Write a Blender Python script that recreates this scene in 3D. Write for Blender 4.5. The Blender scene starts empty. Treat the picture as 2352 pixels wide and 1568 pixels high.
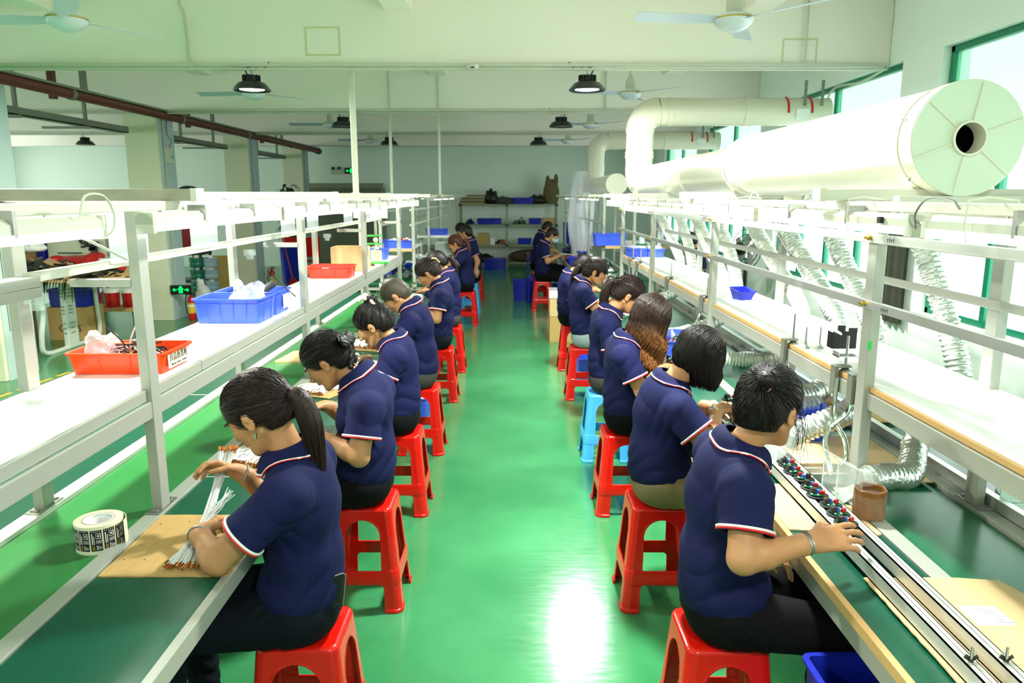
import bpy, bmesh, math, random
import numpy as np
import openvdb as vdb
from mathutils import Vector, Matrix, Euler
C = bpy.context.scene.collection
PI = math.pi
R = random.Random(7)

# ------------------------------------------------------------------ camera, sky, exposure
cam = bpy.data.cameras.new('camera')
camo = bpy.data.objects.new('camera', cam); C.objects.link(camo)
cam.sensor_width = 36.0; cam.lens = 36.0 * 1720 / 2352
cam.clip_start = 0.05; cam.clip_end = 200
camo.location = (0, 0, 1.8)
camo.rotation_euler = (PI / 2 - math.atan(334 / 1720), 0, 0)
bpy.context.scene.camera = camo
cam.dof.use_dof = True; cam.dof.focus_distance = 2.5; cam.dof.aperture_fstop = 7.0
W = bpy.data.worlds.new('sky'); bpy.context.scene.world = W; W.use_nodes = True
W.node_tree.nodes['Background'].inputs[0].default_value = (0.90, 1.0, 0.95, 1)
W.node_tree.nodes['Background'].inputs[1].default_value = 3.6
sc = bpy.context.scene
sc.view_settings.view_transform = 'Standard'; sc.view_settings.look = 'None'
sc.view_settings.exposure = 0.48; sc.view_settings.gamma = 1.0
sc.view_settings.use_curve_mapping = False
sc.cycles.use_denoising = True
try:
    sc.cycles.denoiser = 'OPENIMAGEDENOISE'
except Exception:
    pass
sc.cycles.max_bounces = 7; sc.cycles.diffuse_bounces = 4; sc.cycles.glossy_bounces = 3
sc.cycles.transmission_bounces = 5; sc.cycles.transparent_max_bounces = 8
sc.cycles.caustics_reflective = False; sc.cycles.caustics_refractive = False
sc.cycles.sample_clamp_indirect = 4.0

# lit high bay lamps, the two rows of the visible lamps carried on towards and past the camera; an unseen third row is added to brighten the left
LAMP_X = (0.69, -2.39)
LAMP_LIT = (7.2, 3.5, -0.2, -3.9)
for lx in LAMP_X + (-5.5,):
    for ly in LAMP_LIT:
        if lx == -5.5 and ly > 7: continue
        l = bpy.data.lights.new('high_bay_light', 'AREA'); l.shape = 'DISK'; l.size = 0.24
        l.energy = {7.2: 120, 3.5: 128, -0.2: 52, -3.9: 34}[ly]
        l.color = (0.97, 1.0, 0.95) if lx > 0 else (1.0, 0.96, 0.84)
        lo = bpy.data.objects.new('high_bay_light', l); C.objects.link(lo)
        lo.location = (lx, ly, 2.745)

# ------------------------------------------------------------------ helpers
def srgb(r, g, b):
    f = lambda c: (c / 255 / 12.92) if c <= 10 else (((c / 255) + 0.055) / 1.055) ** 2.4
    return (f(r), f(g), f(b), 1)

MATS = {}
def mat(name, col, rough=0.5, metal=0.0, spec=0.5, noise=0.0, nscale=8, bump=0.0, bscale=60, coat=0.0,
        alpha=1.0, trans=0.0, emit=None, estr=0.0, sss=0.0, stretch=(1, 1, 1), ior=1.45, sheen=0.0):
    if name in MATS: return MATS[name]
    m = bpy.data.materials.new(name); m.use_nodes = True
    nt = m.node_tree; b = nt.nodes['Principled BSDF']
    if len(col) == 3: col = tuple(col) + (1,)
    b.inputs['Base Color'].default_value = col
    b.inputs['Roughness'].default_value = rough; b.inputs['Metallic'].default_value = metal
    b.inputs['Specular IOR Level'].default_value = spec
    b.inputs['IOR'].default_value = ior
    b.inputs['Coat Weight'].default_value = coat; b.inputs['Coat Roughness'].default_value = 0.08
    b.inputs['Alpha'].default_value = alpha; b.inputs['Transmission Weight'].default_value = trans
    if sss:
        b.inputs['Subsurface Weight'].default_value = sss; b.inputs['Subsurface Radius'].default_value = (0.012, 0.005, 0.003)
        b.inputs['Subsurface Scale'].default_value = 0.6
    if sheen: b.inputs['Sheen Weight'].default_value = sheen
    if emit: b.inputs['Emission Color'].default_value = tuple(emit) + (1,); b.inputs['Emission Strength'].default_value = estr
    if noise or bump:
        tc = nt.nodes.new('ShaderNodeTexCoord'); mp = nt.nodes.new('ShaderNodeMapping')
        mp.inputs['Scale'].default_value = stretch
        nt.links.new(tc.outputs['Object'], mp.inputs['Vector'])
    if noise:
        n = nt.nodes.new('ShaderNodeTexNoise'); n.inputs['Scale'].default_value = nscale; n.inputs['Detail'].default_value = 5
        nt.links.new(mp.outputs[0], n.inputs['Vector'])
        mx = nt.nodes.new('ShaderNodeMix'); mx.data_type = 'RGBA'
        mx.inputs[6].default_value = tuple(c * (1 - noise) for c in col[:3]) + (1,)
        mx.inputs[7].default_value = tuple(min(1, c * (1 + noise)) for c in col[:3]) + (1,)
        nt.links.new(n.outputs['Fac'], mx.inputs[0]); nt.links.new(mx.outputs[2], b.inputs['Base Color'])
    if bump:
        n2 = nt.nodes.new('ShaderNodeTexNoise'); n2.inputs['Scale'].default_value = bscale; n2.inputs['Detail'].default_value = 4
        nt.links.new(mp.outputs[0], n2.inputs['Vector'])
        bp = nt.nodes.new('ShaderNodeBump'); bp.inputs['Strength'].default_value = bump; bp.inputs['Distance'].default_value = 0.01
        nt.links.new(n2.outputs['Fac'], bp.inputs['Height']); nt.links.new(bp.outputs[0], b.inputs['Normal'])
    MATS[name] = m
    return m

class MB:
    def __init__(s): s.v = []; s.f = []; s.mi = []; s.cur = 0
    def add(s, vs, fs):
        o = len(s.v); s.v += [tuple(v) for v in vs]; s.f += [tuple(i + o for i in f) for f in fs]; s.mi += [s.cur] * len(fs); return s
    def box(s, x0, x1, y0, y1, z0, z1):
        return s.add([(x0, y0, z0), (x1, y0, z0), (x1, y1, z0), (x0, y1, z0), (x0, y0, z1), (x1, y0, z1), (x1, y1, z1), (x0, y1, z1)],
                     [(3, 2, 1, 0), (4, 5, 6, 7), (0, 1, 5, 4), (1, 2, 6, 5), (2, 3, 7, 6), (3, 0, 4, 7)])
    def obox(s, c, size, rot=(0, 0, 0)):
        m = Euler(rot).to_matrix(); a, b, d = (q / 2 for q in size)
        vs = [Vector(c) + m @ Vector((x, y, z)) for z in (-d, d) for x, y in ((-a, -b), (a, -b), (a, b), (-a, b))]
        return s.add(vs, [(3, 2, 1, 0), (4, 5, 6, 7), (0, 1, 5, 4), (1, 2, 6, 5), (2, 3, 7, 6), (3, 0, 4, 7)])
    def prism(s, poly, z0, z1, M=None):   # poly ccw in xy
        n = len(poly); vs = [(x, y, z0) for x, y in poly] + [(x, y, z1) for x, y in poly]
        if M is not None: vs = [M @ Vector(v) for v in vs]
        return s.add(vs, [tuple(range(n - 1, -1, -1)), tuple(range(n, 2 * n))] + [(i, (i + 1) % n, (i + 1) % n + n, i + n) for i in range(n)])
    def tube(s, pts, r, n=8, closed=False, caps=True, sx=1.0, up=None):
        P = [Vector(p) for p in pts]; m = len(P)
        rr = r if isinstance(r, (list, tuple)) else [r] * m
        rings = []; prev = None
        for i in range(m):
            a = P[(i - 1) % m] if (closed or i > 0) else P[i]; b = P[(i + 1) % m] if (closed or i < m - 1) else P[i]
            t = (b - a).normalized() if (b - a).length > 1e-9 else Vector((0, 0, 1))
            if prev is None:
                u = Vector(up) if up else (Vector((0, 0, 1)) if abs(t.z) < 0.9 else Vector((1, 0, 0)))
            else: u = prev
            u = (u - t * u.dot(t))
            u = u.normalized() if u.length > 1e-6 else t.orthogonal().normalized()
            prev = u; w = t.cross(u)
            rings.append([P[i] + (w * math.cos(2 * PI * k / n) * sx + u * math.sin(2 * PI * k / n)) * rr[i] for k in range(n)])
        vs = [p for rg in rings for p in rg]; fs = []
        for i in range(m if closed else m - 1):
            j = (i + 1) % m
            for k in range(n):
                k2 = (k + 1) % n; fs.append((i * n + k, i * n + k2, j * n + k2, j * n + k))
        if caps and not closed: fs += [tuple(range(n - 1, -1, -1)), tuple((m - 1) * n + k for k in range(n))]
        return s.add(vs, fs)
    def lathe(s, prof, n=24, c=(0, 0, 0), M=None, close=False, caps=True):   # prof [(r,z)] bottom to top, outward normals
        vs = []; m = len(prof)
        for r, z in prof:
            for k in range(n):
                a = 2 * PI * k / n; vs.append(Vector((r * math.cos(a), r * math.sin(a), z)))
        if M is not None: vs = [M @ v for v in vs]
        vs = [v + Vector(c) for v in vs]; fs = []
        for i in range(m if close else m - 1):
            j = (i + 1) % m
            for k in range(n):
                k2 = (k + 1) % n; fs.append((i * n + k, i * n + k2, j * n + k2, j * n + k))
        if not close and caps:
            if prof[0][0] > 1e-6: fs.append(tuple(range(n - 1, -1, -1)))
            if prof[-1][0] > 1e-6: fs.append(tuple((m - 1) * n + k for k in range(n)))
        return s.add(vs, fs)
    def sphere(s, c, r, n=12, m=8):
        r3 = r if isinstance(r, (tuple, list)) else (r, r, r)
        vs = [];
        for i in range(m + 1):
            th = PI * i / m
            for k in range(n):
                a = 2 * PI * k / n
                vs.append((c[0] + r3[0] * math.sin(th) * math.cos(a), c[1] + r3[1] * math.sin(th) * math.sin(a), c[2] - r3[2] * math.cos(th)))
        fs = [(i * n + k, i * n + (k + 1) % n, (i + 1) * n + (k + 1) % n, (i + 1) * n + k) for i in range(m) for k in range(n)]
        return s.add(vs, fs)
    def grid(s, fn, nu, nv):
        vs = [fn(i / nu, j / nv) for j in range(nv + 1) for i in range(nu + 1)]
        return s.add(vs, [(j * (nu + 1) + i, j * (nu + 1) + i + 1, (j + 1) * (nu + 1) + i + 1, (j + 1) * (nu + 1) + i) for j in range(nv) for i in range(nu)])
    def mesh(s, name, mats, bevel=0, ang=35):
        me = bpy.data.meshes.new(name); me.from_pydata(s.v, [], s.f)
        for m in (mats if isinstance(mats, (list, tuple)) else [mats]): me.materials.append(m)
        me.polygons.foreach_set('material_index', s.mi)
        if bevel:
            bm = bmesh.new(); bm.from_mesh(me)
            es = [e for e in bm.edges if len(e.link_faces) == 2 and e.calc_face_angle(0) > 0.6]
            bmesh.ops.bevel(bm, geom=es, offset=bevel, segments=2, profile=0.5, affect='EDGES', clamp_overlap=True)
            bm.to_mesh(me); bm.free(); ang = min(ang, 16)
        me.polygons.foreach_set('use_smooth', [True] * len(me.polygons)); me.set_sharp_from_angle(angle=math.radians(ang))
        me.update(); return me
    def obj(s, name, mats, parent=None, bevel=0, ang=35, loc=(0, 0, 0), rz=0, **kw):
        return link(name, s.mesh(name, mats, bevel, ang), parent, loc, rz, **kw)

def link(name, me, parent=None, loc=(0, 0, 0), rz=0, label=None, cat=None, group=None, kind=None):
    o = bpy.data.objects.new(name, me); C.objects.link(o); o.location = loc; o.rotation_euler = (0, 0, rz)
    if parent is not None: o.parent = parent
    return tag(o, label, cat, group, kind)
def tag(o, label=None, cat=None, group=None, kind=None):
    if label: o['label'] = label
    if cat: o['category'] = cat
    if group: o['group'] = group
    if kind: o['kind'] = kind
    return o
def thing(name, label, cat, loc=(0, 0, 0), rz=0, group=None):
    return link(name, None, None, loc, rz, label, cat, group)
def copy_tree(o, parent=None):
    c = o.copy(); C.objects.link(c); c.parent = parent
    for ch in o.children: copy_tree(ch, c)
    return c
def mdup(me, name, parent, loc=(0, 0, 0), rz=0, **kw): return link(name, me, parent, loc, rz, **kw)
def bez(pts, n=24):       # catmull-rom through points
    P = [Vector(p) for p in pts]; P = [2 * P[0] - P[1]] + P + [2 * P[-1] - P[-2]]; out = []
    segs = len(P) - 3
    for i in range(segs):
        k = max(2, n // segs)
        for j in range(k):
            t = j / k; a, b, c, d = P[i:i + 4]
            out.append(0.5 * ((2 * b) + (c - a) * t + (2 * a - 5 * b + 4 * c - d) * t * t + (3 * b - a - 3 * c + d) * t ** 3))
    out.append(P[-2]); return out

# ------------------------------------------------------------------ signed distance fields meshed with openvdb
def nrm(a):
    a = np.asarray(a, float); return a / (np.linalg.norm(a) + 1e-12)
class SDF:
    def __init__(s, lo, hi, h):
        s.lo = np.array(lo, float); s.h = h; s.n = np.ceil((np.array(hi) - s.lo) / h).astype(int) + 1
        s.a = np.full(s.n, 0.2, np.float32)
    def region(s, lo, hi, pad):
        i0 = np.clip(np.floor((np.array(lo) - pad - s.lo) / s.h).astype(int), 0, s.n - 1)
        i1 = np.clip(np.ceil((np.array(hi) + pad - s.lo) / s.h).astype(int) + 1, 1, s.n)
        if (i1 <= i0).any(): return None
        ax = [(s.lo[k] + s.h * np.arange(i0[k], i1[k])).astype(np.float32) for k in range(3)]
        return (slice(i0[0], i1[0]), slice(i0[1], i1[1]), slice(i0[2], i1[2])), ax[0][:, None, None], ax[1][None, :, None], ax[2][None, None, :]
    def put(s, sl, d, k, op):
        a = s.a[sl]
        if op == 'sub':
            d = -d; hh = np.maximum(k - np.abs(a - d), 0) / max(k, 1e-6); s.a[sl] = np.maximum(a, d) + hh * hh * k * .25
        else:
            hh = np.maximum(k - np.abs(a - d), 0) / max(k, 1e-6); s.a[sl] = np.minimum(a, d) - hh * hh * k * .25
    def cone(s, a, b, ra, rb, k=0.0, op='add', cut=None):
        a = np.array(a, float); b = np.array(b, float); rm = max(ra, rb)
        g = s.region(np.minimum(a, b) - rm, np.maximum(a, b) + rm, k + 2.5 * s.h)
        if g is None: return s
        sl, X, Y, Z = g; ab = b - a; L2 = float(ab @ ab) + 1e-12
        t = np.clip(((X - a[0]) * ab[0] + (Y - a[1]) * ab[1] + (Z - a[2]) * ab[2]) / L2, 0, 1)
        d = np.sqrt((X - a[0] - t * ab[0]) ** 2 + (Y - a[1] - t * ab[1]) ** 2 + (Z - a[2] - t * ab[2]) ** 2) - (ra + (rb - ra) * t)
        if cut is not None:
            c, nn = cut; d = np.maximum(d, (X - c[0]) * nn[0] + (Y - c[1]) * nn[1] + (Z - c[2]) * nn[2])
        s.put(sl, d, k, op); return s
    def ell(s, c, r, M=None, k=0.0, op='add'):
        c = np.array(c, float); rm = max(r); g = s.region(c - rm, c + rm, k + 2.5 * s.h)
        if g is None: return s
        sl, X, Y, Z = g; X = X - c[0]; Y = Y - c[1]; Z = Z - c[2]
        if M is not None:
            M = np.asarray(M)   # columns = local axes
            x = X * M[0, 0] + Y * M[1, 0] + Z * M[2, 0]; y = X * M[0, 1] + Y * M[1, 1] + Z * M[2, 1]; z = X * M[0, 2] + Y * M[1, 2] + Z * M[2, 2]
        else: x, y, z = X, Y, Z
        k0 = np.sqrt((x / r[0]) ** 2 + (y / r[1]) ** 2 + (z / r[2]) ** 2) + 1e-9
        k1 = np.sqrt((x / r[0] ** 2) ** 2 + (y / r[1] ** 2) ** 2 + (z / r[2] ** 2) ** 2) + 1e-9
        s.put(sl, k0 * (k0 - 1) / k1, k, op); return s
    def cutplane(s, c, n):
        g = s.region(s.lo, s.lo + s.n * s.h, 0); sl, X, Y, Z = g
        s.a = np.maximum(s.a, (X - c[0]) * n[0] + (Y - c[1]) * n[1] + (Z - c[2]) * n[2]).astype(np.float32); return s
    def coords(s):
        g = s.region(s.lo, s.lo + s.n * s.h, 0); return g[1], g[2], g[3]
    def sample(s, p):
        q = (np.asarray(p) - s.lo) / s.h; i = np.clip(np.floor(q).astype(int), 0, s.n - 2); f = q - i
        v = 0
        for dx in (0, 1):
            for dy in (0, 1):
                for dz in (0, 1):
                    v += (f[0] if dx else 1 - f[0]) * (f[1] if dy else 1 - f[1]) * (f[2] if dz else 1 - f[2]) * s.a[i[0] + dx, i[1] + dy, i[2] + dz]
        return v
    def near(s, P):
        i = np.clip(np.round((P - s.lo) / s.h).astype(int), 0, s.n - 1); return s.a[i[:, 0], i[:, 1], i[:, 2]]
    def mesh(s, name, mats, smooth=True):
        a = np.clip(s.a, -3 * s.h, 3 * s.h).astype(np.float32)
        for ax in range(3):
            sl = [slice(None)] * 3
            for e in (0, -1):
                sl[ax] = e; a[tuple(sl)] = np.maximum(a[tuple(sl)], s.h)
        g = vdb.FloatGrid(3 * s.h); g.copyFromArray(a, tolerance=0.0)
        pts, quads = g.convertToQuads(0.0)
        pts = np.asarray(pts, np.float64) * s.h + s.lo
        me = bpy.data.meshes.new(name); nq = len(quads)
        me.vertices.add(len(pts)); me.vertices.foreach_set('co', pts.astype(np.float32).ravel())
        q = np.asarray(quads).astype(np.int32)
        me.loops.add(nq * 4); me.loops.foreach_set('vertex_index', q.ravel())
        me.polygons.add(nq); me.polygons.foreach_set('loop_start', (np.arange(nq) * 4).astype(np.int32))
        me.polygons.foreach_set('use_smooth', np.full(nq, smooth))
        me.update(calc_edges=True)
        for m in (mats if isinstance(mats, (list, tuple)) else [mats]): me.materials.append(m)
        me['c'] = 0
        s.pts = pts; s.quads = q
        return me
def face_centres(sd): return sd.pts[sd.quads].mean(axis=1)
# ------------------------------------------------------------------ materials
CEIL = mat('ceiling paint', srgb(252, 246, 236), 0.7, noise=0.03, nscale=1.2)
WALL = mat('wall paint', srgb(240, 252, 243), 0.75, noise=0.03, nscale=1.0)
WALLD = mat('back wall paint', srgb(238, 252, 240), 0.8, noise=0.03, nscale=1.0)
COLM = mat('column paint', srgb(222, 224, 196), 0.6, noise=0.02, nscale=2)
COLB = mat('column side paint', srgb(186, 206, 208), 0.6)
ALU = mat('painted aluminium', srgb(168, 171, 160), 0.38, 0.25, noise=0.03, nscale=3)
ALUB = mat('bare aluminium', srgb(206, 210, 206), 0.3, 0.75, bump=0.03, bscale=40)
WHITEP = mat('white enamel', srgb(204, 206, 190), 0.35)
SHELFW = mat('white laminate', srgb(236, 236, 234), 0.35)
TEAL = mat('teal mat', srgb(12, 78, 58), 0.26, noise=0.10, nscale=2.5, bump=0.02, bscale=25)
BELTL = mat('green belt', srgb(42, 118, 58), 0.24, noise=0.08, nscale=1.5)
BELTR = mat('deep green belt', srgb(18, 100, 66), 0.22, noise=0.14, nscale=2.0, bump=0.015, bscale=12, stretch=(3, .5, 1))
TAN = mat('plywood edge', srgb(200, 160, 104), 0.5, noise=0.08, nscale=6, stretch=(1, .1, 1))
GALV = mat('galvanised steel', srgb(128, 134, 122), 0.5, 0.5, noise=0.15, nscale=5)
RUST = mat('red primer pipe', srgb(96, 42, 34), 0.5, noise=0.25, nscale=4)
DARK = mat('black plastic', srgb(22, 24, 24), 0.4)
CHROME = mat('chrome', srgb(225, 228, 225), 0.12, 1.0)
STEEL = mat('steel', srgb(170, 172, 168), 0.3, 0.9)
TUBE = mat('lit tube', (1, 1, 1), 0.4, emit=(0.95, 1.0, 1.0), estr=7.0)
LENS = mat('lit lens', (1, 1, 1), 0.4, emit=(0.9, 0.97, 1.0), estr=14)
LENSW = mat('warm lit lens', (1, 1, 1), 0.4, emit=(1.0, 0.94, 0.82), estr=12)
LENSO = mat('unlit lens', srgb(150, 150, 145), 0.4)
PVC = mat('white duct', srgb(222, 220, 200), 0.22, noise=0.02, nscale=2)
DUCTM = mat('silver duct', srgb(226, 226, 206), 0.3, 0.5)
FRAMEG = mat('green window frame', srgb(24, 128, 96), 0.35, 0.2)
REDM = mat('red plastic', srgb(206, 22, 12), 0.2, spec=0.5, noise=0.03, nscale=6)
BLUEST = mat('light blue plastic', srgb(70, 165, 228), 0.25)
BLUEC = mat('blue crate plastic', srgb(62, 92, 214), 0.3)
BLUED = mat('deep blue crate plastic', srgb(24, 40, 170), 0.3)
ORANGE = mat('orange crate plastic', srgb(244, 72, 22), 0.3)
CARD = mat('cardboard', srgb(190, 154, 96), 0.8, noise=0.06, nscale=12, stretch=(1, 5, 1))
CARDL = mat('pale cardboard', srgb(206, 176, 128), 0.8, noise=0.05, nscale=10)
PAPER = mat('paper', srgb(240, 240, 238), 0.6)
INK = mat('ink', srgb(20, 20, 22), 0.6)
FOAM = mat('foam', srgb(214, 236, 226), 0.8, bump=0.1, bscale=80)
WIREW = mat('white wire', srgb(225, 228, 226), 0.35)
WIREK = mat('black wire', srgb(26, 26, 28), 0.4)
COPPER = mat('copper', srgb(206, 128, 72), 0.3, 0.85)
PCB = mat('circuit board', srgb(16, 104, 62), 0.35)
REDK = mat('red component', srgb(176, 26, 22), 0.3)
CLEAR = mat('clear plastic', (0.9, 1, 0.96), 0.12, alpha=0.26, spec=0.9)
BAG = mat('clear bag', (0.86, 0.88, 0.95), 0.14, alpha=0.36, spec=1.0, bump=0.4, bscale=22)
GREENE = mat('exit green', (0, .1, .03), 0.4, emit=(0.0, 1.0, 0.16), estr=1.1)
YEL = mat('yellow', srgb(226, 190, 60), 0.5)

def clothmat(name, col):
    return mat(name, col, 0.8, spec=0.15, bump=0.10, bscale=420)
NAVY = clothmat('navy polo', srgb(21, 25, 64))
BLACKT = clothmat('black trousers', srgb(9, 9, 11))
JEANS = clothmat('dark jeans', srgb(10, 16, 24)); KHAKI = clothmat('khaki trousers', srgb(128, 112, 84))
GREYT = clothmat('grey trousers', srgb(150, 164, 168)); DGREY = clothmat('charcoal trousers', srgb(62, 60, 58))
SKIN = mat('skin', srgb(178, 128, 86), 0.5, sss=0.15, noise=0.03, nscale=20)
LIPS = mat('lips', srgb(176, 96, 86), 0.4); BROW = mat('brow', srgb(44, 32, 28), 0.7)
HAIRM = {}
def hairmat(name, c1, c2=None):
    m = mat(name, c1, 0.42, spec=0.32, bump=0.5, bscale=90, stretch=(1, 1, .25), noise=.3, nscale=60)
    return m
HK = hairmat('black hair', srgb(17, 12, 11)); HB = hairmat('brown black hair', srgb(32, 19, 15)); HR = hairmat('chestnut hair', srgb(84, 46, 22))
nt_ = HR.node_tree; tc_ = nt_.nodes.new('ShaderNodeTexCoord'); sx_ = nt_.nodes.new('ShaderNodeSeparateXYZ'); rp_ = nt_.nodes.new('ShaderNodeValToRGB'); mr_ = nt_.nodes.new('ShaderNodeMapRange')
mr_.inputs[1].default_value = .86; mr_.inputs[2].default_value = 1.20
nt_.links.new(tc_.outputs['Object'], sx_.inputs[0]); nt_.links.new(sx_.outputs[2], mr_.inputs[0]); nt_.links.new(mr_.outputs[0], rp_.inputs[0])
rp_.color_ramp.elements[0].color = srgb(150, 98, 50); rp_.color_ramp.elements[1].color = srgb(34, 20, 14); rp_.color_ramp.elements[1].position = .75
nt_.links.new(rp_.outputs[0], nt_.nodes['Principled BSDF'].inputs['Base Color'])
HG = hairmat('cropped hair', srgb(62, 56, 46))
WHITEB = mat('white piping', srgb(235, 232, 228), 0.6); REDB = mat('red piping', srgb(196, 24, 34), 0.6)

# floor epoxy: glossy green with wear and cloudy tone
def floor_mat():
    m = mat('epoxy floor', srgb(34, 138, 78), 0.16)
    nt = m.node_tree; b = nt.nodes['Principled BSDF']
    tc = nt.nodes.new('ShaderNodeTexCoord'); n = nt.nodes.new('ShaderNodeTexNoise'); n.inputs['Scale'].default_value = 1.3; n.inputs['Detail'].default_value = 6
    n2 = nt.nodes.new('ShaderNodeTexNoise'); n2.inputs['Scale'].default_value = 9; n2.inputs['Detail'].default_value = 8
    nt.links.new(tc.outputs['Object'], n.inputs['Vector'])
    mp = nt.nodes.new('ShaderNodeMapping'); mp.inputs['Scale'].default_value = (1, 4, 1)
    nt.links.new(tc.outputs['Object'], mp.inputs[0]); nt.links.new(mp.outputs[0], n2.inputs['Vector'])
    cr = nt.nodes.new('ShaderNodeValToRGB'); cr.color_ramp.elements[0].position = .3; cr.color_ramp.elements[1].position = .75
    cr.color_ramp.elements[0].color = srgb(44, 122, 72); cr.color_ramp.elements[1].color = srgb(68, 144, 94)
    nt.links.new(n.outputs['Fac'], cr.inputs[0]); nt.links.new(cr.outputs[0], b.inputs['Base Color'])
    mr = nt.nodes.new('ShaderNodeMapRange'); mr.inputs[3].default_value = .11; mr.inputs[4].default_value = .24
    nt.links.new(n2.outputs['Fac'], mr.inputs[0]); nt.links.new(mr.outputs[0], b.inputs['Roughness'])
    bp = nt.nodes.new('ShaderNodeBump'); bp.inputs['Strength'].default_value = .05; bp.inputs['Distance'].default_value = .01
    nt.links.new(n2.outputs['Fac'], bp.inputs['Height']); nt.links.new(bp.outputs[0], b.inputs['Normal'])
    return m
FLOOR = floor_mat()

# ------------------------------------------------------------------ room shell
XR, XL, YB, YN, ZC = 3.45, -13.0, 19.6, -7.0, 3.72
def struct(name, b, m, parent=None, bevel=0): return b.obj(name, m, parent, bevel, kind=None if parent else 'structure')
floor = struct('floor', MB().box(XL, XR + .2, YN, YB + .2, -0.12, 0), FLOOR)
struct('ceiling', MB().box(XL, XR + .2, YN, YB + .2, ZC, ZC + .15), CEIL)
bw = struct('wall_back', MB().box(XL, XR + .2, YB, YB + .2, 0, ZC), WALLD)
b = MB().box(XL - .2, XL, YN, YB + .2, 0, .9).box(XL - .2, XL, YN, YB + .2, 2.9, ZC)
for yy in (-7, -3, 2.5, 8, 13.5, 18.6): b.box(XL - .2, XL, yy, yy + 1.2, .9, 2.9)  # openings between these piers are added to let daylight in from the left
struct('wall_left', b, WALL)
struct('wall_front', MB().box(XL, XR + .2, YN - .2, YN, 0, ZC), WALL)  # unseen wall, added to keep sky light from entering behind the camera
# right wall with window openings
WIN = [(3.2, 6.31), (6.95, 10.0), (10.75, 13.7), (14.4, 17.4)]
b = MB(); zs, zt = 0.83, 2.97
b.box(XR, XR + .22, YN, YB + .2, 0, zs).box(XR, XR + .22, YN, YB + .2, zt, ZC)
ys = [YN, -0.6] + [2.6] + []
WIN2 = [(-5.2, -1.6), (-0.6, 2.5)] + WIN
y0 = YN
for a, e in WIN2: b.box(XR, XR + .22, y0, a, zs, zt); y0 = e
b.box(XR, XR + .22, y0, YB + .2, zs, zt)
struct('wall_right', b, WALL)
GLASSU = mat('frosted green pane', (0.35, 0.85, 0.62), 0.5, alpha=0.6, spec=0.4)
GLASSL = mat('window pane', (0.8, 1, 0.93), 0.08, alpha=0.12, spec=0.6)
for i, (a, e) in enumerate(WIN2):
    fb = MB(); x = XR + .06; w = .05
    fb.box(x, x + .06, a, a + w, zs, zt).box(x, x + .06, e - w, e, zs, zt).box(x, x + .06, a, e, zs, zs + w).box(x, x + .06, a, e, zt - w, zt)
    fb.box(x, x + .06, a, e, 2.18, 2.18 + w)
    n = 4; st = (e - a) / n
    for k in range(1, n): fb.box(x - .005, x + .055, a + k * st - .028, a + k * st + .028, zs, 2.18)
    fb.box(x, x + .06, (a + e) / 2 - .03, (a + e) / 2 + .03, 2.18, zt)
    wf = fb.obj('window_%d' % (i + 1), FRAMEG, bevel=.004, kind='structure')
    for k in range(n): MB().box(x + .025, x + .031, a + k * st + .03, a + (k + 1) * st - .03, zs + w, 2.18).obj('pane', GLASSL, wf)
    for k in range(2): MB().box(x + .025, x + .031, a + .05 + k * (e - a) / 2, a + (k + 1) * (e - a) / 2 - .05, 2.23, zt - w).obj('pane', GLASSU, wf)
# cross beams, long beams, columns
for y in (7.2, 10.9, 14.6, 18.3, 3.5, -.2):
    struct('ceiling_beam', MB().box(XL, XR, y, y + .3, 2.97, ZC), CEIL, bevel=.012)
for x in (-4.4, -1.15, 2.1, -7.65, -10.9):
    struct('ceiling_beam', MB().box(x, x + .25, YN, YB, 3.44, ZC), CEIL, bevel=.01)
for y in (7.2, 10.9, 14.6, 18.3):
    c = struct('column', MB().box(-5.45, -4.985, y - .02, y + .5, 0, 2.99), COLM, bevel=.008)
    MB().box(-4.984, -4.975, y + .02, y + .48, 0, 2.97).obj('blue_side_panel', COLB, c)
    for yy in (0,): MB().box(-4.965 + 0, -4.955, y + .10, y + .13, .5, 2.97).obj('conduit', WHITEP, c)
struct('column', MB().box(-11.5, -11.0, 10.9, 11.4, 0, 2.99), COLM)
# white trunking along the beam bottoms and conduits on the beams
def tk(name, pts, r, m=WHITEP, label=None, cat='conduit', n=6, **k): return MB().tube(pts, r, n).obj(name, m, label=label, cat=cat, **k)
for y, t, l in ((7.16, 'nearest', 1), (10.86, 'second', 0), (14.56, 'third', 0)):
    o = MB().box(-13, XR - .03, y - .005, y + .035, 2.955, 2.985).box(-13, XR - .03, y, y + .035, 2.925, 2.945).obj('cable_trunking', WHITEP, bevel=.003, label='white cable trunking running along the bottom edge of the %s ceiling beam' % t, cat='trunking')
tk('conduit', bez([(-2.98, 7.16, 3.72), (-2.98, 7.16, 3.5), (-2.95, 7.16, 3.42), (-2.93, 7.16, 3.2), (-2.93, 7.16, 3.02), (-2.86, 7.15, 2.965)], 30), .013, label='white conduit bending down the near beam left of the lit lamp')
tk('conduit', [(2.66, 7.16, 3.72), (2.66, 7.16, 2.97)], .011, label='thin white conduit down the near beam above the right fan')
for x, z0, nm in ((-1.71, 2.97, 'left'), (-1.03, 2.97, 'middle'), (1.3, 2.97, 'right')):
    tk('conduit', [(x, 10.87, z0), (x, 10.87, ZC)], .011, label='thin white conduit on the second beam, %s one of three' % nm)
tk('conduit', bez([(3.42, 7.16, 2.95), (3.43, 7.7, 2.9), (3.43, 8.35, 2.92), (3.43, 8.5, 2.7), (3.43, 8.5, 1.9)], 24), .012, label='white conduit turning down the right wall behind the near beam')
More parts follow.
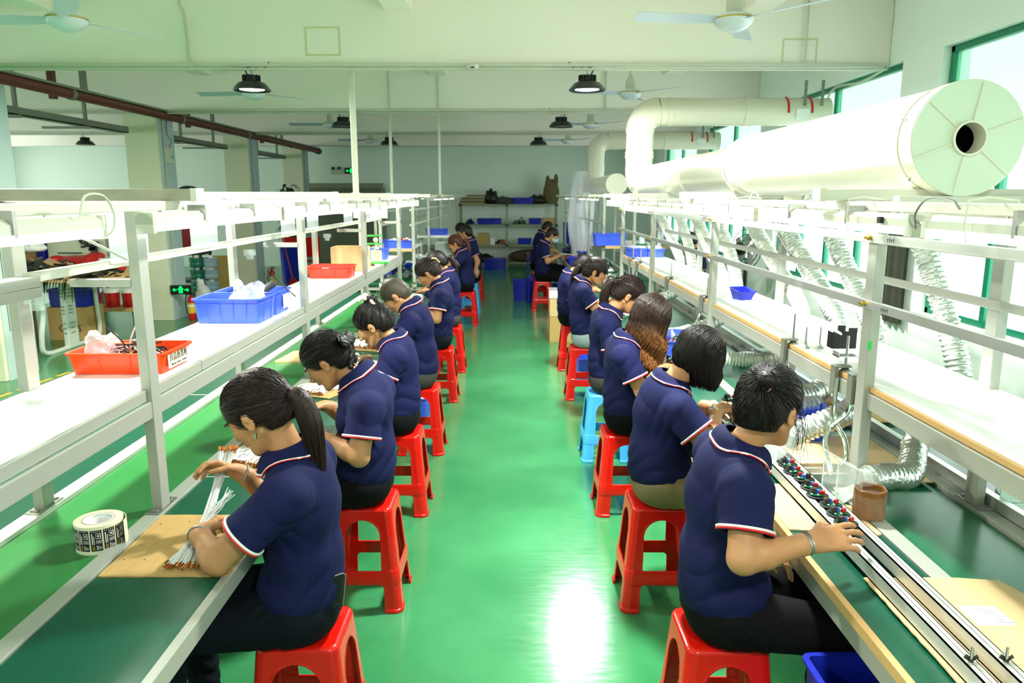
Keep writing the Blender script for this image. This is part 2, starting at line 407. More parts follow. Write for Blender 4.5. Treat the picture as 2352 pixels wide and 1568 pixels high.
# power drop poles from beam to bench top rail
for x, y, w, nm in ((-1.48, 7.25, .024, 'nearest and thickest'), (-1.72, 10.95, .02, 'middle'), (-1.03, 10.95, .018, 'right hand')):
    t = thing('power_pole', 'white power drop pole above the left bench, %s of three' % nm, 'pole', (x, y, 1.8))
    MB().box(-w, w, -w, w, .02, 1.17).obj('pole', WHITEP, t, bevel=.004)
    MB().box(-w - .012, w + .012, -w - .012, w + .012, 0, .03).obj('foot_collar', WHITEP, t, bevel=.003)
# smoke detector
t = thing('smoke_detector', 'round white smoke detector under the near ceiling beam', 'smoke detector', (-.36, 7.14, 2.955))
MB().lathe([(.035, -.035), (.055, -.02), (.06, 0), (.06, .012)], 20).obj('housing', WHITEP, t); MB().box(-.012, .02, -.058, -.05, -.024, -.012).obj('sensor_slot', DARK, t)

# faint rectangles of old tape on the beam face
for x, z, nm in ((-1.72, 3.18, 'left of centre'), (2.62, 3.08, 'under the right fan')):
    b = MB()
    for (a0, a1, c0, c1) in ((-.16, .16, .11, .125), (-.16, .16, -.125, -.11), (-.16, -.145, -.11, .11), (.145, .16, -.11, .11)):
        b.box(x + a0, x + a1, 7.196, 7.2, z + c0, z + c1)
    b.obj('tape_mark', mat('old tape', srgb(214, 216, 176), .6), label='faint yellowed tape outline on the near beam, %s' % nm, cat='tape mark')

# ------------------------------------------------------------------ ceiling fans
def make_fan():
    t = thing('ceiling_fan', 'x', 'fan')
    MB().tube([(0, 0, .2), (0, 0, .78)], .012, 10).obj('down_rod', WHITEP, t)
    MB().lathe([(.0, .02), (.05, .022), (.056, .05), (.055, .13), (.04, .16), (.018, .2), (.0, .205)], 20).obj('canopy_cup', WHITEP, t)
    MB().lathe([(0, -.075), (.05, -.072), (.09, -.055), (.12, -.03), (.128, -.01), (.13, .012), (.115, .03), (.05, .035), (0, .035)], 28).obj('motor_housing', mat('fan white', srgb(222, 228, 236), .3), t)
    MB().lathe([(.128, .0), (.1325, .003), (.1325, .010), (.129, .013)], 28).obj('gold_band', mat('gold', srgb(214, 186, 96), .25, .9), t)
    fm = mat('fan blade', srgb(206, 216, 232), .35)
    b = MB(); ch = .065
    vs = []
    for i in range(9):
        u = i / 8; x = .12 + u * .56; w = (.035 + .04 * min(1, u * 3)) * (1 - .12 * u)
        for y, z in ((-w, -.012), (0, .004), (w, .016)): vs.append((x, y, z))
    n0 = len(vs); vs += [(x, y, z - .004) for x, y, z in vs]
    fs = [(i * 3 + j, (i + 1) * 3 + j, (i + 1) * 3 + j + 1, i * 3 + j + 1) for i in range(8) for j in range(2)]
    fs += [tuple(n0 + q for q in reversed(f)) for f in fs]
    for i in range(8): fs += [(i * 3, n0 + i * 3, n0 + (i + 1) * 3, (i + 1) * 3), ((i + 1) * 3 + 2, n0 + (i + 1) * 3 + 2, n0 + i * 3 + 2, i * 3 + 2)]
    fs += [(24, n0 + 24, n0 + 25, 25), (25, n0 + 25, n0 + 26, 26)]
    b.add(vs, fs); me = b.mesh('blade', fm)
    for k in range(3): mdup(me, 'blade', t, rz=k * 2 * PI / 3)
    return t
fan = make_fan(); first = True
FANS = [(-2.99, 5.35, 'near the camera at top left, by the curved conduit', 0), (1.49, 5.35, 'near the camera at top right', 8), (-2.97, 9.0, 'hanging behind the warm lit lamp', -8), (1.36, 9.0, 'hanging right of the cool lit lamp above the duct elbow', 12),
        (-2.99, 12.8, 'behind the left unlit lamp', 0), (1.29, 12.8, 'right of the unlit lamp by the second beam', 14), (-3.0, 16.4, 'farthest of the left fans', 4), (1.18, 16.4, 'farthest of the right fans', 10),
        (-7.0, 9.0, 'between the left ceiling tray and the far left lamp', 20), (-9.5, 12.8, 'at the far left edge', 10)]
for x, y, l, a in FANS:
    f = fan if first else copy_tree(fan); first = False
    f.location = (x, y, 2.96); f.rotation_euler = (0, 0, math.radians(a + 180)); tag(f, 'white three blade ceiling fan %s' % l, 'fan', 'ceiling fans in two rows')

# ------------------------------------------------------------------ high bay lamps
def make_lamp(lens):
    t = thing('high_bay_lamp', 'x', 'lamp')
    MB().lathe([(.128, 0.0), (.165, -.012), (.168, .0), (.12, .055), (.07, .075), (.066, .12), (.03, .13), (0, .13)], 28).lathe([(.118, .003), (.128, 0.0)], 28).obj('reflector', mat('lamp black', srgb(38, 40, 42), .35, .4), t)
    MB().lathe([(0, -.006), (.09, -.004), (.121, .002), (.121, .006), (0, .006)], 28).obj('lens', lens, t)
    b = MB()
    for k in range(12):
        a = k * PI / 6; b.obox((.06 * math.cos(a), .06 * math.sin(a), .1), (.045, .006, .05), (0, 0, a))
    b.obj('heat_fins', DARK, t)
    MB().tube(bez([(-.0, 0, .13), (.0, 0, .19), (.012, 0, .21), (0, 0, .235)], 12), .006, 6).obj('hook', STEEL, t)
    MB().tube(bez([(-.03, 0, .12), (-.05, 0, .18), (.03, 0, .205), (.08, 0, .17), (.14, 0, .2), (.17, 0, .24)], 24), .007, 6).obj('cable', DARK, t)
    return t
lw, lc, lo_ = make_lamp(LENSW), make_lamp(LENS), make_lamp(LENSO)
tag(lw, 'black high bay lamp with warm lit lens under the near beam, left', 'lamp', 'high bay lamps'); lw.location = (-2.39, 7.2, 2.76)
tag(lc, 'black high bay lamp with cool white lit lens under the near beam, right', 'lamp', 'high bay lamps'); lc.location = (.69, 7.2, 2.76); lc.rotation_euler[2] = PI
for i, (x, y, l) in enumerate([(-2.37, 10.9, 'on the second beam, left, beside a fan'), (.69, 10.9, 'on the second beam, right'), (-2.32, 14.6, 'on the third beam beside the middle power pole'), (.5, 14.6, 'on the third beam, right'), (-8.06, 14.6, 'at far left before the background wall')]):
    t = lo_ if i == 0 else copy_tree(lo_); t.location = (x, y, 2.76); t.rotation_euler[2] = PI * (i % 2); tag(t, 'unlit black high bay lamp %s' % l, 'lamp', 'high bay lamps')
for x in LAMP_X:       # the same lamps on the beams overhead
    for y in (3.5,):
        t = copy_tree(lw if x < 0 else lc); t.location = (x, y, 2.76); tag(t, '%s lit high bay lamp above the top of the frame, %s' % (('warm', 'left side') if x < 0 else ('cool white', 'right side')), 'lamp', 'high bay lamps overhead')

# ------------------------------------------------------------------ pipe and cable tray hung at left
t = thing('sprinkler_pipe', 'long dark red sprinkler pipe hung below the beams at left', 'pipe', (-4.85, 0, 2.9))
MB().tube([(0, 2, 0), (0, 19.4, 0)], .055, 14).obj('pipe', RUST, t)
b = MB()
b.box(-.05, .05, 2, 19.3, .05, .075); b.obj('top_channel', GALV, t)
me = MB().lathe([(.058, -.03), (.066, -.025), (.066, .025), (.058, .03)], 14, M=Matrix.Rotation(PI / 2, 3, 'X')).mesh('pipe_coupling', GALV)
for y in (8.6, 11.4, 14.2, 17.0): mdup(me, 'pipe_coupling', t, (0, y, 0))
MB().tube([(0, 19.2, 0), (0, 19.4, 0)], .075, 12).obj('end_flange', DARK, t)
me = MB().box(-.02, .02, -.02, .02, .07, .82).mesh('hanger', GALV)
for y in (6.6, 8.9, 12.6, 16.3): mdup(me, 'hanger', t, (-.0, y, 0))
for k, (ya, yb, l) in enumerate(((2, 10.8, 'nearest length, ending at the first column'), (11.5, 14.5, 'between the first and second columns'), (15.2, 18.2, 'beyond the second column'))):
    t = thing('cable_tray', 'grey steel cable tray %s' % l, 'cable tray', (-5.4, 0, 2.66))
    MB().box(-.06, .06, ya, yb, 0, .012).box(-.06, -.05, ya, yb, 0, .085).box(.05, .06, ya, yb, 0, .085).obj('channel', GALV, t)
    me = MB().box(-.018, .018, -.018, .018, .08, 1.06).mesh('hanger', GALV)
    mr = MB().box(-.035, .035, -.035, .035, .25, 1.06).mesh('drop_pipe', RUST)
    mb2 = MB().box(-.5, .1, -.02, .02, -.03, 0).mesh('bracket', GALV)
    for y in np.arange(ya + 1.0, yb - .4, 1.35): mdup(me, 'hanger', t, (.05, y, 0)); mdup(mb2, 'bracket', t, (0, y, 0))
    mdup(mr, 'drop_pipe', t, (.06, yb - 1.7, 0))

# ------------------------------------------------------------------ doorway, signs on the back wall
dr = struct('door_1', MB().box(-5.2 + .0, -3.35, YB - .06, YB - .02, 0, 2.0), mat('grey door', srgb(112, 118, 98), .6))
MB().box(-5.3, -3.3, YB - .09, YB - .05, 2.0, 2.12).box(-5.3, -5.2, YB - .09, YB - .05, 0, 2.0).box(-3.35, -3.25, YB - .09, YB - .05, 0, 2.0).obj('door_frame', mat('door frame grey', srgb(140, 148, 128), .6), dr)
def exit_sign(loc, rz, label, s=1.0):
    t = thing('exit_sign', label, 'exit sign', loc, rz)
    MB().box(-.17 * s, .17 * s, -.02, .0, -.075 * s, .075 * s).obj('housing', DARK, t, bevel=.004)
    b = MB()   # running man and two arrows
    q = lambda x0, x1, z0, z1: b.box(x0 * s, x1 * s, -.026, -.019, z0 * s, z1 * s)
    q(-.02, .02, .035, .058); q(-.032, .032, .0, .032); q(-.045, .045, .008, .02); q(-.03, -.006, -.055, 0); q(.006, .03, -.055, 0)
    for sg in (-1, 1):
        b.prism([(sg * .06 * s, -.008 * s), (sg * .10 * s, -.008 * s), (sg * .10 * s, .008 * s), (sg * .06 * s, .008 * s)][::sg], .019, .026, Matrix.Rotation(PI / 2, 4, 'X'))
        b.prism([(sg * .10 * s, -.03 * s), (sg * .135 * s, 0), (sg * .10 * s, .03 * s)][::sg], .019, .026, Matrix.Rotation(PI / 2, 4, 'X'))
    b.obj('pictogram', GREENE, t); return t
exit_sign((-4.1, YB - .01, 2.43), 0, 'green lit exit sign high on the back wall')
exit_sign((-4.82, 10.86, .46), 0, 'green lit exit sign low on the first column', .9)
t = thing('emergency_light', 'twin head emergency light on the back wall beside the exit sign', 'emergency light', (-4.47, YB - .01, 2.44))
MB().box(-.14, .14, -.07, 0, -.1, .02).obj('housing', WHITEP, t, bevel=.006)
for s in (-1, 1): MB().tube([(s * .08, -.03, .06), (s * .08, -.09, .05)], .035, 12).obj('lamp_head', DARK, t)
# yellow floor tape at left
b = MB()
for k in range(26):
    y = 6.0 + k * .28; x = -4.75 + .02 * k
    b.add([(x, y, .002), (x + .05, y, .002), (x + .07, y + .2, .002), (x + .02, y + .2, .002)], [(0, 1, 2, 3)])
b.obj('floor_marking', YEL, floor)
for (a, c, l) in (((-1.2, 3.9), (2.35, 3.9), 0),):
    pass
# ------------------------------------------------------------------ assembly benches
def bx(b, sg, x0, x1, y0, y1, z0, z1):
    a, c = sorted((sg * x0, sg * x1)); return b.box(a, c, y0, y1, z0, z1)
def bench(sg, label, y0, y1, posts, rearposts, near):
    t = thing('assembly_bench', label, 'workbench', (0, 0, 0))
    left = sg < 0; fe = .80 if left else .873
    P = lambda name, m, *bs, bevel=.002, par=t: (lambda b: [bx(b, sg, *q) for q in bs] and b.obj(name, m, par, bevel))(MB())
    P('front_worktop', TEAL, (fe + .012, 1.17, y0, y1, .72, .75))
    P('rear_worktop', TEAL, (1.63, 2.02, y0, y1, .72, .75))
    P('conveyor_belt', BELTL if left else BELTR, (1.224, 1.572, y0, y1, .725, .742))
    if left:
        P('front_edge_strip', ALU, (fe - .012, fe + .014, y0, y1, .70, .754))
    else:
        P('front_edge_band', TAN, (fe - .006, fe + .013, y0, y1, .722, .753)); P('front_apron', ALU, (fe + .004, fe + .03, y0, y1, .66, .72))
    P('front_rail', ALU, (1.17, 1.226, y0, y1, .70, .757)); P('rear_rail', ALU if not left else mat('sunlit aluminium', srgb(236, 238, 224), .3, .2), (1.57, 1.63, y0, y1, .70, .757))  # left rear rail is paler: the strong light on it is put into the colour
    P('back_edge_strip', ALU, (2.02, 2.04, y0, y1, .70, .755))
    if near:
        for yy in ([3.9, 6.1] if left else [3.2, 5.6]):
            P('mat_seam', WHITEP, (1.64, 2.01, yy, yy + .006, .7495, .7505), bevel=0)
            if left: P('mat_seam', WHITEP, (fe + .02, 1.165, yy - 1.2, yy - 1.194, .7495, .7505), bevel=0)
    leg = MB().box(-.025, .025, -.025, .025, 0, .70).mesh('leg', ALU, .003)
    yy = [posts[0]] + list(posts[1:])
    for y in yy:
        for x in (1.12, 1.96): mdup(leg, 'leg', t, (sg * x, y, 0))
    P('foot_rail', ALU, (1.38, 1.42, y0, y1, .16, .2))
    cross = MB().box(*sorted((sg * (1.1), sg * 1.98)), -.02, .02, .66, .70).mesh('cross_bar', ALU, .002)
    for y in yy: mdup(cross, 'cross_bar', t, (0, y, 0))
    # uprights
    up = MB().box(-.0175, .0175, -.03, .03, .75, 1.78).mesh('post', ALU, .003)
    fp = MB().box(-.024, .024, -.07, .07, .757, .762).box(-.012, .012, -.06, -.045, .762, .768).box(-.012, .012, .045, .06, .762, .768).mesh('foot_plate', STEEL)
    for y in posts: o = mdup(up, 'post', t, (sg * 1.20, y, 0)); mdup(fp, 'foot_plate', o)
    for y in rearposts: o = mdup(up, 'post', t, (sg * 1.60, y, 0)); mdup(fp, 'foot_plate', o)
    # light cross trunking on top of every pair of posts
    m2 = mat('stained trunking', srgb(150, 150, 132), .4, .1, noise=.35, nscale=9)
    for i, y in enumerate(posts):
        o = MB().box(*sorted((sg * 1.0, sg * 1.95)), y - .03, y + .03, 1.785, 1.822).obj('cross_trunking', m2 if (left and i == 1) else WHITEP, t, .003)
        MB().box(*sorted((sg * .985, sg * 1.003)), y - .032, y + .032, 1.783, 1.824).obj('end_cap', WHITEP, o)
    return t, P
LP = [.5, 2.41, 4.3, 6.12, 8.0]; RP = [.5, 2.47, 4.46, 6.42, 8.2]
LB, P = bench(-1, 'long left assembly bench with green conveyor belt and white shelf', .2, 8.25, LP, LP, True)
P('shelf_board', SHELFW, (1.21, 1.60, .3, 8.1, 1.155, 1.17))
P('shelf_lip', ALU, (1.198, 1.212, .3, 8.1, 1.138, 1.176)); P('shelf_apron', ALU, (1.186, 1.20, .3, 8.1, 1.08, 1.136), (1.59, 1.60, .3, 8.1, 1.09, 1.155))
sj = MB(); bx(sj, -1, 1.197, 1.2135, 2.819, 2.8215, 1.137, 1.1768); sj.obj('shelf_joint', GALV, LB)
P('light_rail', WHITEP, (1.06, 1.10, .2, 8.15, 1.757, 1.784)); P('rear_light_rail', WHITEP, (1.62, 1.66, .2, 8.15, 1.757, 1.784))
P('sign_rail', WHITEP, (1.385, 1.41, 2.15, 8.1, 1.553, 1.583)); P('sign_rail_angle', ALU, (1.35, 1.41, .2, 2.14, 1.545, 1.575), (1.35, 1.356, .2, 2.14, 1.515, 1.544))
cb = MB().box(-1.41, -1.215, -.015, .015, 1.515, 1.54).mesh('sign_rail_arm', ALU, .002)
for y in LP[1:]: mdup(cb, 'sign_rail_arm', LB, (0, y - .02, 0))
for y in (2.18, 4.0, 5.7):    # small clear clamps
    MB().box(-1.42, -1.37, y - .02, y + .02, 1.49, 1.52).box(-1.41, -1.38, y - .012, y + .012, 1.47, 1.49).obj('rail_clamp', CLEAR, LB)
# dirty white paint patches on the nearest cross trunking
RB, P = bench(1, 'long right assembly bench under the big duct, with metal guide rails', .2, 8.35, RP, [.5, 2.44, 4.45, 6.4, 8.2], True)
P('shelf_board', SHELFW, (1.215, 1.62, .3, 8.25, 1.15, 1.17))
P('shelf_edge_band', TAN, (1.203, 1.216, .3, 8.25, 1.152, 1.1705)); P('shelf_apron', ALU, (1.196, 1.21, .3, 8.25, 1.095, 1.150), (1.61, 1.625, .3, 8.25, 1.095, 1.15))
P('rear_angle', ALUB, (1.63, 1.66, .3, 8.25, .757, .80))
P('light_rail', WHITEP, (1.06, 1.10, .2, 8.3, 1.757, 1.784)); P('rear_light_rail', WHITEP, (1.62, 1.66, .2, 8.3, 1.757, 1.784))
P('upper_front_rail', ALU, (1.165, 1.18, .2, 8.3, 1.65, 1.68)); P('lower_front_rail', ALUB, (1.165, 1.18, .2, 8.3, 1.435, 1.465))
P('upper_rear_rail', ALU, (1.575, 1.59, .2, 8.3, 1.65, 1.68)); P('lower_rear_rail', ALU, (1.575, 1.59, .2, 8.3, 1.435, 1.465))
bo = MB().lathe([(0, 0), (.008, 0), (.008, .012), (.004, .014), (.004, .022), (0, .022)], 8, M=Matrix.Rotation(-PI / 2, 3, 'Y')).mesh('wing_bolt', mat('brass', srgb(190, 150, 60), .3, .9))
for y in RP[1:]:
    for z in (1.452, 1.667): mdup(bo, 'wing_bolt', RB, (1.166, y - .02, z))
gt = mat('green tape', srgb(20, 190, 70), .5)
MB().box(1.181, 1.184, 2.42, 2.438, 1.30, 1.33).obj('green_tape', gt, RB)
MB().box(1.205, 1.2185, 2.436, 2.44, .855, .87).obj('green_tape', gt, RB)
b = MB()
for k, (yy, zz) in enumerate(((2.40, 1.667), (2.40, 1.45))):
    for j in range(4): b.box(1.1645, 1.1655, yy - .10 + j * .012, yy - .097 + j * .012, zz - .008, zz + .006 - .004 * (j % 2)); b.box(1.1645, 1.1655, yy - .10 + j * .012, yy - .092 + j * .012, zz - .001, zz + .001)
b.obj('pencil_mark', INK, RB)

# fluorescent battens
def batten(y0, L, lit, rx=1.0):
    t = thing('tube_light', 'x', 'light')
    MB().prism([(-.024, 0), (.024, 0), (.024, .02), (.012, .032), (-.012, .032), (-.024, .02)], 0, L, Matrix.Translation((0, 0, 0)) @ Matrix.Rotation(PI / 2, 4, 'X') @ Matrix.Scale(-1, 4, (0, 0, 1))).obj('fixture', WHITEP, t)
    MB().tube([(0, .02, -.010), (0, L - .02, -.010)], .0125, 10).obj('tube', lit, t)
    [MB().box(-.026, .026, q_, q_ + .02, -.026, .034).obj('lamp_holder', WHITEP, t, .003) for q_ in (0, L - .02)]
    [MB().box(-.028, .028, q_, q_ + .012, -.006, .05).obj('clip', STEEL, t) for q_ in (L * .3, L * .7)]
    return t
TUBED = mat('dim tube', (.96, 1, .97), 0.35, emit=(0.95, 1.0, 0.97), estr=0.35)
TUBEL = mat('glowing tube', (1, 1, 1), 0.35, emit=(0.95, 1.0, 1.0), estr=2.3)
bt = batten(0, 1.18, TUBE); used = False
bl = batten(0, 1.18, TUBEL); usedl = False
def put_batten(x, y, z, label, group):
    global used, usedl
    if 'glowing' in label: t = bl if not usedl else copy_tree(bl); usedl = True
    else: t = bt if not used else copy_tree(bt); used = True
    t.location = (x, y, z); tag(t, label, 'light', group)
ol = ['nearest, cut by the left frame edge', 'second from the camera, beside the first tall post', 'third from the camera', 'fourth from the camera, glowing', 'fifth, glowing, near the bench end', 'last before the bench end']
for i, y in enumerate((.68, 2.1, 3.32, 4.52, 5.75, 6.95)):
    put_batten(-1.02, y, 1.722, 'white tube light, left bench front rail, %s' % ol[i], 'left bench front tube lights')
    if y < 6.9: put_batten(-1.60, y + .1, 1.722, 'glowing tube light on the rear rail of the left bench, %s' % ol[i].split(',')[0], 'left bench rear tube lights')
for i, y in enumerate((.68, 1.92, 3.16, 4.42, 5.66, 6.9)):
    put_batten(1.03, y, 1.722, 'white tube light, right bench front rail, %s' % ol[i].split(',')[0], 'right bench front tube lights')
    if i < 5: put_batten(1.58, y + .1, 1.722, 'glowing tube light under the rear rail of the right bench, %s' % ol[i].split(',')[0], 'right bench rear tube lights')
for s_, ys_, nm in ((-1, (10.3, 11.55, 12.8), 'left'), (1, (9.7, 10.95, 12.9, 14.15), 'right')):
    for i, y in enumerate(ys_): put_batten(s_ * 1.08, y, 1.765, 'glowing tube light over the far %s bench, %s' % (nm, ['nearest', 'second', 'third', 'farthest'][i]), 'far bench tube lights')
# cables and ties at the lights
def cable(pts, r, m, label, n=6, name='cable', cat='cable', seg=24, group=None): return MB().tube(bez(pts, seg), r, n).obj(name, m, label=label, cat=cat, group=group)
cable([(-.99, 1.74, 1.755), (-.985, 1.76, 1.80), (-.98, 1.83, 1.80), (-.98, 1.87, 1.76), (-.98, 1.86, 1.72), (-1.0, 1.84, 1.70)], .003, WHITEP, 'thin white cable looping at the end of the nearest left tube light')
cable([(-1.03, 1.80, 1.705), (-1.02, 1.86, 1.68), (-.99, 1.93, 1.64)], .004, WHITEP, 'white cable tie tail hanging from the nearest left tube light', cat='cable tie')
cable([(1.02, 1.91, 1.72), (1.0, 1.88, 1.76), (1.0, 1.83, 1.795), (1.01, 1.75, 1.79), (1.02, 1.73, 1.77)], .003, STEEL, 'grey cable looping between the two nearest right tube lights')
cable([(1.02, 1.90, 1.735), (1.02, 1.86, 1.73), (1.02, 1.83, 1.735)], .004, STEEL, 'twin grey leads joining the two nearest right tube lights')
cable([(1.02, 3.13, 1.73), (1.01, 3.13, 1.80), (1.01, 3.2, 1.815), (1.01, 3.25, 1.78)], .003, WHITEP, 'white cable loop above the second right tube light')
for y, l in ((1.66, 'nearest, beside the frame edge'), (2.25, 'second, knotted on top'), (3.38, 'third'), (3.75, 'farthest')):
    MB().tube([(1.0, y, 1.70), (.992, y, 1.74), (.995, y, 1.79), (1.04, y, 1.797), (1.105, y, 1.79), (1.108, y, 1.74), (1.06, y, 1.70)], .0028, 5, closed=True).obj('cable_tie', WHITEP, label='white cable tie round the right light rail, %s' % l, cat='cable tie', group='cable ties on the right light rail')
MB().box(.995, 1.005, 2.05, 2.068, 1.728, 1.745).obj('pull_switch', DARK, label='small black switch on the side of the second right tube light', cat='switch')

# instruction sheets hanging on the left sign rail
def sheet(x, y, z, w, h, label, curl=.02, gp='instruction sheets on the left rail'):
    b = MB()
    for s_ in (0, 1): b.grid(lambda u, v: (x + curl * math.sin(u * PI) * (1 - v) + .0006 * s_, y + (u if not s_ else 1 - u) * w, z + v * h), 8, 5)
    b.obj('instruction_sheet', mat('sheet', srgb(238, 240, 248), .4, alpha=.93), label=label, cat='sheet', group=gp)
sheet(-1.38, 2.58, 1.57, .28, .19, 'large curved white instruction sheet behind the tall near post', .03)
sheet(-1.38, 3.24, 1.575, .30, .19, 'white instruction sheet on the rail before the second front post')
sheet(-1.38, 4.52, 1.575, .30, .18, 'white instruction sheet just right of the second rear post')
sheet(-1.38, 5.10, 1.575, .30, .18, 'narrow white instruction sheet before the third front post')
sheet(-1.38, 6.22, 1.575, .34, .17, 'small white instruction sheet after the third front post')
sheet(-1.38, 7.05, 1.575, .35, .17, 'small white instruction sheet near the end of the left bench')
MB().obox((-1.5, 8.05, 1.68), (.36, .01, .22)).obj('sign_board', PAPER, label='white notice board hanging at the end of the left bench', cat='board')

# far benches
LB2, P = bench(-1, 'far left assembly bench behind the workers', 9.15, 16.6, [9.2, 10.9, 12.8, 14.7, 16.5], [9.2, 10.9, 12.8, 14.7, 16.5], False)
P('shelf_board', SHELFW, (1.22, 1.8, 9.2, 10.3, 1.15, 1.165)); P('shelf_edge_band', TAN, (1.2, 1.8, 9.17, 9.2, 1.135, 1.165))
P('rail', WHITEP, (1.22, 1.245, 9.2, 16.5, 1.44, 1.465), (1.22, 1.245, 9.2, 16.5, 1.62, 1.645), (1.58, 1.6, 9.2, 16.5, 1.44, 1.465), (1.58, 1.6, 9.2, 16.5, 1.6, 1.62))
P('top_rail', WHITEP, (1.06, 1.1, 9.2, 16.5, 1.76, 1.79))
RB2, P = bench(1, 'far right assembly bench with hanging plastic bags', 9.6, 17.2, [9.9, 11.8, 13.9, 15.5, 17.0], [9.9, 11.8, 13.9, 15.5, 17.0], False)
P('shelf_board', SHELFW, (1.22, 1.9, 9.7, 10.9, 1.15, 1.17)); P('shelf_edge_band', TAN, (1.2, 2.3, 9.67, 9.7, 1.135, 1.17))
P('rail', ALUB, (1.165, 1.18, 9.7, 17, 1.435, 1.46)); P('top_rail', WHITEP, (1.06, 1.1, 9.7, 17, 1.765, 1.79))

# ------------------------------------------------------------------ ducts
def duct(y0, yj, yv, label, scale=1.0, near=True):
    x, z = 1.39, 1.972
    t = thing('exhaust_duct', label, 'duct', (x, 0, 0))
    RY = Matrix.Rotation(-PI / 2, 3, 'X')
    if near:
        r = .168
        MB().lathe([(r, yj - y0), (r, .02)][::-1], 48, M=RY, c=(0, y0, z), caps=False).obj('near_section', PVC, t, ang=60)
        MB().lathe([(r + .001, .0), (r + .006, 0), (r + .006, .055), (r + .001, .06)], 48, M=RY, c=(0, y0, z), caps=False).lathe([(r + .001, .09), (r + .0035, .092), (r + .0035, .10), (r + .001, .102)], 48, M=RY, c=(0, y0, z), caps=False).obj('cap_collar', PVC, t)
        b = MB(); b.lathe([(.050, .0), (r + .004, 0), (r + .004, .006), (.050, .006)], 48, M=RY, c=(0, y0 - .004, z), close=True)
        cap = b.obj('end_cap', mat('cap plate', srgb(206, 222, 200), .4), t, ang=30)
        MB().lathe([(.046, -.012), (.052, -.012), (.052, .05), (.046, .05)], 32, M=RY, c=(0, y0 - .004, z), close=True).obj('hole_collar', PVC, cap)
        for k in range(6):
            a = k * PI / 3 + .35; MB().obox(((.11) * math.cos(a), y0 - .006, z + .11 * math.sin(a)), (.112, .005, .005), (0, -a, 0)).obj('stiffening_rib', PVC, cap)
        MB().lathe([(.0, .16), (.155, .16), (.155, .17), (0, .17)], 24, M=RY, c=(0, y0, z)).obj('hole_shade_disc', mat('duct hole shade', srgb(20, 14, 9), .9), t)  # dark disc added as the shade inside the hole
        for a in (2.75, 3.9, .6, 5.2): MB().tube([(0 + (r + .004) * math.cos(a), y0 + .08, z + (r + .004) * math.sin(a)), ((r + .012) * math.cos(a), y0 + .08, z + (r + .012) * math.sin(a))], .006, 8).obj('screw', STEEL, t)
        b = MB()
        for k in range(4): yy = yj - .05 + k * .05; b.lathe([(r + .001, 0), (r + .006, .008), (r + .006, .016), (r + .001, .024)], 40, M=RY, c=(0, yy - .08, z), caps=False)
        b.lathe([(.146, .0), (r + .002, -.1), (r + .002, -.14)][::-1], 40, M=RY, c=(0, yj + .15, z), caps=False); b.obj('reducer_ring', PVC, t, ang=60)
    r = .148 if near else .14; zf = z - .02
    ym = yj + 1.3 if near else yj
    if near:
        MB().lathe([(r, 0), (r, ym - yj + .05)], 40, M=RY, c=(0, yj, zf)).obj('silver_section', DUCTM, t, ang=60)
    MB().lathe([(r + .001, 0), (r + .006, .01), (r + .006, .05), (r + .001, .06)], 40, M=RY, c=(0, ym - .03, zf)).obj('joint_ring', PVC, t)
    MB().lathe([(r, 0), (r, yv - r * 1.1 - ym)], 40, M=RY, c=(0, ym, zf)).obj('far_section', PVC, t, ang=60)
    # elbow up, riser, elbow, run to the wall
    z2 = 2.69; pts = [(0, yv - r * 1.1 + r * 1.1 * math.sin(a), zf + r * 1.1 - r * 1.1 * math.cos(a)) for a in np.linspace(0, PI / 2, 9)]
    MB().tube(pts, r, 32, caps=False).obj('lower_elbow', PVC, t, ang=60)
    MB().tube([(0, yv, zf + r * 1.1), (0, yv, z2 - r * 1.3)], r - .002, 32, caps=False).obj('riser', PVC, t, ang=60)
    MB().tube([(0, yv, 2.2), (0, yv, 2.28)], r + .006, 32).obj('riser_collar', PVC, t); MB().tube([(0, yv, z2 - r * 1.3 - .03), (0, yv, z2 - r * 1.3 + .03)], r + .006, 32).obj('riser_collar', PVC, t)
    q = r * 1.3; pts = [(q - q * math.cos(a), yv, z2 - q + q * math.sin(a)) for a in np.linspace(0, PI / 2, 9)]
    MB().tube(pts, r + .004, 32, caps=False).obj('upper_elbow', PVC, t, ang=60)
    MB().tube([(q, yv, z2), (2.02, yv, z2)], r - .002, 32).obj('wall_run', PVC, t, ang=60)
    MB().tube([(q + .1, yv, z2), (q + .14, yv, z2)], r + .004, 32).obj('run_collar', PVC, t); MB().tube([(1.1, yv, z2), (1.2, yv, z2)], r + .003, 32).obj('run_collar', PVC, t)
    for xx in (1.55, 1.8):
        MB().tube([(xx, yv + (r + .002) * math.cos(a), z2 + (r + .002) * math.sin(a)) for a in np.linspace(PI * .55, PI * 1.05, 8)], .012, 6).obj('red_strap', mat('red strap', srgb(196, 40, 40), .5), t)
    MB().obox((1.7, yv - r - .004, z2 - .04), (.14, .004, .12)).obj('rating_label', PAPER, t)
    for xx in (1.72, 1.9):
        MB().box(xx - .016, xx + .016, yv - .004 - r * .9, yv - r * .9, z2 - .05, 3.0).obj('hanger_strap', GALV, t)
    return t
duct(2.36, 4.42, 8.42, 'big white exhaust duct with capped round end lying on the right bench frame')
duct(9.9, 10.2, 12.75, 'second white exhaust duct over the far right bench, dropping behind the first', near=False)
# trunking pieces under the duct
MB().box(1.2, 2.0, 2.36, 2.40, 1.75, 1.80).obj('duct_support', WHITEP, label='grey white support bar right under the duct end', cat='support bar', bevel=.003)

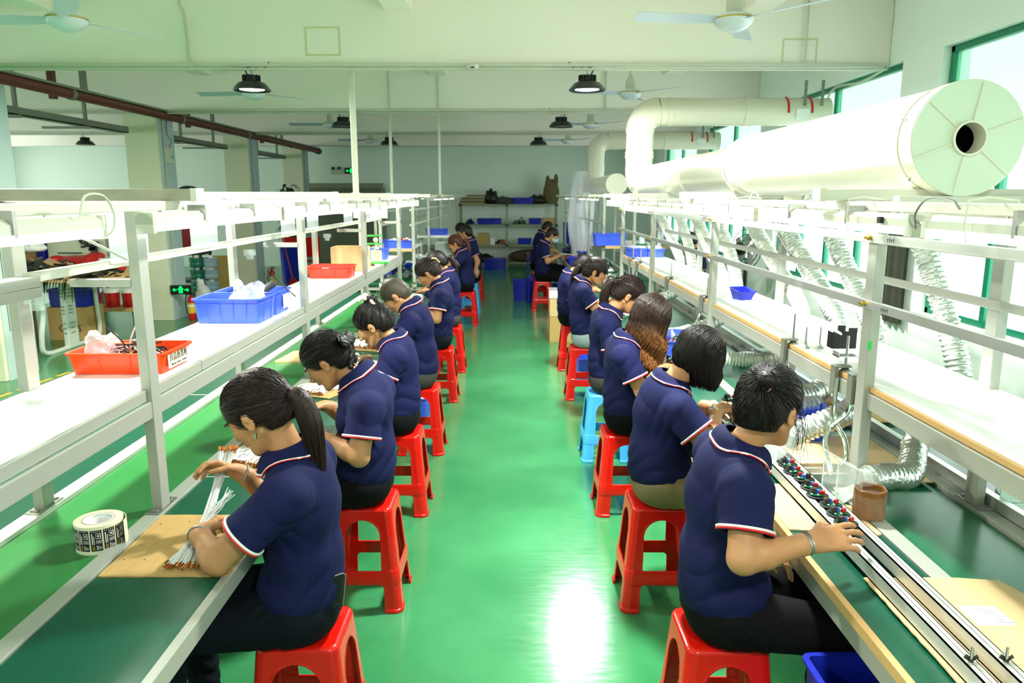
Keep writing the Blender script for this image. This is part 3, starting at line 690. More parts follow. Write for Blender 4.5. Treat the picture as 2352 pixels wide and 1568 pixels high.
# corrugated hoses
ROUGHM = mat('silver foil hose', srgb(222, 228, 222), 0.24, .8, bump=.5, bscale=55)
HOSEW = mat('white foil hose', srgb(232, 234, 224), 0.36, .3, bump=.35, bscale=45)
def hose(pts, r, label, m=ROUGHM, pitch=.019, group='flexible exhaust hoses', n=18):
    P_ = bez(pts, 60); L = [0]
    for a, c in zip(P_, P_[1:]): L.append(L[-1] + (c - a).length)
    k = int(L[-1] / pitch * 4); S = [L[-1] * i / k for i in range(k + 1)]; Q = []; j = 0
    for s_ in S:
        while j < len(L) - 2 and L[j + 1] < s_: j += 1
        f = (s_ - L[j]) / max(1e-9, L[j + 1] - L[j]); Q.append(P_[j].lerp(P_[j + 1], f))
    rr = [r * (1 + .085 * math.cos(2 * PI * i / 4) + .03 * R.uniform(-1, 1)) for i in range(k + 1)]
    return MB().tube(Q, rr, n).obj('exhaust_hose', m, label=label, cat='hose', group=group, ang=80)
HS = [((1.50, 3.02, 1.86), (1.60, 3.02, 1.70), (1.67, 2.93, 1.45), (1.715, 2.82, 1.18), (1.70, 2.78, 1.06), (1.60, 2.74, .98), (1.50, 2.66, .90), (1.40, 2.50, .84), (1.30, 2.44, .855), (1.205, 2.40, .86))]
hose(HS[0], .043, 'nearest silver hose, dropping behind the shelf and bending to the clear square hood', pitch=.021)
hose([(1.5, 3.95, 1.84), (1.60, 3.90, 1.70), (1.66, 3.68, 1.42), (1.70, 3.45, 1.18), (1.69, 3.38, 1.05), (1.60, 3.2, .96), (1.45, 3.05, .93), (1.30, 2.85, .95), (1.15, 2.82, .90), (1.07, 2.80, .87)], .045, 'second silver hose from the camera, curving to the round clear hood', pitch=.021)
hose([(1.48, 4.62, 1.84), (1.58, 4.57, 1.70), (1.65, 4.2, 1.42), (1.70, 3.88, 1.18), (1.69, 3.8, 1.05), (1.62, 3.72, .90), (1.52, 3.62, .84), (1.38, 3.55, .83)], .05, 'third silver hose, elbow resting under the shelf behind the bun', pitch=.024)
hose([(1.46, 5.15, 1.84), (1.56, 5.1, 1.70), (1.64, 4.75, 1.42), (1.69, 4.38, 1.18), (1.69, 4.3, 1.05), (1.6, 4.15, .95), (1.5, 4.0, .88)], .045, 'fourth white hose ahead of the small blue bin', HOSEW)
hose([(1.46, 6.05, 1.84), (1.56, 5.97, 1.70), (1.64, 5.72, 1.42), (1.68, 5.6, 1.18), (1.66, 5.5, 1.0), (1.45, 5.35, .9), (1.2, 5.25, .84), (1.1, 5.2, .84)], .045, 'fifth white hose passing behind the small blue bin', HOSEW)
hose([(1.46, 6.6, 1.84), (1.54, 6.5, 1.70), (1.60, 6.2, 1.42), (1.68, 5.98, 1.18), (1.68, 5.9, 1.05), (1.6, 5.8, .9)], .045, 'sixth white hose behind the shelf', HOSEW)
hose([(1.46, 7.5, 1.84), (1.56, 7.3, 1.70), (1.66, 7.2, 1.42), (1.70, 7.1, 1.18), (1.66, 7.0, 1.0), (1.4, 6.8, .9), (1.15, 6.7, .85)], .045, 'seventh white hose near the end of the shelf', HOSEW)
hose([(1.46, 8.2, 1.84), (1.52, 8.1, 1.70), (1.62, 7.8, 1.42), (1.70, 7.62, 1.18), (1.7, 7.6, 1.05)], .045, 'farthest white hose at the end of the right shelf', HOSEW)
hose([(1.42, 3.36, .84), (1.34, 3.34, .84), (1.27, 3.32, .845)], .05, 'short silver hose stub seen end on below the shelf', pitch=.024)
b = MB()
for (x, y, z) in ((1.42, 3.0, 1.815), (1.46, 3.95, 1.815), (1.46, 4.6, 1.815)): b.lathe([(.05, 0), (.05, .06)], 18, c=(x, y, z - .05))
b.obj('hose_spigot', PVC, label='row of white hose sockets under the big duct', cat='spigot', kind=None)
# ------------------------------------------------------------------ moulded stools
def make_stool():
    h = .0032; s = SDF((-.19, -.19, -.006), (.19, .19, .486), h)
    X, Y, Z = s.coords(); H = .47
    hw = .126 + (.167 - .126) * np.clip(1 - Z / H, 0, 1)            # half width, splayed
    rc = .035
    def rbox(w): qx = np.abs(X) - (w - rc); qy = np.abs(Y) - (w - rc); return np.sqrt(np.maximum(qx, 0) ** 2 + np.maximum(qy, 0) ** 2) + np.minimum(np.maximum(qx, qy), 0) - rc
    rt = .016
    o = rbox(hw)
    topd = Z - H; q1 = np.maximum(o + rt, 0); q2 = np.maximum(topd + rt, 0)
    outer = np.sqrt(q1 ** 2 + q2 ** 2) + np.minimum(np.maximum(o + rt, topd + rt), 0) - rt
    # openings seen from one side: coordinate a along the side, height Z
    def opening(a):
        w = .072 + .012 * (1 - Z / H)
        zc = .345; up = np.maximum(np.sqrt(a ** 2 + np.maximum(Z - zc, 0) ** 2) - w, .192 - Z)     # arched window
        rr = .02; qx = np.abs(a) - (w + .008 - rr); qz = (Z - 0.0) - (.128 - rr)
        lo = np.sqrt(np.maximum(qx, 0) ** 2 + np.maximum(qz, 0) ** 2) + np.minimum(np.maximum(qx, qz), 0) - rr
        return np.minimum(up, lo)
    op = np.where(np.abs(X) > np.abs(Y), opening(Y), opening(X))
    lip = np.clip(1 - np.abs(op) / .009, 0, 1)
    inner = np.maximum(rbox(hw - .005), Z - (H - .006))
    shell = np.maximum(outer - .0022 * lip, -inner)
    band = .004 * np.clip(1 - np.abs(Z - .16) / .036, 0, 1) ** .3    # stretcher band stands proud
    shell = np.minimum(shell, np.maximum(np.maximum(outer - band, -(outer + .006)), np.abs(Z - .16) - .034))
    foot = np.maximum(np.maximum(outer - .006, -(outer + .012)), Z - .016); shell = np.minimum(shell, foot)
    shell = np.maximum(shell, -op)
    shell = np.maximum(shell, -Z)
    # shallow embossed seat
    s.a = shell.astype(np.float32)
    me = s.mesh('stool', REDM)
    fc = face_centres(s)
    reg = np.full(len(fc), 0)
    reg[fc[:, 2] < .405] = 1 + (fc[fc[:, 2] < .405][:, 0] > 0) + 2 * (fc[fc[:, 2] < .405][:, 1] > 0)
    st = (np.abs(fc[:, 2] - .16) < .034) & (np.minimum(np.abs(fc[:, 0]), np.abs(fc[:, 1])) < .078)
    reg[st] = 5 + (np.abs(fc[st][:, 0]) > np.abs(fc[st][:, 1])) * 2 + (np.where(np.abs(fc[st][:, 0]) > np.abs(fc[st][:, 1]), fc[st][:, 0], fc[st][:, 1]) > 0)
    return s.pts, s.quads, reg
def sub_mesh(name, pts, quads, m, keep):
    q = quads[keep]; u, inv = np.unique(q.ravel(), return_inverse=True)
    me = bpy.data.meshes.new(name); me.from_pydata(pts[u].tolist(), [], inv.reshape(-1, 4).tolist())
    me.polygons.foreach_set('use_smooth', [True] * len(me.polygons)); me.materials.append(m); return me
sp, sq, sr = make_stool()
STOOLM = {}
def stool(kind, loc, label, rz=0):
    m = REDM if kind == 'red' else BLUEST
    if kind not in STOOLM:
        STOOLM[kind] = [sub_mesh('seat', sp, sq, m, sr == 0)] + [sub_mesh('leg', sp, sq, m, sr == i) for i in range(1, 5)] + [sub_mesh('stretcher', sp, sq, m, sr == i) for i in range(5, 9)]
    t = thing('plastic_stool', label, 'stool', loc, rz, 'plastic stools along the aisle')
    for me in STOOLM[kind]: link(me.name.split('.')[0], me, t)
    return t

# ------------------------------------------------------------------ people
def lerp(a, b, t): return np.asarray(a, float) * (1 - t) + np.asarray(b, float) * t
def A(*p): return np.array(p, float)
def hand(F, wr, d, pn, th, curl, hs=1.0, splay=.1):
    """wrist, direction, palm normal, thumb side, curl of the fingers"""
    d = nrm(d); pn = nrm(pn - d * np.dot(pn, d)); sd = np.cross(pn, d); sd = sd * (1 if np.dot(sd, th) > 0 else -1)
    k = .006; base = wr + d * .012 * hs
    for off, ln in ((.026, .078), (.009, .083), (-.009, .079), (-.025, .071)):
        F.cone(base + sd * off * .55 * hs, wr + d * ln * hs + sd * off * hs, .0135 * hs, .0105 * hs, .012)
    F.cone(wr - d * .03, base, .023 * hs, .019 * hs, .02)
    for i, (off, ln, L) in enumerate(((.027, .078, .070), (.009, .083, .078), (-.010, .079, .072), (-.027, .070, .056))):
        p = wr + d * ln * hs + sd * off * hs; dirv = nrm(d + sd * splay * (off / .027)); a = curl * (1 + .12 * i)
        r = .0083
        for j, fr in enumerate((.44, .31, .25)):
            ang = a * (.55 if j == 0 else 1.0)
            c, sn = math.cos(ang), math.sin(ang); dirv = nrm(dirv * c + pn * sn); 
            q = p + dirv * L * fr * hs; F.cone(p, q, r * hs, (r - .0007) * hs, .003); p = q; r -= .0006
            # keep bending plane: normal rotates with the finger
            if j < 2:
                pass
    p = wr + d * .018 * hs + sd * .018 * hs
    q = wr + d * .046 * hs + sd * .043 * hs + pn * .012; F.cone(p, q, .014 * hs, .0105 * hs, .012)
    e = q + nrm(d * .9 + sd * .05 + pn * .45 * (1 + curl * .4)) * .031 * hs; F.cone(q, e, .0102 * hs, .0088 * hs, .003)
    g = e + nrm(d * .9 - sd * .35 + pn * .45) * .024 * hs; F.cone(e, g, .0088 * hs, .0075 * hs, .003)

def catmull(pts, n=14): return [A(*p) for p in bez([Vector(p) for p in pts], n)]

def person(label, loc, rz, n, J, hair='ponytail', hm=HK, pants=BLACKT, sex='f', q=.005, yaw=0., pitch=40., roll=0., fat=1.0, sleeve='short', extras=None, mask=False, tail=None, nstr=500, curl=(.55, .55), pn=None, group=None, seat=True, hsz=1.04, tl=None):
    T = thing('person', label, 'person', loc, rz, group or 'workers seated along the benches')
    lat = lambda v: v  # J uses local coordinates already
    near, far = n, -n
    c7 = A(*J['c7']); head = A(*J['head'])
    pel = A(*J.get('pel', (.02, 0, .565))); 
    shn = A(*J.get('sh', (c7[0] - .005, n * .165, c7[2] - .075))); shf = A(*J.get('fsh', (shn[0], -shn[1], shn[2])))
    wn = A(*J.get('wr', (.24, n * .12, .85))); hn = A(*J.get('ha', wn + A(.06, -n * .03, -.01)))
    wf = A(*J.get('fwr', (.22, -n * .12, .86))); hf = A(*J.get('fha', wf + A(.06, n * .03, -.01)))
    def elb(sh, w, given, side):
        if given is not None: return A(*given)
        m = (sh + w) / 2; L = .27; hlen = np.linalg.norm(w - sh) / 2; dn = math.sqrt(max(.0004, L * L * .92 - hlen * hlen)); v = nrm(A(-.35, side * .35, -1)); ax = nrm(w - sh); v = nrm(v - ax * np.dot(v, ax)); return m + v * dn
    en = elb(shn, wn, J.get('el'), n); ef = elb(shf, wf, J.get('fel'), -n)
    m_ = sex == 'm'
    sw = 1.08 if m_ else 1.0
    kn = [A(.41, s_ * .12, .515) for s_ in (1, -1)]; an = [A(.38, s_ * .11, .09) for s_ in (1, -1)]
    if 'knee' in J: kn = [A(J['knee'][0], s_ * J['knee'][1], J['knee'][2]) for s_ in (1, -1)]
    if 'ank' in J: an = [A(J['ank'][0], s_ * J['ank'][1], J['ank'][2]) for s_ in (1, -1)]
    spine = catmull([pel, lerp(pel, c7, .33) + A(-.032, 0, 0), lerp(pel, c7, .68) + A(-.032, 0, 0), c7], 12)
    def spt(u): i = min(len(spine) - 1, int(round(u * (len(spine) - 1)))); return spine[i]
    tdir = nrm(c7 - pel)
    # head frame
    y_, p_ = math.radians(yaw) * -n, math.radians(pitch)       # yaw positive turns away from the camera
    f = A(math.cos(p_) * math.cos(y_), math.sin(y_) * math.cos(p_), -math.sin(p_)); l = nrm(np.cross(A(0, 0, 1), f)); u_ = np.cross(f, l)
    M = np.stack([f, l, u_], 1); HP = lambda x, y, z: head + M @ A(x, y, z)
    lo = np.array([-.26, -.36, 0]); hi = np.array([.62, .36, head[2] + .17])
    for p in (wn, hn, wf, hf, en, ef, *kn): lo = np.minimum(lo, p - .12); hi = np.maximum(hi, p + .13)
    lo[2] = 0
    F = SDF(lo, hi, q)
    # trunk core under the clothes
    k = .03
    F.ell(pel + A(-.01, 0, -.005), (.115, .15 * sw, .10), None, k); F.ell(spt(.35), (.085 * fat, .125 * sw, .12), None, k); F.ell(spt(.72) + A(.01, 0, 0), (.092 * fat, .14 * sw, .14), None, k)
    F.cone(shn + A(0, -n * .03, 0), shf + A(0, n * .03, 0), .05, .05, k); F.cone(c7 + A(0, 0, -.03), c7 + (shn - c7) * .6, .045, .045, .03); F.cone(c7 + A(0, 0, -.03), c7 + (shf - c7) * .6, .045, .045, .03)
    trunk = F.a.copy()
    nk0 = c7 + A(.012, 0, -.01); nk1 = HP(-.022, 0, -.045)
    F.cone(nk0, nk1, .056 if m_ else .05, .052 if m_ else .045, .02)
    for s_ in (0, 1):
        hp = pel + A(.0, (1 - 2 * s_) * .085, -.015)
        F.cone(hp, kn[s_], .078, .052, .03); F.cone(kn[s_], an[s_], .050, .034, .01); F.cone(an[s_] + A(0, 0, -.02), an[s_] + A(.12, 0, -.055), .034, .026, .02)
    for (sh, el, w, hd, side, cu) in ((shn, en, wn, hn, n, curl[0]), (shf, ef, wf, hf, -n, curl[1])):
        F.cone(sh, el, .047 * fat, .040 * fat, .02)
        mid = lerp(el, w, .3); F.cone(el, mid, .038 * fat, .039 * fat, .015); F.cone(mid, w, .038 * fat, .0235, .012)
        if side == n: PN = pn[0] if pn else A(0, -side * .35, -1)
        else: PN = pn[1] if pn else A(0, -side * .35, -1)
        hand(F, w, hd - w, A(*PN), A(0, -side, .3), cu, hsz if side == n else (1.0 if not m_ else 1.08))
    # head
    E_ = lambda x, y, z, r, k=.012, op='add': F.ell(HP(x, y, z), r, M, k, op)
    E_(-.012, 0, .03, (.096, .075, .09)); E_(.03, 0, -.018, (.062, .060, .085), .02); E_(.046, 0, -.066, (.040, .043, .036), .02)
    E_(.082, 0, -.09, (.014, .018, .013), .018)
    for s_ in (1, -1):
        E_(.066, s_ * .034, -.014, (.026, .022, .028), .016); F.cone(HP(.0, s_ * .052, -.045), HP(.06, s_ * .030, -.085), .018, .016, .02)
        E_(.088, s_ * .031, .012, (.014, .019, .011), .008, 'sub'); E_(.0755, s_ * .031, .010, (.0145, .0165, .013), .002)
        E_(.089, s_ * .030, .030, (.010, .021, .006), .008)
        ex = -.004; E_(ex, s_ * .079, -.006, (.019, .008, .031), .004); E_(ex + .004, s_ * .087, -.004, (.010, .006, .018), .004, 'sub'); E_(ex + .004, s_ * .082, -.030, (.009, .006, .010), .004)
        F.cone(HP(ex, s_ * .065, 0), HP(ex, s_ * .078, 0), .014, .012, .006)
    F.cone(HP(.088, 0, .016), HP(.112, 0, -.020), .0075, .0105, .008)
    for s_ in (1, -1): E_(.102, s_ * .012, -.024, (.009, .008, .007), .004)
    E_(.089, 0, -.048, (.014, .025, .010), .008); E_(.0985, 0, -.0445, (.0065, .019, .0048), .002); E_(.0975, 0, -.0545, (.0065, .0165, .0052), .002); E_(.1045, 0, -.0495, (.004, .021, .0012), .001, 'sub')
    # weld seam: chin-to-neck underside
    me = F.mesh('body', [SKIN, LIPS, BROW]); fc = face_centres(F); L_ = (fc - head) @ M
    mi = np.zeros(len(fc), np.int32)
    if not mask and q < .007:
        mi[(L_[:, 0] > .09) & (L_[:, 0] < .125) & (np.abs(L_[:, 1]) < .02) & (np.abs(L_[:, 2] + .0495) < .0095 - .006 * (np.abs(L_[:, 1]) / .02) ** 2)] = 1
    ab = np.abs(L_[:, 1])
    mi[(L_[:, 0] > .07) & (L_[:, 0] < .125) & (np.abs(ab - .032) < .019) & (np.abs(L_[:, 2] - .0335 + (ab - .03) ** 2 * 9) < .0034)] = 2
    mi[(L_[:, 0] > .07) & (L_[:, 0] < .125) & (np.abs(ab - .031) < .0155) & (np.abs(L_[:, 2] - .0035 - (ab - .031) ** 2 * 12) < .0022)] = 2
    me.polygons.foreach_set('material_index', mi); me.update()
    link('body', me, T)
    # ---------------- shirt
    qs = max(q, .0055); G = SDF(lo, hi, qs); X, Y, Z = G.coords()
    k = .035; sl_end = .50 if sleeve == 'short' else .97
    e = .014
    G.ell(pel + A(-.012, 0, .05), (.128 * fat, .165 * sw, .12), None, k); G.ell(spt(.35) + A(.004, 0, 0), (.112 * fat, .143 * sw * fat, .14), None, k); G.ell(spt(.70) + A(.010, 0, 0), (.112 * fat, .150 * sw, .15), None, k)
    if not m_:
        for s_ in (1, -1): G.ell(spt(.62) + A(.075, s_ * .06, 0), (.055, .06, .06), None, .03)
    G.cone(shn + A(-.01, -n * .03, -.005), shf + A(-.01, n * .03, -.005), .062, .062, k)
    G.cone(c7 + A(0, 0, -.045), shn + A(0, 0, .004), .060, .054, .03); G.cone(c7 + A(0, 0, -.045), shf + A(0, 0, .004), .060, .054, .03)
    G.ell(c7 + A(-.012, 0, -.05), (.080, .125, .062), None, .03)
    cuts = []
    for sh, el, w in ((shn, en, wn), (shf, ef, wf)):
        ax = nrm(el - sh); ce = sh + (el - sh) * (.62 if sleeve == 'short' else .99)
        if sleeve == 'short':
            G.cone(sh, el, .060 * fat, .074 * fat, .045, cut=(ce, ax)); cuts.append((ce, ax))
        else:
            G.cone(sh, el, .058, .052, .02); a2 = nrm(w - el); c2 = el + (w - el) * .92; G.cone(el, w, .050, .036, .012, cut=(c2, a2)); cuts.append((c2, a2))
    # folds
    rs = np.random.RandomState(int(abs(head[0] * 1e4 + loc[1] * 977)) % 99991); ph = rs.rand(8) * 6.28
    zc = pel[2]; 
    waist = np.exp(-((Z - (zc + .10)) / .07) ** 2); back = np.exp(-((Z - (zc + .25)) / .12) ** 2)
    t_ = trunk
    for ax_, co in enumerate((X, Y, Z)):
        g_ = (co.ravel() - F.lo[ax_]) / F.h; i0_ = np.clip(np.floor(g_).astype(int), 0, F.n[ax_] - 2); fr_ = np.clip(g_ - i0_, 0, 1).astype(np.float32); sh_ = [1, 1, 1]; sh_[ax_] = -1
        t_ = np.take(t_, i0_, axis=ax_) * (1 - fr_.reshape(sh_)) + np.take(t_, i0_ + 1, axis=ax_) * fr_.reshape(sh_)
    t_ = t_ - .0125; G.a = np.minimum(G.a, np.where(Z > pel[2] + .02, t_, G.a)).astype(np.float32)
    rg = lambda v: 1 - 2 * np.abs(np.sin(v * .5)) ** .8
    wav = .0040 * waist * rg(Z * 80 + 7 * np.sin(Y * 9 + ph[0]) + 4 * np.sin(X * 15 + ph[1])) + .0022 * back * rg((Y * .9 + X * n * .6) * 52 + 5 * np.sin(Z * 9 + ph[2]) + ph[3])
    wav = wav + .0008 * np.sin(X * 31 + ph[6] + 2 * np.sin(Z * 13)) * np.sin(Y * 27 + ph[7]) * np.sin(Z * 22 + ph[0])
    for sh, el in ((shn, en), (shf, ef)):
        arm = np.exp(-(((X - sh[0]) ** 2 + (Y - sh[1]) ** 2 + (Z - sh[2] + .07) ** 2) / .11 ** 2)); ax = nrm(el - sh)
        wav = wav + .0036 * arm * rg((X * ax[0] + Y * ax[1] + Z * ax[2]) * 80 + 6 * np.sin(Y * 14 + ph[4]) + 3 * np.sin(X * 20) + ph[5])
        # armhole seam
        sd_ = (X - sh[0]) * ax[0] + (Y - sh[1]) * ax[1] + (Z - sh[2]) * ax[2] - .0
        ds = (X - sh[0]) * np.sign(0) + 0
        seam = np.exp(-((np.abs(Y) - (abs(sh[1]) - .022)) / .0035) ** 2) * (Z > sh[2] - .12) * (np.sign(sh[1]) * Y > 0)
        wav = wav - .0022 * seam
    G.a = (G.a + wav).astype(np.float32)
    hem = pel + A(0, 0, -.005); G.cutplane(hem, nrm(A(.28, 0, -1)))
    nc = c7 + A(.014, 0, .018); nax = nrm(nrm(nk1 - nk0) * .6 + A(0, 0, .4))
    cuffpts = []
    for (c_, ax), (sh, el, w) in zip(cuts, ((shn, en, wn), (shf, ef, wf))):
        rr_ = .053 * fat if sleeve == 'short' else .030
        # outline of the sleeve opening, found on the field
        a1 = nrm(np.cross(ax, A(.1, .2, 1))); a2 = np.cross(ax, a1); ring = []
        for t in range(28):
            dv = a1 * math.cos(t * PI / 14) + a2 * math.sin(t * PI / 14); rlo = .02
            for st in range(40):
                if G.sample(c_ - ax * .006 + dv * (rlo + st * .003)) > 0: break
            ring.append(rlo + st * .003)
        ring = [min(r_, .075 * fat) for r_ in ring]
        ring = [(ring[i - 1] + ring[i] * 2 + ring[(i + 1) % 28]) / 4 for i in range(28)]
        cuffpts.append([c_ + (a1 * math.cos(t * PI / 14) + a2 * math.sin(t * PI / 14)) * (ring[t] + .0005) for t in range(28)])
        G.cone(c_ - ax * .022, c_ + ax * .05, rr_ - .004, rr_ + .006, .003, 'sub')
    shirt = link('polo_shirt' if sleeve == 'short' else 'long_sleeved_shirt', G.mesh('polo_shirt', NAVY), T)
    # piping at the cuffs
    if sleeve == 'short':
        for pts, (c_, ax) in zip(cuffpts, cuts):
            ctr = np.mean(pts, axis=0)
            if q < .008:
                MB().tube([p_ - ax * .0085 for p_ in pts], .0038, 6, closed=True).obj('white_piping', WHITEB, shirt); MB().tube([p_ - ax * .002 for p_ in pts], .0036, 6, closed=True).obj('red_piping', REDB, shirt)
            else: MB().tube([p_ - ax * .004 for p_ in pts], .0055, 6, closed=True).obj('pink_piping', mat('far piping', srgb(206, 140, 150), .6), shirt)
    # collar
    cax = nrm(nk1 - nk0); ca = nrm(cax * .75 + A(0, 0, .5)); cf = nrm(A(1, 0, 0) - ca * ca[0]); cl = np.cross(ca, cf)
    cb = c7 + A(.012, 0, .012)
    def cpt(th, v, off=0):
        # th 0 at the back, +-pi at the front; v 0 stand top, 1 outer edge
        back_ = math.cos(th) ; ft = (1 - back_) / 2          # 0 back .. 1 front
        r0 = .058 + .004 * ft; r1 = .084 + .022 * ft + .006 * abs(math.sin(th))
        h0 = .036 - .012 * ft; h1 = -.012 - .03 * ft ** 1.5
        prof = v + .0; rad = r0 + (r1 - r0) * (prof ** .8) + .006 * math.sin(v * PI) + off; hh = h0 + (h1 - h0) * prof ** 1.4
        d_ = -cf * math.cos(th) + cl * math.sin(th)
        p_ = cb + d_ * rad * (1.0 + .06 * abs(math.sin(th))) + ca * hh
        if v > .35:
            mv = nrm(d_ * .35 + ca); g0 = .0028 + off * .5 + .002 * v
            for _ in range(24):
                if G.sample(p_) > g0: break
                p_ = p_ + mv * .0018
        return p_
    TH = 2.65
    b = MB(); nu = 36 if q < .008 else 18
    b.grid(lambda u, v: tuple(cpt(-TH + 2 * TH * u, v)), nu, 6); b.grid(lambda u, v: tuple(cpt(TH - 2 * TH * u, v, -.0035)), nu, 6)
    b.grid(lambda u, v: tuple(cpt(-TH + 2 * TH * u, 0, -.0035 * (1 - v))), nu, 1)
    col = b.obj('collar', NAVY, shirt)
    edge = [cpt(-TH + 2 * TH * i / nu, 1.0) for i in range(nu + 1)]; edge2 = [cpt(-TH + 2 * TH * i / nu, .92, .002) for i in range(nu + 1)]
    if q < .008: MB().tube(edge, .0028, 6).obj('red_piping', REDB, shirt); MB().tube(edge2, .003, 6).obj('white_piping', WHITEB, shirt)
    else: MB().tube(edge, .005, 5).obj('pink_piping', MATS.get('far piping') or mat('far piping', srgb(206, 140, 150), .6), shirt)
    # ---------------- trousers and shoes
    qt = max(q, .006); lo2 = A(-.22, -.24, 0); hi2 = A(max(kn[0][0], an[0][0]) + .12, .24, .74)
    D = SDF(lo2, hi2, qt); k = .03
    D.ell(pel + A(-.015, 0, -.005), (.124, .160 * sw, .105), None, k); D.ell(pel + A(-.045, .06, -.03), (.08, .08, .07), None, .03); D.ell(pel + A(-.045, -.06, -.03), (.08, .08, .07), None, .03)
    for s_ in (0, 1):
        hp = pel + A(.0, (1 - 2 * s_) * .085, -.012); D.cone(hp, kn[s_], .092, .066, .03); D.cone(kn[s_], lerp(kn[s_], an[s_], .92), .064, .046, .012)
    Xt, Yt, Zt = D.coords(); D.a = (D.a + .003 * np.exp(-((Xt - .06) / .06) ** 2) * np.sin((Xt + Zt) * 120 + 4 * np.sin(Yt * 20)) + .003 * np.exp(-((Xt - .36) / .06) ** 2) * np.sin((Xt - Zt) * 130)).astype(np.float32)
    if seat: D.a = np.maximum(D.a, np.where(Xt < .20, .473 - Zt, -1)).astype(np.float32)
    link('trousers', D.mesh('trousers', pants), T)
    S = SDF((an[0][0] - .1, -.2, 0), (an[0][0] + .22, .2, .16), .006)
    for a_ in an: S.cone(a_ + A(-.03, 0, -.045), a_ + A(.13, 0, -.055), .042, .038, .02); S.cone(a_ + A(0, 0, -.01), a_ + A(0, 0, -.05), .042, .045, .02)
    S.a = np.maximum(S.a, (lambda z: .002 - z)(S.coords()[2])).astype(np.float32)
    sm = S.mesh('shoes', mat('shoe', srgb(40, 40, 44), .5)); fcs = face_centres(S)
    for s_ in (1, -1): link('shoe', sub_mesh('shoe', S.pts, S.quads, MATS['shoe'], fcs[:, 1] * s_ > 0), T)
    # ---------------- hair
    hs_ = max(q, .0045); pad = .13
    hb = HP(-.02, 0, .03); Hh = SDF(hb - A(.2, .2, .42 if hair in ('bob', 'wavy', 'long') else .17), hb + A(.2, .2, .2), hs_)
    HE = lambda x, y, z, r, k=.012, op='add': Hh.ell(HP(x, y, z), r, M, k, op)
    th_ = .006 if hair == 'short' else .013
    Xh, Yh, Zh = Hh.coords(); d0 = (Xh - head[0], Yh - head[1], Zh - head[2]); lx = d0[0] * M[0, 0] + d0[1] * M[1, 0] + d0[2] * M[2, 0]; ly = d0[0] * M[0, 1] + d0[1] * M[1, 1] + d0[2] * M[2, 1]; lz = d0[0] * M[0, 2] + d0[1] * M[1, 2] + d0[2] * M[2, 2]
    HE(-.012, 0, .03, (.096 + th_, .075 + th_, .09 + th_)); HE(-.035, 0, -.015, (.07 + th_, .064 + th_, .07 + th_), .02)
    # hairline: remove the face side and the nape
    fl = np.where(lz > .05, .085 - (lz - .05) * .0 , np.where(lz > -.01, .022 + (lz + .01) * 1.05, np.where(lz > -.03, .008, -.032)))
    if hair == 'fringe': fl = np.where((lz > .025) , .12, np.where(lz > -.035, .045 - np.maximum(0, .06 - np.abs(ly)) * .0, -.03))
    if hair in ('bob', 'wavy'): fl = np.where(lz > .05, .092, np.where(lz > -.12, .05, 1.0))
    face = (lx - fl) * .7
    Hh.a = np.maximum(Hh.a, face).astype(np.float32)
    if hair not in ('bob', 'wavy'):
        Hh.a = np.maximum(Hh.a, (-lz - .062 - np.maximum(0, -lx) * .15)).astype(np.float32)
        if hair == 'short':
            Hh.a = np.maximum(Hh.a, np.where(lx > -.02, -lz - .01, -1)).astype(np.float32)
        # ears stay free
        for s_ in (1, -1): Hh.ell(HP(-.002, s_ * .086, -.008), (.020, .012, .030), M, .006, 'sub')
    strands = []; rs2 = random.Random(int(loc[1] * 1000) + 3)
    tie = HP(*(tail or (-.115, 0, .06)))
    def on_head(az, el_, off=.012):   # az around up axis (0 front), el_ elevation
        dx, dy, dz = math.cos(el_) * math.cos(az), math.cos(el_) * math.sin(az), math.sin(el_)
        return A(-.012 + (.096 + off) * dx, (.075 + off) * dy, .03 + (.09 + off) * dz)
    def loc2w(p): return head + M @ p
    down = A(0, 0, -1)
    if hair in ('ponytail', 'bow', 'clip', 'ribbon', 'bun', 'updo', 'fringe'):
        T_l = M.T @ (tie - head)
        for i in range(nstr):
            az = rs2.uniform(-PI, PI); el_ = rs2.uniform(-.95 if abs(az) > 1.7 else -.3, .9)
            if abs(az) < .9: el_ = rs2.uniform(.35, .9)
            if hair == 'fringe' and abs(az) < .8: continue
            s0 = on_head(az, el_, .013 + rs2.uniform(0, .003)); 
            v0 = s0 - A(-.012, 0, .03); v1 = T_l - A(-.012, 0, .03); L0, L1 = np.linalg.norm(v0), np.linalg.norm(v1)
            n0, n1 = v0 / L0, v1 / L1; om = math.acos(max(-1, min(1, float(n0 @ n1)))); 
            if om < .25 or om > 2.7: continue
            pts = []
            for j in range(9):
                t = j / 8; dd = (math.sin((1 - t) * om) * n0 + math.sin(t * om) * n1) / math.sin(om); az2 = math.atan2(dd[1], dd[0]); e2 = math.asin(max(-1, min(1, dd[2])))
                base = on_head(az2, e2, .010 + rs2.uniform(-.0008, .0016)); 
                if t > .75: base = lerp(base, T_l, (t - .75) * 2.5 if t < 1 else 1)
                pts.append(loc2w(base))
            strands.append((pts, .0015))
        if hair == 'fringe':
            for i in range(90):
                az = rs2.uniform(-.75, .75); pts = [loc2w(on_head(az * (1 - .5 * (j / 7)) if j < 3 else az, 1.25 - j * .2, .012 + .004 * (j / 7))) for j in range(8)]
                strands.append((pts, .0022))
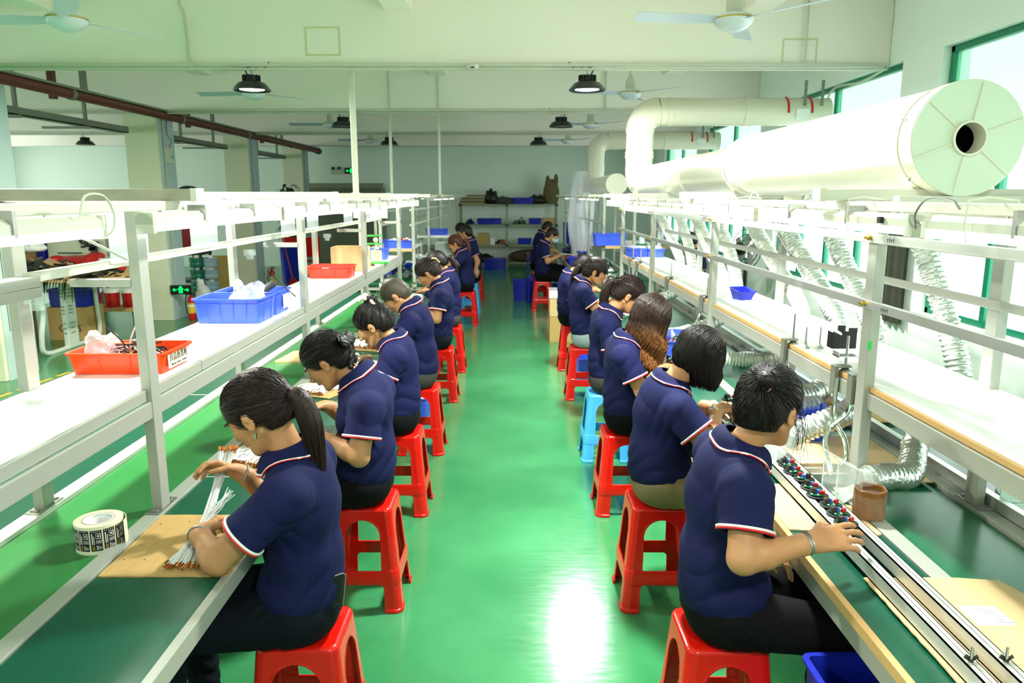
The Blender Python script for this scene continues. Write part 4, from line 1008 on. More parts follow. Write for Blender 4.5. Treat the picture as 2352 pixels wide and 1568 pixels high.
    if hair in ('ponytail', 'ribbon', 'fringe') or (hair == 'bow'):
        long = {'ponytail': .27, 'ribbon': .24, 'bow': .0, 'fringe': .20}[hair]; long = tl or long
        bk = -f; bk = nrm(A(bk[0], bk[1], 0))
        c0 = tie + bk * .005; side = A(0, n * .0, 0)
        ctl = [tie - bk * .01, tie + bk * .03 + A(0, 0, .004), tie + bk * .058 + down * .045, tie + bk * .078 + down * long * .5, tie + bk * .084 + down * long]
        if long:
            base = catmull(ctl, 20); m0 = len(base)
            Pt = SDF(np.min(base, axis=0) - .06, np.max(base, axis=0) + .06, hs_)
            for j in range(m0 - 1):
                r_ = lambda t: .013 + .019 * math.sin(min(1, t * 1.6) * PI * .55) - .018 * max(0, t - .55) / .45
                Pt.cone(base[j], base[j + 1], r_(j / m0), r_((j + 1) / m0), .006)
            link('ponytail', Pt.mesh('ponytail', hm), T)
            for i in range(nstr // 2):
                a_ = rs2.uniform(0, 2 * PI); rr_ = rs2.uniform(.6, 1.08); pts = []
                for j in range(0, m0, 2):
                    t = j / m0; w_ = (.013 + .019 * math.sin(min(1, t * 1.6) * PI * .55) - .014 * max(0, t - .55) / .45) * rr_ + .001
                    pts.append(base[j] + A(math.cos(a_) * w_, math.sin(a_) * w_, rs2.uniform(-.002, .002)))
                pts.append(base[-1] + A(math.cos(a_), math.sin(a_), 0) * .012 + down * rs2.uniform(0, .035)); strands.append((pts, .0015))
        MB().tube([tie + A(math.cos(a_) * .0, 0, 0) + (M @ A(0, math.cos(a_), math.sin(a_))) * .016 for a_ in np.linspace(0, 2 * PI, 14)[:-1]], .007, 8, closed=True).obj('hair_tie', mat('hair tie', srgb(16, 14, 16), .7), T)
    if hair in ('bun', 'updo'):
        bk = nrm(tie - head); r_ = .034 if hair == 'bun' else .03
        Hh.ell(tie + bk * .018, (r_, r_ * 1.1, r_ * .85), M, .006)
        for i in range(nstr // 3):
            a0 = rs2.uniform(0, 6.28); tl = rs2.uniform(.15, 1.0); pts = []
            for j in range(9):
                a_ = a0 + j * .5; pts.append(tie + bk * .012 + M @ A(math.cos(tl * 1.4) * .6 * r_ * .9, math.cos(a_) * r_ * 1.04 * math.sin(tl * 1.5 + .1), math.sin(a_) * r_ * .9 * math.sin(tl * 1.5 + .1)))
            strands.append((pts, .0015))
    if hair in ('bob', 'wavy'):
        L_end = .16 if hair == 'bob' else .30
        crown = A(-.02, 0, .128); wv = hair == 'wavy'
        rings_n = nstr + 300
        for i in range(rings_n):
            az = rs2.uniform(.60, 2 * PI - .60); off = .013 + rs2.uniform(-.003, .006)
            if not wv and rs2.random() < .1: az = rs2.uniform(.45, .6) * rs2.choice((-1, 1))
            pts = []
            for j in range(6):
                e_ = PI / 2 - .12 - j * (PI / 2 - .12) / 5; pts.append(loc2w(on_head(az, e_, off)))
            p = pts[-1]; outv = nrm((M @ A(math.cos(az), math.sin(az), 0)) * A(1, 1, 0)); Lh = L_end * (1 - .42 * math.cos(az) if not wv else 1) * rs2.uniform(.88, 1.04) - (.05 if abs(math.cos(az)) > .8 and wv and math.cos(az) > 0 else 0)
            hd_ = down if not wv else nrm(down + A(-.18, 0, 0))
            ph_ = rs2.uniform(0, 6.28) if wv else 0; m = 9 if wv else 6
            for j in range(1, m + 1):
                t = j / m; w_ = A(0, 0, 0)
                if wv: w_ = (outv * math.sin(t * 13 + ph_ * .3) * .017 + np.cross(outv, down) * math.cos(t * 11 + ph_) * .017) * min(1, t * 2)
                bulge = outv * (.010 * math.sin(t * PI) - (.016 * t * t if not wv else -.012 * t))
                pts.append(p + hd_ * Lh * t + bulge + w_)
            strands.append((pts, .0024))
        # solid mass below the cap
        Lm = L_end * .82
        for aa in np.linspace(.75, 2 * PI - .75, 17):
            p0 = loc2w(on_head(aa, .35, .004)); outv = nrm((M @ A(math.cos(aa), math.sin(aa), 0)) * A(1, 1, 0)); hd_ = down if not wv else nrm(down + A(-.18, 0, 0))
            p1 = loc2w(on_head(aa, 0, .004)); Lq = Lm * (1 - .42 * math.cos(aa) if not wv else 1); p2 = p1 + hd_ * Lq * .6 + outv * .002; p3 = p1 + hd_ * Lq - outv * .004
            Hh.cone(p0, p1, .016, .018, .012); Hh.cone(p1, p2, .018, .017, .012); Hh.cone(p2, p3, .017, .012, .012)
    if hair == 'clip' or hair == 'bow':
        Hh.ell(tie, (.035, .035, .03), M, .015)
    link('hair', Hh.mesh('hair', hm), T)
    if strands and nstr:
        b = MB(); cnt = [len(p_) for p_, _ in strands]; Pn = np.concatenate([np.array([tuple(q_) for q_ in p_]) for p_, _ in strands])
        Dn = Pn - hb; Dn /= np.linalg.norm(Dn, axis=1, keepdims=True) + 1e-9
        for it in range(44 if hair in ('bob', 'wavy') else 16):
            inb = ((Pn > Hh.lo) & (Pn < Hh.lo + (Hh.n - 1) * Hh.h)).all(axis=1); mk = inb & (Hh.near(Pn) < .0); Pn[mk] += Dn[mk] * .002
        jit = np.repeat(np.random.RandomState(3).uniform(-.0012, .0016, len(cnt)), cnt); Pn += Dn * jit[:, None]
        i_ = np.cumsum([0] + cnt); strands = [(Pn[i_[k]:i_[k + 1]], strands[k][1]) for k in range(len(cnt))]
        for pts, r_ in strands:
            m = len(pts); b.tube([Vector(p) for p in pts], [r_ * (.5 + .5 * math.sin(PI * min(1, .25 + .75 * (1 - j / m)))) * (.25 if j == m - 1 else 1) for j in range(m)], 3, caps=False)
        o = b.obj('hair_strands', hm, T, ang=180, kind='stuff')
    if mask:
        Mk = SDF(head - .16, head + .16, hs_)
        Mk.ell(HP(.04, 0, -.05), (.075, .062, .052), M, .01); Mk.cone(HP(.10, 0, -.02), HP(.10, 0, -.06), .018, .016, .02)
        Mk.a = np.maximum(Mk.a, -((lambda g: ((g[0] - head[0]) * f[0] + (g[1] - head[1]) * f[1] + (g[2] - head[2]) * f[2]))(Mk.coords()) - .025)).astype(np.float32)
        link('face_mask', Mk.mesh('face_mask', mat('mask', srgb(150, 206, 226), .7)), T)
    T['_h'] = 0; del T['_h']
    return T, dict(head=head, M=M, HP=HP, tie=tie, wn=wn, hn=hn, wf=wf, hf=hf, en=en, ef=ef, shirt=shirt, c7=c7, n=n, G=G)
S = stool; NL = {0: ('L',)}
for i, (y, l) in enumerate([(2.15, 'nearest left stool, cut by the bottom edge'), (3.17, 'under the woman with the black bow'), (4.17, 'under the woman with the scarf bun'), (5.2, 'under the cropped haired man'), (6.58, 'under the woman with the gold clip'), (7.72, 'under the long sleeved woman'), (10.62, 'under the woman with reddish ponytail')]):
    S('red', (-.65, y, 0), 'red plastic stool on the left, %s' % l)
S('blue', (-.66, 11.7, 0), 'light blue plastic stool on the left beyond the reddish ponytail woman'); S('red', (-.66, 13.3, 0), 'red plastic stool on the left, farthest one')
for y, k, l in [(2.14, 'red', 'nearest right stool, cut by the bottom edge'), (3.17, 'red', 'under the bob haired woman'), (4.17, 'red', 'under the wavy haired woman'), (5.06, 'blue', 'under the high ponytail woman'), (6.65, 'red', 'under the ribbon ponytail woman in grey trousers'), (7.8, 'red', 'half hidden behind the grey trousers woman')]:
    S(k, (.65, y, 0), '%s plastic stool on the right, %s' % ('red' if k == 'red' else 'light blue', l))
S('red', (.48, 11.95, 0), 'red plastic stool standing alone far up the aisle under the masked man')
G1 = 'workers on the left side'; G2 = 'workers on the right side'
Q1, Q2, Q3 = .0046, .006, .009
def lft(lab, y, J, **k): return person(lab, (-.65, y, 0), PI, 1, J, group=G1, **k)
def rgt(lab, y, J, x=.65, **k): return person(lab, (x, y, 0), 0, -1, J, group=G2, **k)
L1, i1 = lft('woman with long dark ponytail in navy polo and dark jeans holding white wires, nearest left', 2.15,
    dict(head=(.10, 0, 1.165), c7=(.005, 0, 1.035), sh=(-.005, .165, .965), el=(.175, .215, .80), wr=(.265, .10, .83), ha=(.275, .03, .825), fwr=(.225, -.13, .93), fha=(.27, -.11, .955)), hair='ponytail', hm=HB, pants=JEANS, q=Q1, yaw=12, pitch=38, nstr=900, tail=(-.108, 0, -.012), curl=(.75, .8), pn=((0, -.9, -.4), (.5, .6, -.2)), fat=1.0)
L2, i2 = lft('woman with black bow on her hair in navy polo, second on the left', 3.17,
    dict(head=(.15, 0, 1.10), c7=(.01, 0, 1.03), sh=(-.04, .165, .93), el=(-.02, .23, .745), wr=(.15, .12, .79), ha=(.21, .07, .79), fwr=(.20, -.13, .86), fha=(.27, -.1, .87)), hair='bow', q=Q1, yaw=0, pitch=42, nstr=700, tail=(-.10, 0, .0), fat=1.08, curl=(.6, .6))
L3, i3 = lft('woman with scarf tied bun in navy polo and black trousers, third on the left', 4.17,
    dict(head=(.13, 0, 1.085), c7=(.015, 0, 1.0), sh=(0, .165, .93), el=(.07, .21, .78), wr=(.17, .12, .81), ha=(.22, .07, .81)), hair='bun', q=Q2, yaw=5, pitch=38, nstr=500, tail=(-.075, 0, .105), curl=(.6, .6))
L4, i4 = lft('man with cropped hair in navy polo bending forward, fourth on the left', 5.2,
    dict(head=(.16, 0, 1.115), c7=(.05, 0, 1.05), sh=(.05, .18, .95), el=(.16, .23, .80), wr=(.24, .12, .82), ha=(.3, .08, .82)), hair='short', hm=HG, pants=DGREY, sex='m', q=Q2, pitch=48, nstr=0, fat=1.08)
L5, i5 = lft('woman with gold hair clip in navy polo and jeans, fifth on the left', 6.58,
    dict(head=(.09, 0, 1.135), c7=(-.02, 0, 1.05), sh=(-.03, .165, .95), el=(.0, .22, .76), wr=(.14, .12, .87), ha=(.19, .05, .90)), hair='clip', hm=HB, pants=JEANS, q=Q2, pitch=42, nstr=300, tail=(-.095, 0, .03))
L6, i6 = lft('woman in navy long sleeved shirt with grey ribbon behind the gold clip woman', 7.72,
    dict(head=(.12, 0, 1.12), c7=(.01, 0, 1.03)), hair='ribbon', hm=HK, pants=DGREY, q=.008, pitch=40, nstr=0, sleeve='long', tail=(-.12, 0, -.03))
L7, i7 = lft('woman with reddish ponytail in navy polo reaching left, far left row', 10.62,
    dict(head=(.15, 0, 1.14), c7=(.05, 0, 1.05), sh=(.05, .165, .95), el=(.17, .20, .86), wr=(.30, .14, .87), ha=(.36, .1, .87)), hair='ponytail', hm=hairmat('reddish hair', srgb(74, 38, 24)), q=Q3, pitch=25, nstr=0, tail=(-.122, 0, -.015))
L8, i8 = lft('short haired man in navy polo seen from behind, far left row', 11.7,
    dict(head=(.06, .02, 1.24), c7=(.0, 0, 1.13), sh=(-.02, .17, 1.02), el=(-.12, .20, .82), wr=(-.1, .27, .72), ha=(-.1, .3, .66), pel=(-.03, 0, .58)), hair='short', hm=HK, sex='m', q=Q3, pitch=15, yaw=25, nstr=0)
L9, i9 = lft('dark haired worker in navy polo bending down behind the far left man', 13.3,
    dict(head=(.24, 0, 1.22), c7=(.12, 0, 1.12)), hair='short', hm=HK, q=Q3, pitch=45, nstr=0, sex='m')
R1, j1 = rgt('woman with messy knotted hair in navy polo reaching right hand to the metal guide rail', 2.14,
    dict(head=(.11, .0, 1.185), c7=(.02, 0, 1.06), sh=(.01, -.165, .99), el=(-.02, -.25, .83), wr=(.175, -.225, .865), ha=(.25, -.21, .872), fwr=(.13, .10, .70), fha=(.19, .06, .68), fel=(.05, .20, .79)), hair='updo', q=Q1, yaw=38, pitch=18, nstr=900, tail=(-.098, -.035, .065), curl=(.30, .5), fat=1.08, pn=((.1, .62, -.8), (0, -.3, -1)), hsz=1.14)
R2, j2 = rgt('woman with black bob hair in navy polo and khaki trousers, second on the right', 3.17,
    dict(head=(.155, 0, 1.115), c7=(.03, 0, 1.0), sh=(.05, -.165, .92), el=(.16, -.235, .79), wr=(.24, -.03, .88), ha=(.30, .02, .89), fwr=(.25, .12, .86)), hair='bob', pants=KHAKI, q=Q1, yaw=22, pitch=48, nstr=1300, curl=(.6, .6), fat=1.1)
R3, j3 = rgt('woman with long wavy chestnut hair in navy polo, third on the right', 4.17,
    dict(head=(.13, 0, 1.125), c7=(.0, 0, 1.0), sh=(-.03, -.165, .93), el=(.06, -.215, .75), wr=(.20, -.05, .85), ha=(.25, .0, .86)), hair='wavy', hm=HR, q=Q2, yaw=15, pitch=42, nstr=1100, curl=(.6, .6))
R4, j4 = rgt('woman with high dark ponytail in navy polo, fourth on the right', 5.06,
    dict(head=(.14, 0, 1.14), c7=(.01, 0, 1.03), sh=(-.02, -.165, .96)), hair='ponytail', hm=HB, pants=DGREY, q=Q2, yaw=-3, pitch=35, nstr=450, tail=(-.122, 0, .02), tl=.30)
R5, j5 = rgt('woman with fringe and black ribbon ponytail in navy polo and grey trousers', 6.65,
    dict(head=(.09, 0, 1.14), c7=(-.03, 0, 1.05), sh=(-.02, -.165, .97), el=(.10, -.2, .81), wr=(.16, -.06, .88), ha=(.2, .0, .9)), hair='fringe', hm=HB, pants=GREYT, q=Q2, yaw=-8, pitch=22, nstr=300, tail=(-.120, 0, -.005))
R6, j6 = rgt('worker in navy polo almost hidden behind the fringe haired woman', 7.8,
    dict(head=(.14, 0, 1.08), c7=(.0, 0, 1.0)), hair='short', hm=HK, q=.01, pitch=50, nstr=0, x=.60)
RF, j7 = rgt('man in blue face mask, navy polo and black trousers, seated far up the aisle', 11.95,
    dict(head=(.16, 0, 1.19), c7=(.04, 0, 1.08), sh=(.02, -.17, .98), el=(.08, -.2, .79), wr=(.24, -.06, .86), ha=(.3, 0, .88), knee=(.42, .12, .53), ank=(.36, .11, .09)), x=.48, hair='short', hm=HK, sex='m', q=.0075, pitch=28, yaw=-5, nstr=0, mask=True)
RG, j8 = rgt('man in navy polo leaning forward behind the masked man', 13.35,
    dict(head=(.15, 0, 1.24), c7=(.04, 0, 1.16), pel=(-.02, 0, .6)), x=.48, hair='short', hm=HK, sex='m', q=Q3, pitch=35, nstr=0)
S('red', (.48, 13.35, 0), 'red plastic stool far up the aisle behind the masked man')
RH, j9 = person('dark haired worker seen between posts on the far side of the right bench', (2.35, 9.5, 0), PI, 1, dict(head=(.12, 0, 1.24), c7=(.02, 0, 1.12)), hair='short', hm=HK, q=.010, pitch=30, nstr=0, group=G2)
S('red', (2.35, 9.5, 0), 'red plastic stool beyond the right bench near the far window')
BG, j10 = person('worker in white face mask and grey jacket at the left background machine', (-8.3, 14.9, 0), -1.2, -1, dict(head=(.08, 0, 1.22), c7=(.0, 0, 1.1)), hair='short', hm=HK, q=.010, pitch=10, nstr=0, mask=True, sleeve='long', group='workers in the background')
S('red', (-8.3, 14.9, 0), 'red plastic stool behind the left background machine')
# ------------------------------------------------------------------ small things
DG = bpy.context.evaluated_depsgraph_get
def text_mesh(s_, size, extr=.0004):
    c = bpy.data.curves.new('txt', 'FONT'); c.body = s_; c.size = size; c.extrude = extr; c.align_x = 'CENTER'; c.align_y = 'CENTER'; c.resolution_u = 2
    o = bpy.data.objects.new('txt', c); C.objects.link(o); me = bpy.data.meshes.new_from_object(o.evaluated_get(DG())); bpy.data.objects.remove(o); return me
def text(s_, size, loc, rot, m, parent, name='lettering'):
    me = text_mesh(s_, size); me.materials.clear(); me.materials.append(m)
    o = link(name, me, parent, loc); o.rotation_euler = rot; return o
def clink(k, *a, **kw): return k
def crate(L, Wd, H, m, label, loc, rz=0, group=None, taper=.93, ribs=3, t=.004, paper=None, name='plastic_crate', cat='crate', rimw=.010):
    T = thing(name, label, cat, loc, rz, group)
    a, b_ = L / 2, Wd / 2; ta, tb = a * taper, b_ * (taper if Wd > .12 else .95); rc = min(.02, a * .3)
    def ring(hx, hy, z, r):
        o = []
        for cx, cy, s0 in ((hx - r, hy - r, 0), (-hx + r, hy - r, PI / 2), (-hx + r, -hy + r, PI), (hx - r, -hy + r, 1.5 * PI)):
            for k in range(5): an = s0 + k * PI / 8; o.append((cx + r * math.cos(an), cy + r * math.sin(an), z))
        return o
    b = MB(); rs = [ring(ta, tb, 0, rc), ring(a, b_, H - .008, rc), ring(a + rimw, b_ + rimw, H - .008, rc + rimw), ring(a + rimw, b_ + rimw, H, rc + rimw), ring(a - t, b_ - t, H, rc - t), ring(ta - t, tb - t, t, rc - t)]
    n = len(rs[0]); vs = [p for r_ in rs for p in r_]; fs = [(i * n + k, i * n + (k + 1) % n, (i + 1) * n + (k + 1) % n, (i + 1) * n + k) for i in range(5) for k in range(n)]
    fs += [tuple(range(n - 1, -1, -1)), tuple(5 * n + k for k in range(n))]
    b.add(vs, fs); b.obj('shell', m, T, ang=40)
    rb = MB()
    def rib(x0, y0, x1, y1, w=.004):   # bottom point to top point
        rb.tube([(x0, y0, .004), (x1, y1, H - .008)], w, 4)
    for k in range(1, ribs + 1):
        f = k / (ribs + 1) * 2 - 1
        for s_ in (-1, 1): rib(ta * f, s_ * tb, a * f, s_ * b_)
    for s_ in (-1, 1):
        for f in (-.5, .5): rib(s_ * ta, tb * f, s_ * a, b_ * f)
    if H > .09:
        e = H * .8; k = (ta + (a - ta) * .8, tb + (b_ - tb) * .8)
        rb.tube([(p[0], p[1], p[2]) for p in ring(k[0] + .001, k[1] + .001, e, rc)], .003, 4, closed=True)
    rb.obj('ribs', m, T, kind='stuff')
    return T
def carton(L, Wd, H, label, loc, rz=0, m=CARD, open_=False, group=None, tape=True):
    T = thing('cardboard_box', label, 'box', loc, rz, group); a, b_ = L / 2, Wd / 2
    b = MB()
    if open_:
        t = .005
        b.box(-a, a, -b_, -b_ + t, 0, H).box(-a, a, b_ - t, b_, 0, H).box(-a, -a + t, -b_, b_, 0, H).box(a - t, a, -b_, b_, 0, H).box(-a, a, -b_, b_, 0, t)
    else: b.box(-a, a, -b_, b_, 0, H)
    b.obj('carton', m, T, .003)
    if tape: MB().box(-a - .001, a + .001, -.025, .025, H, H + .0012).box(-a - .0015, -a, -.025, .025, H - .08, H).box(a, a + .0015, -.025, .025, H - .08, H).obj('packing_tape', mat('tape', srgb(196, 160, 96), .25), T)
    if not open_:
        MB().box(-a, a, -.0012, .0012, H + .0005, H + .0016).obj('flap_seam', INK, T)
    return T
def heap(name, label, cat, loc, n, rad, m, sz, kind='stuff', seed=1, shape='box', flat=.5):
    r = random.Random(seed); b = MB(); ml = m if isinstance(m, list) else [m]
    for i in range(n):
        a = r.uniform(0, 6.28); q = rad[0] * math.sqrt(r.random()); x, y = q * math.cos(a), q * math.sin(a) * rad[1] / rad[0]; z = r.uniform(0, flat) * (1 - (q / rad[0]) ** 2) * rad[2]
        b.cur = r.randrange(len(ml)); s_ = r.uniform(.6, 1.2)
        if shape == 'box': b.obox((x, y, z + sz[2] * .5), [v * s_ for v in sz], (r.uniform(-.5, .5), r.uniform(-.5, .5), r.uniform(0, 6.28)))
        else:
            d = r.uniform(0, 6.28); L = sz[0] * s_; c, s2 = math.cos(d), math.sin(d)
            b.tube(bez([(x - c * L / 2, y - s2 * L / 2, z + .004), (x + r.uniform(-.02, .02), y + r.uniform(-.02, .02), z + r.uniform(.005, .03)), (x + c * L / 2, y + s2 * L / 2, z + r.uniform(.002, .03))], 6), sz[1], 5)
    return b.obj(name, ml, label=label, cat=cat, kind=kind, loc=loc)
def blob_bag(label, loc, r, m=BAG, seed=0, name='plastic_bag'):
    rs = random.Random(seed); h = r[0] / 14; s = SDF((-r[0] * 1.5, -r[1] * 1.5, -.002), (r[0] * 1.5, r[1] * 1.5, r[2] * 1.6), max(h, .006))
    s.ell((0, 0, r[2] * .42), (r[0], r[1], r[2] * .55), None, .01)
    for i in range(9): s.ell((rs.uniform(-.6, .6) * r[0], rs.uniform(-.6, .6) * r[1], rs.uniform(.3, .95) * r[2]), (r[0] * .34, r[1] * .3, r[2] * .25), Matrix.Rotation(rs.uniform(0, 3), 3, 'Z'), .012)
    X, Y, Z = s.coords(); s.a = (s.a + .004 * np.sin(X * 120 + 4 * np.sin(Y * 60)) * np.sin(Z * 90 + 5 * np.sin(X * 50))).astype(np.float32)
    s.a = np.maximum(s.a, .002 - Z).astype(np.float32)
    return link(name, s.mesh(name, m), None, loc, 0, label, 'bag')

# ---- left bench
def sheetbox(poly, z, t, label, m=CARD, seed=0, extra=None):
    r = random.Random(seed); P_ = []
    n = len(poly)
    for i in range(n):
        a, c = poly[i], poly[(i + 1) % n]; L = math.hypot(c[0] - a[0], c[1] - a[1]); k = max(2, int(L / .02))
        for j in range(k): f = j / k; w = .0016 if j else 0; P_.append((a[0] + (c[0] - a[0]) * f + r.uniform(-w, w), a[1] + (c[1] - a[1]) * f + r.uniform(-w, w)))
    T = thing('cardboard_sheet', label, 'cardboard')
    MB().prism(P_, z, z + t * .45).obj('bottom_liner', m, T); q = [(x * .9985 + .0015 * poly[0][0], y) for x, y in P_]
    MB().prism(P_, z + t * .45, z + t).obj('top_liner', m, T); return T
cb1 = sheetbox([(-1.16, 1.935), (-.795, 1.938), (-.795, 2.345), (-1.168, 2.345)], .7505, .005, 'brown cardboard sheet under the nearest woman\'s hands', seed=2)
b = MB()
for k in range(6): b.box(-1.15 + k * .055, -1.149 + k * .055, 1.95, 2.33, .7555, .756)
b.obj('crease', mat('crease', srgb(176, 140, 86), .8), cb1)
b = MB(); r_ = random.Random(5)
for k in range(16): x, y = r_.uniform(-1.14, -.83), r_.uniform(1.95, 2.32); b.lathe([(.003, 0), (0, .0002)], 7, c=(x, y, .756))
b.obj('stain', mat('stain', srgb(92, 66, 40), .8), cb1)
def wires(loc_pts, n, label, group, spread0, spread1, m=WIREW, r=.0016, seed=3, tip0=True, tip1=True, name='wire_bundle'):
    """loc_pts: control points of the bundle; spread widths at both ends"""
    T = thing(name, label, 'wires', group=group); rr = random.Random(seed); b, c = MB(), MB(); P_ = [Vector(p) for p in loc_pts]; m_ = len(P_)
    for i in range(n):
        off = []; a1 = Vector((rr.uniform(-1, 1), rr.uniform(-1, 1), rr.uniform(-.3, 1)))
        a2 = Vector((rr.uniform(-1, 1), rr.uniform(-1, 1), rr.uniform(-.3, 1))); mid = Vector((rr.uniform(-1, 1), rr.uniform(-1, 1), rr.uniform(-1, 1))) * .010
        pts = []
        for j, p in enumerate(P_):
            t = j / (m_ - 1); o = mid * math.sin(t * PI) if 0 < t < 1 else Vector((0, 0, 0))
            if t < .34: o = o + Vector((a1.x * spread0[0], a1.y * spread0[1], a1.z * spread0[2])) * (1 - t / .34)
            if t > .66: o = o + Vector((a2.x * spread1[0], a2.y * spread1[1], a2.z * spread1[2])) * ((t - .66) / .34)
            pts.append(p + o)
        q = bez(pts, 16); b.tube(q, r, 5)
        for e, (p, d, on) in enumerate(((q[0], q[0] - q[1], tip0), (q[-1], q[-1] - q[-2], tip1))):
            if not on: continue
            d.normalize(); ang = math.atan2(d.y, d.x); c.obox(p + d * .004, (.010, .0045, .0035), (rr.uniform(-.3, .3), -math.asin(max(-1, min(1, d.z))), ang)); c.obox(p - d * .003, (.005, .0035, .003), (0, 0, ang))
    b.obj('strands', m, T, kind='stuff'); c.obj('copper_terminals', COPPER, T, kind='stuff'); return T
wires([(-.94, 1.985, .768), (-.935, 2.06, .80), (-.925, 2.12, .845), (-.925, 2.19, .89), (-.925, 2.27, .945), (-.925, 2.33, .985)], 64, 'bundle of white wires with copper terminals held by the nearest left woman', None, (.055, .02, .004), (.03, .015, .01), seed=3)
wires([(-.925, 2.10, .83), (-.90, 2.14, .87), (-.87, 2.18, .90)], 16, 'loose white wire ends splaying right from the held bundle', None, (.006, .006, .005), (.018, .02, .012), seed=9, tip0=False, tip1=False)
def pile(x, y, z, L, ang, n, label, sp=.07, card=True, seed=4, curve=.03):
    c, s_ = math.cos(ang), math.sin(ang)
    if card:
        q = [(x + c * u - s_ * v, y + s_ * u + c * v) for u, v in ((-L * .62, -sp * 1.7), (L * .62, -sp * 1.7), (L * .62, sp * 1.7), (-L * .62, sp * 1.7))]; sheetbox(q, z - .004, .004, 'cardboard sheet under the %s' % label, seed=seed)
    T = thing('wire_pile', label, 'wires', group='wire piles on the left bench'); rr = random.Random(seed); b, t = MB(), MB()
    for i in range(n):
        v = rr.uniform(-sp, sp); h = rr.uniform(.003, .018); lx = L * rr.uniform(.42, .5); v2 = v + rr.uniform(-.3, .3) * sp
        P_ = [(-lx, v, h), (-lx * .3, v + curve * rr.uniform(.3, 1), h + .004), (lx * .4, v2 + curve * .3, h), (lx, v2, h * .6)]
        W_ = [(x + c * u - s_ * w, y + s_ * u + c * w, z + hh) for u, w, hh in P_]; q = bez(W_, 9); b.tube(q, .0016, 4)
        for p in (q[0], q[-1]): t.obox(p, (.009, .005, .004), (0, 0, ang + rr.uniform(-.4, .4)))
    b.obj('strands', WIREW, T, kind='stuff'); t.obj('copper_terminals', COPPER, T, kind='stuff')
pile(-1.03, 2.90, .756, .20, 1.2, 90, 'fan of white wires lying ahead of the nearest woman', sp=.10, seed=5)
pile(-1.06, 3.98, .756, .20, 1.2, 80, 'fan of white wires lying ahead of the bow haired woman', sp=.09, seed=6)
pile(-.92, 4.62, .756, .16, .3, 30, 'small spray of wires by the scarf bun woman', sp=.04, card=False, seed=7)
pile(-1.02, 5.25, .756, .30, 1.3, 90, 'white wires spread on cardboard ahead of the scarf bun woman', sp=.12, seed=8)
pile(-.93, 6.95, .756, .25, 1.3, 60, 'white wires ahead of the gold clip woman', sp=.10, seed=10)
sheetbox([(-1.53, 4.72), (-1.27, 4.74), (-1.27, 5.02), (-1.50, 5.05)], .743, .012, 'small thick cardboard piece on the left belt', m=CARDL)
def glove(loc, rz, label):
    s = SDF((-.13, -.08, -.002), (.13, .08, .06), .005)
    s.cone((-.09, 0, .016), (0, 0, .016), .030, .034, .01)
    for k in range(4): s.cone((.01, -.028 + k * .019, .014), (.085 - abs(k - 1.5) * .008, -.036 + k * .024, .012), .012, .010, .006)
    s.cone((-.01, .03, .014), (.045, .062, .012), .012, .010, .006)
    return link('work_glove', s.mesh('work_glove', mat('glove', srgb(220, 224, 216), .9, bump=.3, bscale=200)), None, loc, rz, label, 'glove')
glove((-1.28, 5.42, .742), .4, 'white knitted glove lying on the left belt'); glove((-.9, 6.62, .90), 2.9, 'white knitted glove worn by the gold clip woman on her far hand')

# label roll
T = thing('label_roll', 'roll of black printed stickers standing on the green belt beside the near post', 'label roll', (-1.268, 2.15, .742))
CREAM = mat('cream backing', srgb(236, 232, 200), .6)
ro, ri, hh = .068, .045, .088
MB().lathe([(ri, 0), (ro, 0), (ro, hh), (ri, hh)], 48, close=True).obj('paper_roll', CREAM, T)
MB().lathe([(ri - .006, .001), (ri - .001, .001), (ri - .001, hh + .0003), (ri - .006, hh + .0003)], 40, close=True).obj('core_liner', PAPER, T)
MB().lathe([(ri - .001, .001), (ri + .0005, .001), (ri + .0005, hh + .0006), (ri - .001, hh + .0006)], 40, close=True).obj('core', mat('core brown', srgb(150, 112, 76), .8), T)
MB().lathe([(.030, .002), (.036, .002), (.036, hh - .006), (.030, hh - .006)], 30, c=(.006, .0, 0), close=True).obj('inner_coil', PAPER, T)
sp_ = [((ro + .0015 + .022 * max(0, (a - .2)) * .62) * math.cos(-a + 1.1), (ro + .0015 + .022 * max(0, (a - .2)) * .62) * math.sin(-a + 1.1)) for a in np.linspace(0, 1.25, 12)]
b = MB()
for k in range(11):
    (x0, y0_), (x1, y1_) = sp_[k], sp_[k + 1]; b.add([(x0, y0_, .0), (x1, y1_, .0), (x1, y1_, hh), (x0, y0_, hh), (x0 * .985, y0_ * .985, 0), (x1 * .985, y1_ * .985, 0), (x1 * .985, y1_ * .985, hh), (x0 * .985, y0_ * .985, hh)], [(0, 1, 2, 3)[::-1], (4, 5, 6, 7), (3, 2, 6, 7)[::-1]])
b.obj('loose_end', CREAM, T)
NL_ = 12; stk, wht, gld = MB(), MB(), MB(); GOLD = mat('gold print', srgb(150, 124, 40), .5)
def arc(b, a0, a1, z0, z1, r, n=4):
    for k in range(n):
        u, v = a0 + (a1 - a0) * k / n, a0 + (a1 - a0) * (k + 1) / n
        b.add([(r * math.cos(u), r * math.sin(u), z0), (r * math.cos(v), r * math.sin(v), z0), (r * math.cos(v), r * math.sin(v), z1), (r * math.cos(u), r * math.sin(u), z1)], [(0, 1, 2, 3)])
